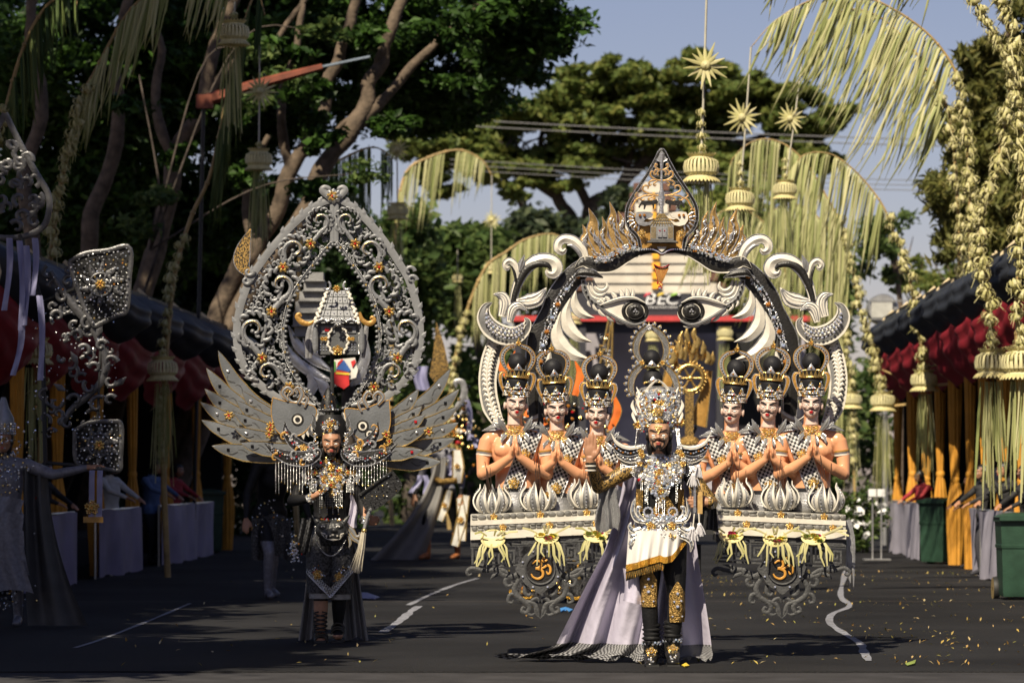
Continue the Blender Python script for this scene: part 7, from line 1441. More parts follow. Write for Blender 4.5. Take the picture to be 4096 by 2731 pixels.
# ---------------------------------------------------------------- wings with gold rimmed feathers
bp = thing('winged_gate_backpiece', 'pointed oval carved grey gate with little house, on spread grey wings with fish faces', 'costume backpiece', L_(1338, 1650, -.25))
FE = [  # left side: root, tip, half width, depth layer
    ((1170, 1700), (862, 1398), 34, 0, .22), ((1165, 1720), (815, 1468), 36, 1, .2), ((1160, 1740), (809, 1552), 36, 2, .16), ((1160, 1760), (793, 1606), 36, 3, .14), ((1160, 1785), (797, 1678), 36, 4, .12), ((1170, 1815), (840, 1782), 36, 5, .08),
    ((1180, 1690), (962, 1562), 30, 6, .2), ((1180, 1715), (940, 1600), 31, 7, .18), ((1180, 1740), (930, 1648), 31, 8, .16), ((1185, 1768), (934, 1710), 31, 9, .12), ((1190, 1800), (960, 1772), 30, 10, .08)]
RT = [(1800, 1470), (1836, 1552), (1829, 1624), (1833, 1688), (1820, 1752), (1762, 1846), (1672, 1554), (1686, 1622), (1700, 1656), (1710, 1706), (1690, 1800)]
for q in (-1, 1):
    wg = MB(); Q = smoothpath([L_(u if q < 0 else 2*1334-u, v, -.26) for u, v in ((1250, 1640), (1200, 1720), (1190, 1800), (1215, 1850))], 16); wg.band(Q, [PL*20]*16, .03, .01); wg = wg.build('wing', ['grey_flat'], bp)
    for i, (rt, tp, hw, ly, cv) in enumerate(FE):
        if q > 0: rt, tp = (2*1330-rt[0], rt[1]+8), RT[i]
        A, B = L_(*rt, 0), L_(*tp, 0); n = 26; D = B-A; N = V((-D.z, 0, D.x)).normalized()*(-1 if q < 0 else 1); N = N if N.z > 0 else -N
        P = []; d = -.30+.016*ly
        for k in range(n): t = k/(n-1); P.append(A+D*t-N*D.length*cv*math.sin(PI*t)*.55+V((0, -d-.04*t, 0)))
        H = [PL*hw*np.interp(k/(n-1), [0, .25, .6, .85, .95, 1], [.75, 1.0, 1.0, .62, .28, .02]) for k in range(n)]
        b = MB(); b.band(P, H, .010, .004, (0, -1, 0), .004, .09, 0, 1, True); fe = b.build('feather', ['grey_feather', 'gold'], wg)
        b = MB()
        for s0, sg in ((.42, 1), (.58, -1), (.70, 1)):
            p = P[int(s0*(n-1))]; th = math.atan2(D.z, D.x); b.band(clothoid(p.x, p.z, th+.4*sg, .10, 14*sg, -52*sg, 14, p.y-.008), [.0022+.0022*math.sin(PI*k/13) for k in range(14)], .002, .002)
        b.build('feather_scroll', ['foam_dark'], fe, 0, kind='stuff')
        b = MB(); p = P[int(.80*(n-1))]+V((0, -.008, 0)); b.gem(p, .016, (0, -1, .05), 0, 4, .3); b.build('mirror_tile', ['ruby' if (i in (8, 10) and q > 0) else 'jet' if i % 3 else 'silver'], fe, 0)
    for u, v, k in (((1078, 1718, .040), (1074, 1738, .036), (1080, 1700, .036), (912, 1662, .042)) if q < 0 else ((1544, 1738, .040), (1540, 1790, .040), (1556, 1765, .03), (1714, 1726, .042))):
        put('wing_rosette', ros_g, L_(u, v, -.08), bp, None, k)
    # fish face
    FPT = [(1088, 1588), (1140, 1604), (1200, 1612), (1250, 1622), (1264, 1650), (1240, 1700), (1210, 1732), (1180, 1742), (1130, 1740), (1098, 1712), (1082, 1650)] if q < 0 else [(1556, 1598), (1500, 1616), (1450, 1636), (1396, 1632), (1376, 1640), (1388, 1690), (1410, 1730), (1440, 1756), (1500, 1764), (1540, 1744), (1560, 1690)]
    m = MB(); m.plate([(p.x, p.z) for p in smoothpath([L_(u, v) for u, v in FPT+FPT[:1]], 44)[:-1]], YL+.085, .03); fh = m.build('fish_face', ['grey_feather'], bp, 20); m = MB(); m.band(smoothpath([L_(u, v, -.083) for u, v in FPT+FPT[:1]], 60), PL*1.7, .006, .004); m.build('fish_rim', ['gold_paint'], fh)
    for (u, v, k) in (((1188, 1677, 1),) if q < 0 else ((1449, 1703, 1), (1478, 1736, .85))):
        m = MB(); m.lathe(L_(u, v, -.083), [(.001, .012), (10*PL*k, .012), (10.2*PL*k, .008), (17*PL*k, .008), (17.2*PL*k, .004), (24*PL*k, .004), (25*PL*k, -.002)], 28, 0, Matrix.Rotation(R(90), 4, 'X'), [0, 0, 1, 1, 0, 0]); m.build('fish_eye', ['foam_black', 'foam_white'], fh)
    m = MB()
    TE = [((1262, 1652), (1266, 1690)), ((1250, 1680), (1256, 1712)), ((1238, 1702), (1246, 1730)), ((1224, 1718), (1232, 1746)), ((1208, 1732), (1212, 1756))] if q < 0 else [((1380, 1650), (1374, 1700)), ((1388, 1690), (1386, 1725)), ((1400, 1715), (1400, 1745)), ((1416, 1735), (1420, 1762)), ((1436, 1752), (1442, 1774))]
    for a, b_ in TE: m.band([L_(*a, -.09), L_((a[0]+b_[0])/2, (a[1]+b_[1])/2, -.09), L_(*b_, -.09)], [.020, .012, .001], .02, .004)
    m.build('fish_teeth', ['foam_white'], fh, 40)
    for P, hw in [([(1150, 1600), (1128, 1570), (1148, 1548), (1168, 1566), (1156, 1580)], [6, 8, 8, 6, 3]), ([(1190, 1612), (1206, 1576), (1190, 1548), (1172, 1560)], [6, 9, 7, 3]), ([(1215, 1628), (1228, 1596), (1214, 1580)], [4, 6, 2])]:
        b = MB(); Q = smoothpath([L_(u if q < 0 else 2*1330-u, v+(0 if q < 0 else 18), -.07) for u, v in P], 18); b.band(Q, [PL*np.interp(i/17*(len(hw)-1), range(len(hw)), hw) for i in range(18)], .012, .008, rim=.004, rw=.2, m=0, mr=1); b.build('fish_crest', ['grey_flat', 'gold_paint'], fh)
# ---------------------------------------------------------------- carved gate
UG = 1338; YG = 28.95; PG = YG/FOC; Gp = lambda u, v, d=0.: W(u, v, YG, d)
outl = [(1336, 800), (1285, 812), (1240, 838), (1195, 876), (1150, 920), (1085, 995), (1040, 1056), (1004, 1108), (982, 1160), (960, 1230), (948, 1300), (948, 1372), (962, 1432), (985, 1480), (1010, 1510), (1050, 1546), (1100, 1584), (1165, 1620), (1235, 1646), (1300, 1656)]
inl = [(1331, 968), (1300, 1002), (1262, 1050), (1222, 1100), (1188, 1150), (1160, 1205), (1143, 1262), (1134, 1320), (1136, 1380), (1150, 1438), (1172, 1486), (1204, 1534), (1250, 1592), (1300, 1640)]
for q in (-1, 1):
    MU = lambda u: u if q < 0 else UG+(UG-u)*.875
    gh = MB(); Q = smoothpath([Gp(MU(u), v) for u, v in outl], 120); gh.band(Q, [PG*(10+5*min(1, i/12)) for i in range(120)], .035, .003); gh = gh.build('gate_half', ['grey_flat'], bp)
    m = MB()
    for i in range(6, 112, 5):
        T = (Q[i+1]-Q[i-1]).normalized(); A = T.cross(V((0, 1, 0))); A = A if A.x*q > 0 or (abs(A.x) < .3 and A.z > 0) else -A
        m.band([Q[i]+A*PG*6+T*PG*6, Q[i]+A*PG*15, Q[i]+A*PG*24-T*PG*14], [PG*11, PG*9, .001], .03, .004)
    m.build('saw_edge', ['grey_carved'], gh, 40, kind='stuff')
    m = MB(); Qi = smoothpath([Gp(MU(u), v, .015) for u, v in inl], 110); m.band(Qi, PG*5, .03, .004); 
    for i in range(2, 108, 3): m.ball(Qi[i]+V((-q*PG*-9*-1, 0, -PG*4)), (PG*8, .018, PG*7), 7, 5)
    m.build('petal_edge', ['grey_carved'], gh, 180, kind='stuff')
    m = MB(); [m.ball(p+V((0, -.012, 0)), .0050, 5, 4) for p in smoothpath([Gp(MU(u)+q*8, v, .015) for u, v in inl], 170)]; m.build('bead_line', ['silver'], gh, 60, kind='stuff')
    for i in range(6, 108, 13):
        m = MB(); m.gem(Qi[i]+V((0, -.02, 0)), .010, (0, -1, .1), 0, 8, .8); m.build('amber_stud', ['gold'], gh, 0)
    m = MB(); m.band([Gp(MU(1331), 968, .01), Gp(MU(1330), 880, .01), Gp(MU(1330), 800, .01)], PG*10, .03, .005); m.build('spine_bar', ['grey_flat'], gh)
    for P, hw in [([(1332, 800), (1310, 782), (1290, 762), (1300, 750), (1318, 756), (1314, 768)], [12, 14, 14, 10, 8, 4])]:
        b = MB(); Qs = smoothpath([Gp(MU(u), v, .02) for u, v in P], 24); b.band(Qs, [PG*np.interp(i/23*(len(hw)-1), range(len(hw)), hw) for i in range(24)], .03, .010); b.build('top_curl', ['grey_flat'], gh)
    for (u, v) in ((995, 1085), (985, 1120), (992, 1470), (1000, 1500)):
        b = MB(); c = Gp(MU(u), v, .015); pt = spiral(c.x, c.z, PG*22, PG*4, 0, q*4.6, 16, c.y); b.band(pt, [PG*lerp(8, 4, i/15) for i in range(16)], .035, .010); b.build('edge_curl', ['grey_carved'], gh)
    # main scrolls: S curve running down the side, spirals alternately left and right, gold in the hollow
    FLW = [(1310, 860), (1243, 977), (1133, 1070), (1087, 1247), (1049, 1432), (1157, 1548), (1262, 1622)]
    SP = [(1281, 884, 40, 1), (1179, 1002, 48, -1), (1124, 1140, 54, 1), (1016, 1318, 56, -1), (1070, 1490, 46, 1), (1176, 1580, 34, -1)]
    for i, (u, v, r, tw) in enumerate(SP):
        f = FLW[i+1]; a0 = math.atan2(-(f[1]-v), (MU(f[0])-MU(u))); tw2 = tw*(1 if q < 0 else -1)
        b = MB(); c = Gp(MU(u), v, .022); n = 40; pt = [Gp(MU(f[0]), f[1], .022)]+spiral(c.x, c.z, PG*r, PG*r*.16, a0+tw2*.5, a0+tw2*7.2, n, c.y, .8)
        b.band(pt, [PG*r*lerp(.205, .085, k/n) for k in range(n+1)], .03, .009); b.ball(pt[-1], (PG*r*.16, .02, PG*r*.16), 10, 8); so_ = b.build('main_scroll', ['grey_carved'], gh)
        b = MB(); b.band([p+V((0, -.012, 0)) for p in pt[10:30]], [PG*r*.05*math.sin(PI*k/19)+.001 for k in range(20)], .004, .006); b.build('gilded_hollow', ['gold'], so_)
        b = MB(); [b.ball(p+V((0, -.014, 0)), .0038, 5, 4) for p in pt[4:26]]; b.build('scroll_beads', ['crystal'], so_, kind='stuff')
        # leaf lobes fanning off the outside and inside of the spiral
        for k in range(13):
            a = a0+tw2*(.2+k*.47); ro = r*(1.02 if k % 2 else 1.0); p0 = (c.x+PG*ro*math.cos(a), c.z+PG*ro*math.sin(a)); th = a-tw2*.9
            b = MB(); pt2 = clothoid(p0[0], p0[1], th, PG*r*.95, tw2*8, -tw2*70, 15, c.y+.006-.004*(k % 3)); 
            if not all(in_poly(x, z, [(Gp(MU(uu), vv).x, Gp(MU(uu), vv).z) for uu, vv in outl+inl[::-1]]) for x, z in [(pt2[8].x, pt2[8].z)]): continue
            b.band(pt2, [PG*r*.125*(.5+.8*math.sin(PI*min(1, j/14+.12)))*(1-.3*j/14) for j in range(15)], .03, .010); b.ball(pt2[-1], (PG*r*.11, .018, PG*r*.11), 8, 6); b.build('leaf_scroll', ['grey_carved'], gh)
        for k in range(4):
            a = a0+tw2*(2.5+k*1.1); rr_ = r*.62; p0 = (c.x+PG*rr_*math.cos(a), c.z+PG*rr_*math.sin(a)); b = MB(); pt2 = clothoid(p0[0], p0[1], a+PI*.8*tw2*.6, PG*r*.5, tw2*20, tw2*110, 12, c.y+.004); b.band(pt2, [PG*r*.11*(1-.5*j/12) for j in range(12)], .025, .008); b.build('leaf_scroll', ['grey_carved'], gh)
        b = MB(); g0, g1 = FLW[i], FLW[i+1]; pt3 = smoothpath([Gp(MU(g0[0]), g0[1], .004), Gp(MU((g0[0]+g1[0])/2+14*tw), (g0[1]+g1[1])/2, .004), Gp(MU(g1[0]), g1[1], .004)], 24); b.band(pt3, PG*7, .03, .008); b.build('stem', ['grey_carved'], gh)
    # smaller curls filling what is left of the band
    ring = outl+inl[::-1]; rq = random.Random(33); cnt = 0
    for (u, v) in scatter(ring, 27, rq):
        dd = min(abs(math.hypot(u-s_[0], v-s_[1])-s_[2]*.7)-s_[2]*.2 for s_ in SP)
        if min(math.hypot(u-s_[0], v-s_[1])/s_[2] for s_ in SP) < 1.0 or not in_poly(u, v, ring): continue
        c = Gp(MU(u), v, -.025); a = rq.random()*6.28; sg = rq.choice((-1, 1)); r = rq.uniform(13, 19); b = MB(); pt = spiral(c.x, c.z, PG*r, PG*3, a, a+sg*5.2, 16, c.y, .8); b.band(pt, [PG*lerp(4.6, 2.6, k/15) for k in range(16)], .03, .007); b.ball(pt[-1], (PG*5, .016, PG*5), 7, 5); b.build('small_curl', ['grey_carved'], gh)
    for i, (u, v) in enumerate(FLW[1:-1]): put('gold_flower', ros_g, Gp(MU(u), v, .035), gh, (0, rq.random(), 0), .046)
put('top_flower', ros_g, Gp(1330, 786, .04), bp, None, .045); put('top_wreath', ros_s, Gp(1336, 786, .03), bp, None, .062)
# thin dark leaf panel sticking out behind the gate on the left
m = MB(); m.band(smoothpath([W(u, v, 29.3) for u, v in ((1010, 1110), (970, 1060), (972, 1000), (1002, 915))], 18), [.006+.062*math.sin(PI*i/17) for i in range(18)], .02, .002, rim=.003, rw=.07, m=0, mr=1); m.build('side_leaf', ['brocade', 'silver'], bp)
# ---------------------------------------------------------------- little house in the gate
YH = 28.75; Hh = lambda u, v, d=0.: W(u, v, YH, d); PH = YH/FOC
hs = MB(); a, b = Hh(1272, 1290), Hh(1436, 1417); hs.box(((a.x+b.x)/2, YH+.15, (a.z+b.z)/2), (b.x-a.x, .30, a.z-b.z)); hs = hs.build('house', ['house_grey'], bp, 0)
m = MB(); F4 = [Hh(1256, 1292, .06), Hh(1442, 1294, .06), Hh(1392, 1160, -.10), Hh(1306, 1158, -.10)]; B4 = [p+V((0, .42 if i < 2 else .10, 0)) for i, p in enumerate(F4)]
m.add(F4+B4, [(0, 1, 2, 3), (5, 4, 7, 6), (0, 4, 5, 1), (1, 5, 6, 2), (2, 6, 7, 3), (3, 7, 4, 0)]); ro = m.build('house_roof', ['grey_flat'], hs, 0)
m = MB(); Lr = lambda s_, t: (F4[0].lerp(F4[1], s_)).lerp(F4[3].lerp(F4[2], s_), t)+V((0, -.004, .002))
for t in (.2, .4, .6, .8): m.tube([Lr(0.02, t), Lr(.98, t)], .0022, 4)
for s_ in (.17, .33, .5, .67, .83): m.tube([Lr(s_, .02), Lr(s_, .98)], .0022, 4)
m.build('tile_lines', ['foam_dark'], hs, 0, kind='stuff')
m = MB(); [m.gem(Lr(s_, t)+V((0, -.004, 0)), .007, (0, -1, .4), 0, 6, .6) for t in (.12, .3, .5, .7, .88) for s_ in (.25, .42, .58, .75)]; m.build('roof_studs', ['crystal'], hs, 0, kind='stuff')
for s0, s1 in ((.02, .98),):
    for e in (0, 1):
        m = MB(); [m.ball(Lr(e+(.03 if e == 0 else -.03)+(.035*math.sin(k*1.9))*(1 if e == 0 else -1), k/22)+V((0, -.012, 0)), (.014, .012, .014), 7, 5) for k in range(23)]; m.build('roof_trim', ['foam_white'], hs, 180, kind='stuff')
m = MB(); [m.ball(Lr(.08+.84*k/24, .03+.07*abs(math.sin(k*.26*2)))+V((0, -.012, 0)), (.013, .011, .012), 7, 5) for k in range(25)]; m.build('eave_trim', ['silver'], hs, 180, kind='stuff')
for q in (-1, 1):
    m = MB(); c = Hh(1306 if q < 0 else 1394, 1150, .1); m.band(spiral(c.x, c.z, .045, .012, R(90)+q*.4, R(90)+q*4.2, 16, c.y), [lerp(.008, .012, i/15) for i in range(16)], .012, .008); m.build('roof_horn', ['silver'], hs)
    m = MB(); P = [(1258, 1286), (1238, 1296), (1210, 1290), (1190, 1268), (1200, 1258), (1208, 1268)] if q < 0 else [(1440, 1250), (1450, 1280), (1476, 1296), (1498, 1284), (1490, 1270), (1482, 1278)]; Q = smoothpath([Hh(u, v, .08) for u, v in P], 24); m.band(Q, [PH*np.interp(i/23*5, range(6), [5, 9, 11, 9, 7, 3]) for i in range(24)], .02, .008); m.build('eave_curl', ['gold_paint'], hs)
    m = MB(); P = [(1340, 1298), (1318, 1335), (1312, 1375), (1330, 1412)]; Q = smoothpath([Hh(u if q < 0 else 2*1352-u, v, .01) for u, v in P], 26); [m.ball(p+V((.006*math.sin(i*1.3), -.01, 0)), (.011, .010, .011), 7, 5) for i, p in enumerate(Q)]; m.build('door_trim', ['foam_white'], hs, 180, kind='stuff')
    m = MB(); c = Hh(1312 if q < 0 else 1396, 1318, .004); m.box(c, (.11, .012, .055)); wn = m.build('house_window', ['grey_flat'], hs, 0)
    m = MB(); m.box(c+V((0, -.008, 0)), (.05, .01, .028)); m.build('window_pane', ['ruby' if q < 0 else 'jet'], hs, 0)
    for k in range(2): put('window_flower', ros_a, Hh((1290 if q < 0 else 1398)+k*14, 1356, .03), hs, None, .02)
    m = MB(); [m.ball(Hh(1272 if q < 0 else 1436, lerp(1292, 1415, k/24), .006), .005, 5, 4) for k in range(25)]; m.build('corner_beads', ['silver'], hs, kind='stuff')
    m = MB(); [m.gem(Hh((1282 if q < 0 else 1396)+x*12, 1378+y*11, .004), .006, (0, -1, .2), 0, 6, .6) for x in range(3) for y in range(3)]; m.build('wall_studs', ['crystal'], hs, 0, kind='stuff')
    m = MB(); m.band(smoothpath([Hh((1262 if q < 0 else 1448), v, .05) for v in (1300, 1340, 1390, 1412)], 16), [.008, .02, .022, .01] and [.008+.014*math.sin(PI*i/15) for i in range(16)], .02, .01); m.build('side_bracket', ['grey_carved'], hs)
put('door_wreath', ros_s, Hh(1354, 1292, .10), hs, None, .036); put('door_flower', brooch2, Hh(1352, 1402, .03), hs, None, .046); put('ridge_flower', ros_a, Hh(1350, 1158, .12), hs, None, .034)
m = MB(); m.tube([Hh(1326, 1417, -.1), Hh(1326, 1660, -.1)], .016, 8); m.build('support_post', ['rubber'], bp)
for u in (1246, 1232, 1458):
    m = MB(); m.band(smoothpath([Hh(u+8, 1290, -.12), Hh(u-2, 1350, -.12), Hh(u-8, 1430, -.12)], 12), [.012+.012*math.sin(PI*i/11) for i in range(12)], .02, .006); m.build('hanging_leaf', ['silver_dull'], bp)
m = MB()
for u, v in ((1188, 1730), (1462, 1740), (1260, 1650), (1400, 1650)): m.tube([L_(u, v, -.30), L_(1325, 1900, -.16)], .016, 6)
m.build('carrying_frame', ['rubber'], bp)
# ---------------------------------------------------------------- other performers and spectators
mat('silk_silver', (.17, .17, .20), .45, .2, .2, 30, .3, 60); mat('ribbon_lilac', (.30, .30, .48), .5, 0, .1, 8); mat('boot_tan', (.42, .15, .05), .45, 0, .15, 10)
mat('flame_orange', (.75, .16, .02), .5, .0, .3, 8); mat('panel_white', (.70, .68, .62), .5, 0, .1, 10); mat('temple_grey', (.24, .24, .24), .6, .1, .2, 8, .2)
def joints(x, y, z0=0., h=1.7, lean=0., face=0., step=.12, arms=((-.30, -.02, -.50), (.30, -.02, -.50)), wr=((-.34, -.12, -.76), (.34, -.12, -.76))):
    k = h/1.7; c, s_ = math.cos(face), math.sin(face); P = lambda a, b, z: V((x+(a*c-b*s_)*k, y+(a*s_+b*c)*k, z0+z*k)); l = lean
    return dict(pelvis=P(0, 0, .92), waist=P(0, -.15*l, 1.05), chest=P(0, -.5*l, 1.24), neck=P(0, -.75*l, 1.44), head=P(0, -.85*l, 1.52), shl=P(-.185, -.65*l, 1.37), shr=P(.185, -.65*l, 1.37),
                ell=P(arms[0][0], arms[0][1]-.6*l, 1.37+arms[0][2]+.22), elr=P(arms[1][0], arms[1][1]-.6*l, 1.37+arms[1][2]+.22), wrl=P(wr[0][0], wr[0][1]-.6*l, 1.37+wr[0][2]+.22), wrr=P(wr[1][0], wr[1][1]-.6*l, 1.37+wr[1][2]+.22),
                hipl=P(-.09, 0, .88), hipr=P(.09, 0, .88), kneel=P(-.10, -.05-step, .48), kneer=P(.10, -.04+step, .48), ankl=P(-.10, -step, .09), ankr=P(.10, step+.02, .09), toel=P(-.11, -.15-step, .035), toer=P(.11, -.13+step, .035)), k, P
def person(label, x, y, pick, mats, h=1.7, group=None, vox=.011, hair=True, hands=True, z0=.016, **kw):
    Jn, k, P = joints(x, y, z0, h, **kw); m = human_vol(Jn, k); f = kw.get('face', 0)
    H = Matrix.Translation(P(0, -.10-.85*kw.get('lean', 0), 1.48)) @ Matrix.Rotation(f, 4, 'Z') @ Matrix.Scale(k, 4); head_vol(m, H)
    if hands:
        for q in 'lr':
            d = (Jn['wr'+q]-Jn['el'+q]).normalized(); m2 = d.to_track_quat('Z', 'Y').to_matrix().to_4x4(); hand_vol(m, Matrix.Translation(Jn['wr'+q]) @ m2, 1 if q == 'l' else -1, .25, k)
    t = thing('person', label, 'person', (x, y, 0), group); me = remesh(m, vox, 3); bv = bvh_of(me)
    def pk(c):
        q = H.inverted() @ c
        if q.length < .25 and q.z > -.02: return 1 if (q.z > .15 or q.y > .04 or (abs(q.x) > .062 and q.y > -.02)) else 0
        for s_ in 'lr':
            if (c-Jn['wr'+s_]).length < .2*k and (c-Jn['wr'+s_]).dot(Jn['wr'+s_]-Jn['el'+s_]) > 0: return 0
        return pick(c, Jn)
    put_mesh('body', me, mats, t, pk)
    if hair: 
        b = MB(); b.ball(H @ V((0, .03, .135)), (.086*k, .088*k, .095*k), 14, 10); b.ball(H @ V((0, .07, .06)), (.07*k, .05*k, .09*k), 12, 8); b.build('hair', ['hair'], t, 180)
    mm = dict(brow='hair', iris='iris_brown', lip='lip_rose'); face_bits(bv, H, t, mm, .8, 0); return t, Jn, H, bv, k
two = lambda zc: (lambda c, J: 2 if c.z > zc else 3)
# performer in the shade at the far left edge
Yf = 31.3; Ff = lambda u, v, d=0.: W(u, v, Yf, d); PF = Yf/FOC; rs = random.Random(41)
t, Jn, H, bv, k = person('shaded performer in silver and white cut by the left edge, one arm stretched out', Ff(20, 0).x, Yf, two(1.0), ['skin_brown', 'hair', 'silk_silver', 'silk_silver'], 1.72, arms=((-.3, -.02, -.5), (.42, -.06, -.30)), wr=((-.34, -.12, -.76), (.72, -.14, -.24)), step=.06)
jewels('chest_jewels', [front(bv, Ff(30+rs.gauss(0, 45), 1850+rs.gauss(0, 60)), .015) for _ in range(150)], t, (.008, .014), seed=41)
jewels('skirt_jewels', [front(bv, Ff(20+rs.gauss(0, 45), rs.uniform(2020, 2440)), .03) for _ in range(170)], t, (.008, .014), (5, 3, 1, 2, .3, 4, 1, 1), seed=42)
for i in range(5):
    m = MB(); m.sheet(lambda a, b: Ff(lerp(-50, 110, a)+b*(18*i-30), lerp(2000+i*60, 2080+i*72, b)-30*math.sin(a*PI)*.5, .22+.02*i+.02*math.sin(a*12)), 16, 6); m.build('skirt_frill', ['silk_silver'], t, 180)
m = MB(); m.sheet(lambda a, b: Ff(lerp(95, 190, a)+b*b*lerp(20, 165, a), lerp(1860, 2500, b), .02+.05*math.sin(a*11+b*2)), 20, 24); m.build('cape', [mat('cape_dark', (.06, .06, .062), .6, 0, .2, 6)], t, 180)
m = MB(); m.lathe(H @ V((0, .01, .15)), [(.085, 0), (.10, .06), (.09, .14), (.05, .22), (.02, .32)], 16); cw = m.build('crown', ['silver_dull'], t, 40); jewels('crown_jewels', [H @ V((.10*math.cos(a), .01+.10*math.sin(a), .16+z*.02)) for z in range(5) for a in [PI+PI*j/12 for j in range(13)]], cw, (.007, .012), seed=43)
mat('silver_dark', (.10, .10, .105), .38, .6, .3, 12, .2, 60)
bk2 = thing('ornate_backpiece', 'dark silver backpiece of scrolls and pierced plates at the far left, hung with lilac ribbons', 'costume backpiece', Ff(150, 1600, -.3))
def sband(nm, pts, hw, mt, d=-.2, parent=bk2, F_=Ff, s_=PF, n=26, rim=0, rw=.2):
    b = MB(); Q = smoothpath([F_(u, v, d) for u, v in pts], n); b.band(Q, [s_*np.interp(i/(n-1)*(len(hw)-1), range(len(hw)), hw) for i in range(n)], .025, .010, rim=rim, rw=rw, m=0, mr=len(mt)-1); return b.build(nm, mt, parent)
for PT, hl in (([(268, 1042), (330, 1010), (420, 998), (510, 986), (508, 1120), (498, 1236), (460, 1258), (400, 1286), (360, 1290), (300, 1150)], (395, 1135)), ([(290, 1720), (350, 1690), (440, 1684), (476, 1700), (474, 1830), (468, 1880), (420, 1876), (320, 1866), (292, 1830)], (390, 1780))):
    m = MB(); Q = smoothpath([Ff(u, v, -.16) for u, v in PT+PT[:1]], 50); m.band(Q, PF*9, .03, .006); pl = m.build('pierced_plate', ['silver_dark'], bk2); m = MB(); m.plate([(p.x, p.z) for p in Q[:-1]], Yf+.175, .01); m.build('plate_backing', ['velvet_black'], pl, 0)
    for i in range(10): a = 2*PI*i/10+.2; m = MB(); c = Ff(*hl, -.16); r1 = PF*(78 if hl[1] < 1500 else 66); m.band([c+V((math.cos(a)*r1*.22, 0, math.sin(a)*r1*.22)), c+V((math.cos(a+.15)*r1*.7, 0, math.sin(a+.15)*r1*.7)), c+V((math.cos(a)*r1*1.2, 0, math.sin(a)*r1*1.2))], [.012, .03, .012], .02, .006); m.build('plate_spoke', ['silver_dark'], pl)
    m = MB(); m.tube([Ff(*hl, -.15)+V((PF*46*math.cos(a), 0, PF*46*math.sin(a))) for a in [2*PI*j/24 for j in range(25)]], .014, 6); m.build('plate_ring', ['silver_dark'], pl, 180); put('plate_flower', ros_a, Ff(*hl, -.12), pl, None, .05)
    jewels('plate_stones', [Ff(u, v, -.14) for u, v in scatter(PT, 19, rs)], pl, (.006, .012), (6, 1, 1, 1, 0, 5, 0, 1), seed=44)
sband('vine', [(190, 1080), (240, 1160), (300, 1240), (350, 1290), (385, 1360), (410, 1440), (395, 1520), (340, 1580), (270, 1640), (240, 1700)], [10, 14, 16, 16, 14, 14, 14, 14, 12, 6], ['silver_dark'], n=50)
for (u, v, r, a0, sg) in [(340, 1290, 30, 1.5, 1), (300, 1340, 26, 3, -1), (395, 1380, 26, .5, 1), (330, 1400, 28, 2.6, -1), (430, 1450, 34, .2, 1), (370, 1470, 26, 3, -1), (350, 1545, 30, 2.2, 1), (430, 1520, 28, 0, -1), (380, 1620, 40, 1, 1), (290, 1600, 30, 3, -1), (430, 1600, 26, .5, 1), (260, 1690, 26, 2, 1), (330, 1690, 30, .6, -1), (240, 1180, 24, 2.5, 1), (220, 1260, 26, 3, -1), (260, 1120, 22, 1, 1)]:
    c = Ff(u, v, -.18); b = MB(); pt = spiral(c.x, c.z, PF*r, PF*6, a0, a0+sg*5, 20, c.y); b.band(pt, [PF*lerp(9, 5, i/19) for i in range(20)], .025, .010); b.build('scroll', ['silver_dark'], bk2)
for _ in range(46):
    u, v = rs.uniform(130, 330), rs.uniform(1060, 1760); u += 120*math.sin((v-1060)/700*PI)*(rs.random()); r = rs.uniform(16, 34); a0 = rs.random()*6; sg = rs.choice((-1, 1)); c = Ff(u, v, -.22); b = MB(); pt = spiral(c.x, c.z, PF*r, PF*5, a0, a0+sg*5, 16, c.y); b.band(pt, [PF*lerp(8, 4, i/15) for i in range(16)], .025, .008); b.build('scroll', ['silver_dark'], bk2)
jewels('drop_stones', [Ff(rs.uniform(120, 460), rs.uniform(1080, 1760), -.19) for _ in range(150)], bk2, (.006, .012), (6, 1, .6, 1, 0, 6, 0, 2), seed=51)
for (u, v, a) in [(405, 1490, 60), (455, 1540, 40), (300, 1450, 120), (380, 1340, 70), (250, 1560, 150)]:
    p = Ff(u, v, -.17); d = V((math.cos(R(a)), 0, math.sin(R(a)))); b = MB(); b.band([p, p+d*.05, p+d*.12], [.008, .03, .001], .015, .006); b.build('leaf', ['silver_dark'], bk2)
for u0, u1, v0, v1 in ((20, 5, 950, 1240), (60, 72, 960, 1320), (88, 84, 980, 1300), (140, 150, 1180, 1520), (70, 40, 1300, 1500), (122, 118, 950, 1180)):
    m = MB(); m.sheet(lambda a, b: Ff(lerp(u0, u1, b)+a*24+8*math.sin(b*4), lerp(v0, v1, b), -.08+.02*math.sin(a*4+b*6)), 4, 14); m.build('lilac_ribbon', ['ribbon_lilac'], bk2, 180)
for u in (352, 384):
    m = MB(); m.sheet(lambda a, b: Ff(u+a*22-b*4, lerp(1880, 2080, b), -.10+.01*math.sin(b*8)), 4, 12); m.build('white_streamer', ['ribbon_lilac'], bk2, 180)
put('streamer_brooch', brooch2, Ff(365, 2030, -.05), bk2, None, .07); m = MB(); m.box(Ff(368, 2078, -.1), (.17, .02, .05)); m.build('streamer_hem', ['gold_paint'], bk2, 0)
m = MB(); LPz = [(0, 440), (60, 560), (125, 680), (172, 760), (178, 830), (150, 900), (60, 940), (-60, 930), (-140, 840), (-120, 720), (-60, 560)]; Q = smoothpath([Ff(u, v, -.3) for u, v in LPz+LPz[:1]], 60); m.band(Q, PF*12, .03, .006); lg = m.build('leaf_panel_rim', ['silver_dark'], bk2)
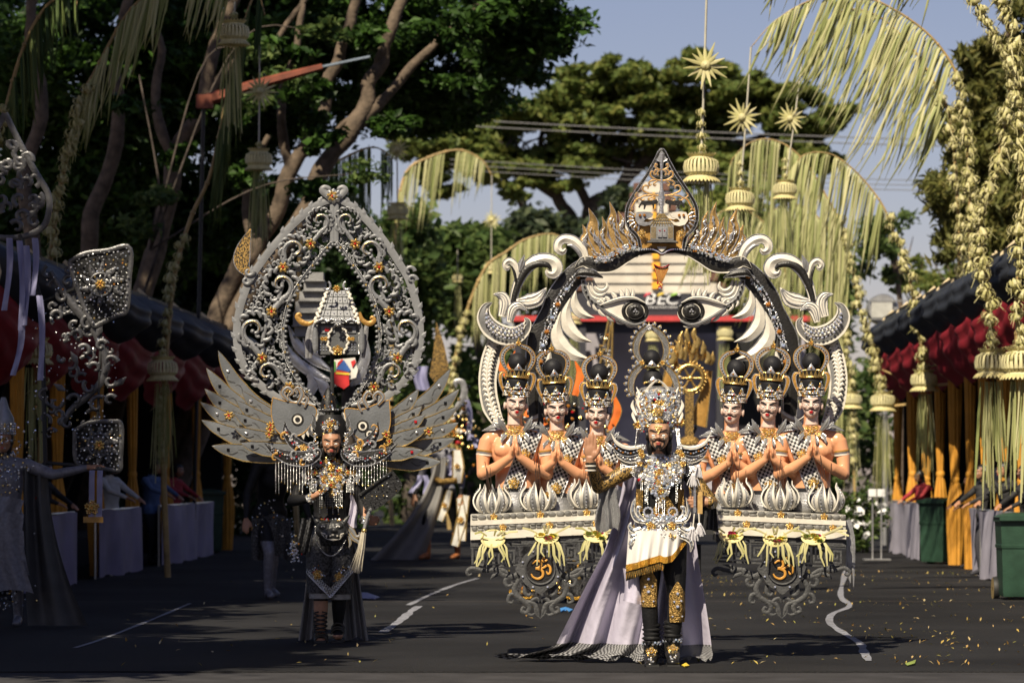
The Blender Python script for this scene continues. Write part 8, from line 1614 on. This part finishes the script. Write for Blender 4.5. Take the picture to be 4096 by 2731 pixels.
for i in range(46):
    u, v = rs.uniform(-110, 140), rs.uniform(560, 900)
    if not in_poly(u, v, LPz): continue
    c = Ff(u, v, -.3); b = MB(); a = rs.random()*6; sg = rs.choice((-1, 1)); pt = spiral(c.x, c.z, PF*30, PF*6, a, a+sg*5, 16, c.y); b.band(pt, [PF*lerp(11, 6, j/15) for j in range(16)], .02, .008); b.build('panel_scroll', ['silver_dark'], lg)
m = MB(); m.tube([Ff(60, 930, -.3), Ff(150, 1200, -.28), Ff(170, 1850, -.2)], .02, 8); m.tube([Ff(395, 1290, -.2), Ff(380, 1690, -.2)], .012, 6); m.tube([Ff(170, 1850, -.2), Ff(300, 1860, -.18)], .015, 6); m.tube([Ff(170, 1850, -.2), Ff(40, 1960, -.12)], .018, 6); m.tube([Ff(150, 1200, -.28), Ff(290, 1150, -.18)], .015, 6); m.build('carrying_frame', ['rubber'], bk2)
# performer behind the winged man, with tiered temple back piece and city style shield
Yb = 38.5; Fb = lambda u, v, d=0.: W(u, v, Yb, d); PB = Yb/FOC
t, Jn, H, bv, k = person('black clad performer striding behind the winged man, grey patterned leggings', Fb(1080, 0).x, Yb, two(.62), ['skin_brown', 'hair', 'velvet_black', 'silk_silver'], 1.72, lean=.28, step=.26, face=.35)
m = MB(); m.sheet(lambda a, b: Fb(lerp(1010, 1170, a), lerp(2060, 2230, b)+10*math.sin(a*8), .2+.03*math.sin(a*14)), 20, 12); m.build('hip_cloth', ['lace_black'], t, 180)
jewels('skirt_jewels', [Fb(rs.uniform(1010, 1180), rs.uniform(1990, 2150), .25) for _ in range(40)], t, (.008, .013), seed=45)
tp = thing('temple_backpiece', 'grey tiered temple with silver wings seen through the carved gate', 'costume backpiece', Fb(1240, 1500, -.2))
for i, (u0, u1, v0, v1) in enumerate([(1222, 1292, 1088, 1120), (1214, 1300, 1124, 1160), (1196, 1300, 1164, 1200), (1180, 1310, 1204, 1246), (1170, 1316, 1250, 1300), (1176, 1308, 1304, 1340)]):
    m = MB(); a, b = Fb(u0, v0), Fb(u1, v1); m.box(((a.x+b.x)/2, Yb+.2, (a.z+b.z)/2), (b.x-a.x, .3-.02*i, a.z-b.z)); m.box(((a.x+b.x)/2, Yb+.18, b.z-.006), (b.x-a.x+.03, .36-.02*i, .012)); m.build('temple_tier', ['temple_grey'], tp, 0)
for P in [[(1320, 1480), (1260, 1440), (1190, 1380), (1150, 1300)], [(1320, 1520), (1250, 1490), (1180, 1440), (1140, 1370)], [(1300, 1420), (1240, 1400), (1210, 1350)], [(1230, 1600), (1250, 1520), (1210, 1440)], [(1300, 1600), (1290, 1540), (1240, 1500)], [(1420, 1500), (1456, 1440), (1462, 1340)], [(1400, 1540), (1440, 1500), (1452, 1440)]]:
    sband('silver_plume', P, [6, 22, 20, 2], ['silver', 'silver'], d=-.12, parent=tp, F_=Fb, s_=PB, rim=.006)
m = MB(); m.tube([Fb(1240, 1340, -.2), Fb(1240, 1640, -.15), V((Jn['chest'].x, Yb-.1, Jn['chest'].z))], .02, 8); m.build('carrying_pole', ['rubber'], tp)
sh = thing('painted_shield', 'small painted shield with red scroll and blue peak, hanging below the little house', 'shield', Fb(1378, 1500, -.05))
m = MB(); SPT = [(1330, 1440), (1420, 1430), (1432, 1480), (1424, 1510), (1390, 1520), (1334, 1500)]; m.plate([(p.x, p.z) for p in [Fb(u, v) for u, v in SPT]], Yb-.02, .03); sb = m.build('shield_field', ['panel_white'], sh, 0)
for PT, mt, y in (([(1330, 1498), (1352, 1480), (1396, 1490), (1398, 1540), (1376, 1556), (1328, 1530)], 'shield_red', -.045), ([(1345, 1476), (1376, 1440), (1402, 1478), (1396, 1488)], 'shield_blue', -.04), ([(1330, 1442), (1342, 1446), (1344, 1486), (1330, 1490)], 'shield_green', -.035), ([(1344, 1488), (1400, 1492), (1398, 1500), (1344, 1496)], 'petal_yellow', -.052), ([(1352, 1450), (1368, 1436), (1374, 1440), (1348, 1470)], 'shield_red', -.038), ([(1404, 1446), (1420, 1438), (1424, 1450), (1410, 1470)], 'shield_red', -.038)):
    m = MB(); m.plate([(p.x, p.z) for p in [Fb(u, v) for u, v in PT]], Yb+y, .014); m.build('shield_charge', [mt], sb, 0)
# performer with the long trailing pale cape
Yc = 55; Fc = lambda u, v, d=0.: W(u, v, Yc, d); PC = Yc/FOC
t, Jn, H, bv, k = person('performer in gold and white panels with tan boots and long trailing pale cape', Fc(1770, 0).x, Yc, lambda c, J: 4 if c.z < .42 else (2 if c.z > 1.1 else 3), ['skin_brown', 'hair', 'silk_silver', 'velvet_black', 'boot_tan'], 2.0, step=.2, face=-.5, vox=.014)
m = MB(); m.sheet(lambda a, b: Fc(lerp(1740, 1790, a)-b**1.7*lerp(255, 95, a), lerp(1830, 2236, b), .25+.07*math.sin(a*9+b)), 20, 30); m.build('cape', ['cape_grey'], t, 180)
for (u0, v0, u1, v1, w_) in ((1800, 1960, 1760, 2080, 18), (1840, 1990, 1850, 2160, 20), (1866, 1980, 1820, 2180, 22), (1830, 1800, 1830, 1930, 26)):
    pn = sband('white_panel', [(u0, v0), ((u0+u1)/2+4, (v0+v1)/2), (u1, v1)], [w_*.7, w_, w_*.8], ['panel_white', 'gold'], d=.36, parent=t, F_=Fc, s_=PC, n=14, rim=.01, rw=.25); put('panel_flower', brooch2, Fc((u0+u1)/2, (v0+v1)/2, .40), pn, None, .05)
m = MB(); m.tube([Fc(1742, 1915, .2), Fc(1770, 1925, .35), Fc(1830, 1920, .36)], .045, 8); m.build('gold_belt', ['gold_relief'], t, 180)
jewels('gold_ornaments', [Fc(1830+rs.gauss(0, 34), 1720+rs.gauss(0, 60), .3) for _ in range(120)], t, (.015, .04), (1, 7, 3, 0, 1, 2, 1, 3), seed=46)
for P, hw in [([(1820, 1640), (1856, 1580), (1850, 1530), (1822, 1528), (1826, 1550)], [8, 14, 12, 10, 4]), ([(1840, 1660), (1870, 1620), (1868, 1580)], [6, 10, 2])]: sband('silver_curl', P, hw, ['silver_dull'], d=.1, parent=t, F_=Fc, s_=PC)
for u0, u1, v0, v1 in ((1858, 1876, 1600, 1760), (1880, 1900, 1740, 1790), (1790, 1796, 1820, 1900), (1672, 1640, 1900, 1970), (1690, 1700, 1900, 1980)):
    m = MB(); m.sheet(lambda a, b: Fc(lerp(u0, u1, b)+a*20+6*math.sin(b*5), lerp(v0, v1, b), .2+.02*math.sin(a*4+b*5)), 4, 12); m.build('lilac_ribbon', ['ribbon_lilac'], t, 180)
m = MB(); m.plate([(p.x, p.z) for p in [Fc(u, v) for u, v in ((1716, 1500), (1732, 1400), (1744, 1284), (1776, 1380), (1800, 1500), (1760, 1560))]], Yc+.3, .04); m.build('gold_leaf_panel', ['brocade'], t, 0)
m = MB(); m.sheet(lambda a, b: Fc(1660+a*56-8*math.sin(b*4), lerp(1464, 1560, b), .0+.04*math.sin(a*9)), 10, 10); m.build('lilac_scarf', ['ribbon_lilac'], t, 180)
# performer behind the float: gold hems below, orange flame headdress above
Yd = 37; Fd = lambda u, v, d=0.: W(u, v, Yd, d); PD = Yd/FOC
t, Jn, H, bv, k = person('performer mostly hidden behind the left deck, orange flame headdress and gold hem', Fd(2230, 0).x, Yd, two(.6), ['skin_brown', 'hair', 'gold_relief', 'velvet_black'], 1.7, step=.1, vox=.013)
for P in [[(2050, 1520), (2010, 1470), (2006, 1420)], [(2070, 1560), (2040, 1480), (2060, 1400)], [(2150, 1560), (2140, 1480), (2160, 1410)], [(2180, 1700), (2150, 1640), (2170, 1580)], [(2130, 1720), (2110, 1660), (2140, 1600)], [(2300, 1580), (2320, 1500), (2300, 1440)], [(2440, 1720), (2470, 1640), (2450, 1560)]]: sband('orange_flame', P, [16, 20, 1], ['flame_orange', 'gold'], d=-.1, parent=t, F_=Fd, s_=PD, rim=.006)
jewels('gold_crust', [Fd(rs.uniform(2110, 2440), rs.uniform(1600, 1790), .0) for _ in range(130)], t, (.012, .028), (2, 7, 3, 0, 2, 1, 0, 2), seed=47)
for u0, u1 in ((2040, 2130), (2230, 2345)):
    m = MB(); m.tube(smoothpath([Fd(u0, 2362, .1), Fd((u0+u1)/2, 2390, .2), Fd(u1, 2386, .1)], 12), .022, 8); m.build('gold_hem', ['gold_glitter'], t, 180)
m = MB(); m.sheet(lambda a, b: Fd(lerp(2060, 2340, a), lerp(1980, 2380, b), .12+.05*math.sin(a*20)), 40, 12); m.build('dark_skirt', ['lace_black'], t, 180)
jewels('hem_gold', [Fd(rs.uniform(2080, 2330), rs.uniform(2230, 2370), .2) for _ in range(50)], t, (.012, .022), (1, 8, 2, 0, 0, 2, 0, 1), seed=48)
# props carried far behind: gold wheel standard and tall silver blade
Ye = 46; Fe = lambda u, v, d=0.: W(u, v, Ye, d); PE = Ye/FOC
t = thing('wheel_standard', 'gold spoked wheel on a dark post with gold flames above, right behind the king', 'standard', (Fe(2760, 0).x, Ye, 0))
m = MB(); c = Fe(2760, 1512); m.tube([c+V((PE*52*math.cos(a), 0, PE*52*math.sin(a))) for a in [2*PI*j/28 for j in range(29)]], PE*9, 8)
for j in range(28): a = 2*PI*j/28; m.ball(c+V((PE*64*math.cos(a), 0, PE*64*math.sin(a))), PE*6, 6, 4)
for j in range(6): a = 2*PI*j/6; m.tube([c, c+V((PE*50*math.cos(a), 0, PE*50*math.sin(a)))], PE*4.5, 6)
m.ball(c, PE*12, 8, 6); m.build('spoked_wheel', ['gold'], t, 60)
for i in range(24):
    a = rs.uniform(-1, 1); u, v = 2760+a*86, 1460-rs.random()*(1-abs(a))*150; sband('gold_flame', [(u, v), (u+rs.uniform(-16, 16), v-26), (u+rs.uniform(-10, 10), v-56)], [7, 12, 1], ['gold'], d=rs.uniform(-.1, .1), parent=t, F_=Fe, s_=PE, n=10)
m = MB(); m.box(Fe(2757, 1660), (PE*34, .08, PE*190)); m.build('dark_post', ['brocade'], t, 0); m = MB(); m.tube([Fe(2757, 1755), V((Fe(2757, 0).x, Ye, .02))], .03, 8); m.ball(Fe(2757, 1770), (.14, .1, .09), 10, 8); m.build('pole', ['gold_relief'], t)
sband('gold_blade', [(2836, 1480), (2820, 1580), (2790, 1700)], [16, 22, 40], ['gold_paint', 'gold'], d=-.1, parent=t, F_=Fe, s_=PE, rim=.01); sband('gold_blade', [(2660, 1560), (2690, 1460), (2690, 1380)], [20, 26, 10], ['gold_paint', 'gold'], d=-.15, parent=t, F_=Fe, s_=PE, rim=.01)
m = MB(); m.tube([Fe(2790, 1700, -.1), Fe(2757, 1760, -.02)], .02, 6); m.tube([Fe(2660, 1560, -.15), Fe(2757, 1640, -.05)], .02, 6); m.build('stay', ['rubber'], t)
t = thing('tall_blade', 'tall silver blade with gold edges rising left of the king', 'standard', (Fe(2420, 0).x, Ye, 0))
m = MB(); m.plate([(p.x, p.z) for p in [Fe(u, v) for u, v in ((2382, 1560), (2438, 1270), (2452, 1280), (2444, 1560))]], Ye, .06); m.build('blade', ['silver_dull'], t, 0)
for P in ([(2380, 1562), (2436, 1268)], [(2450, 1272), (2446, 1562)], [(2414, 1562), (2442, 1300)]): sband('gold_edge', P, [5, 4], ['gold'], d=.04, parent=t, F_=Fe, s_=PE, n=6)
jewels('blade_scrolls', [Fe(2420+rs.uniform(-18, 18), rs.uniform(1340, 1550), .03) for _ in range(60)], t, (.014, .03), (1, 2, 1, 0, 0, 6, 0, 4), seed=49)
m = MB(); m.tube([Fe(2415, 1560, -.03), V((Fe(2415, 0).x, Ye+.03, .02))], .03, 8); m.build('pole', ['rubber'], t)
# spectators leaning on the barriers
for nm, col in (('shirt_black', (.015, .015, .017)), ('shirt_red', (.35, .03, .04)), ('shirt_white', (.6, .6, .6)), ('shirt_blue', (.10, .16, .32)), ('shirt_olive', (.16, .18, .06)), ('shirt_teal', (.05, .2, .2)), ('trouser', (.03, .03, .04))): mat(nm, col, .75, 0, .12, 12)
AR = dict(arms=((-.24, -.16, -.36), (.24, -.16, -.36)), wr=((-.14, -.40, -.46), (.16, -.42, -.48)))
def fan_(lab, u, Y, sh, h, side, fc, dx=.0, hair=True, **kw):
    x = xr(Y)-.14+dx if side > 0 else xl(Y)+.1-dx
    return person(lab, x if u is None else (u-UC)/FOC*Y, Y, two(.75), ['skin_brown', 'hair', sh, 'trouser'], h, 'spectators behind the barriers', .014, hair, True, face=fc, step=.03, **({**AR, **kw}))
for lab, Y, sh, h, dx in [('spectator in black leaning over the barrier between the two right bins, arm hanging down', 46.6, 'shirt_black', 1.42, .0), ('spectator with red and black top beyond the second right bin', 56, 'shirt_red', 1.35, .0), ('dark haired child in black beside the second right bin', 50.2, 'shirt_black', 1.3, .2), ('spectator in white shirt deep in the right stand', 53.5, 'shirt_white', 1.62, .9), ('spectator in blue shirt between the right curtains', 48.8, 'shirt_blue', 1.68, 1.2),
                          ('spectator in olive shirt deep in the right stand', 56.2, 'shirt_olive', 1.66, 1.0), ('long haired spectator in black nearest the right edge', 42.2, 'shirt_black', 1.42, .05), ('spectator in teal behind the long haired one', 44.6, 'shirt_teal', 1.6, 1.0), ('spectator in red deep in the right stand', 51.2, 'shirt_red', 1.6, 1.3)]:
    fan_(lab, None, Y, sh, h, 1, R(-62), dx)
t, Jn, H, bv, k = fan_('spectator in black holding up a phone beside the right barrier', None, 44.1, 'shirt_black', 1.45, 1, R(-65), .02, True, arms=((-.24, -.16, -.36), (.22, -.26, -.30)), wr=((-.14, -.40, -.46), (.08, -.42, -.06)))
ph = thing('phone', 'white phone held up by a spectator at the right barrier', 'phone', Jn['wrr']+V((0, 0, .1))); m = MB(); m.box(Jn['wrr']+V((-.03, -.01, .11)), (.012, .08, .15)); m.build('case', ['ink_white'], ph, 0); m = MB(); m.box(Jn['wrr']+V((-.037, -.01, .11)), (.003, .07, .13)); m.build('screen', ['jet'], ph, 0)
for lab, Y, sh, h, dx in [('shaded spectator in white between the left curtains', 47.2, 'shirt_white', 1.5, .0), ('shaded spectator in blue right of the second left curtain', 52.2, 'shirt_blue', 1.5, .1), ('shaded spectator in black at the nearest left barrier', 42.2, 'shirt_black', 1.45, .1), ('shaded spectator in red by the far left barrier', 54.8, 'shirt_red', 1.45, .1)]:
    fan_(lab, None, Y, sh, h, -1, R(62), dx)
# litter that can be told apart
for nm, lab, pts, mt in (('blue_paper', 'scrap of bright blue paper on the asphalt below the left om medallion', [(2236, 2442), (2262, 2438), (2292, 2446), (2278, 2456), (2258, 2450), (2244, 2456)], mat('paper_blue', (.06, .25, .6), .6)), ('white_cloth', 'white cloth corner lying on the road behind the winged man', [(1428, 2376), (1470, 2380), (1520, 2396), (1500, 2404), (1450, 2400)], MATS['ribbon_lilac']), ('yellow_leaf', 'large yellow leaf on the asphalt at the feet of the king', [(2726, 2672), (2744, 2666), (2758, 2674), (2740, 2680)], MATS['petal_yellow']), ('pale_green_leaf', 'pale green leaf on the asphalt near the bottom right', [(3620, 2666), (3650, 2662), (3664, 2650), (3660, 2668), (3630, 2674)], MATS['petal_green'])):
    m = MB(); P = [GP(u, v, .022) for u, v in pts]; c = sum(P, V())/len(P); n = len(P); m.add(P+[p+V((0, 0, .003+.006*(i % 2))) for i, p in enumerate(P)]+[c+V((0, 0, .014))], [(i, (i+1) % n, n+(i+1) % n, n+i) for i in range(n)]+[(n+i, n+(i+1) % n, 2*n) for i in range(n)]); o = m.build(nm, [mt], None, 0); tag(o, lab, nm.split('_')[-1])
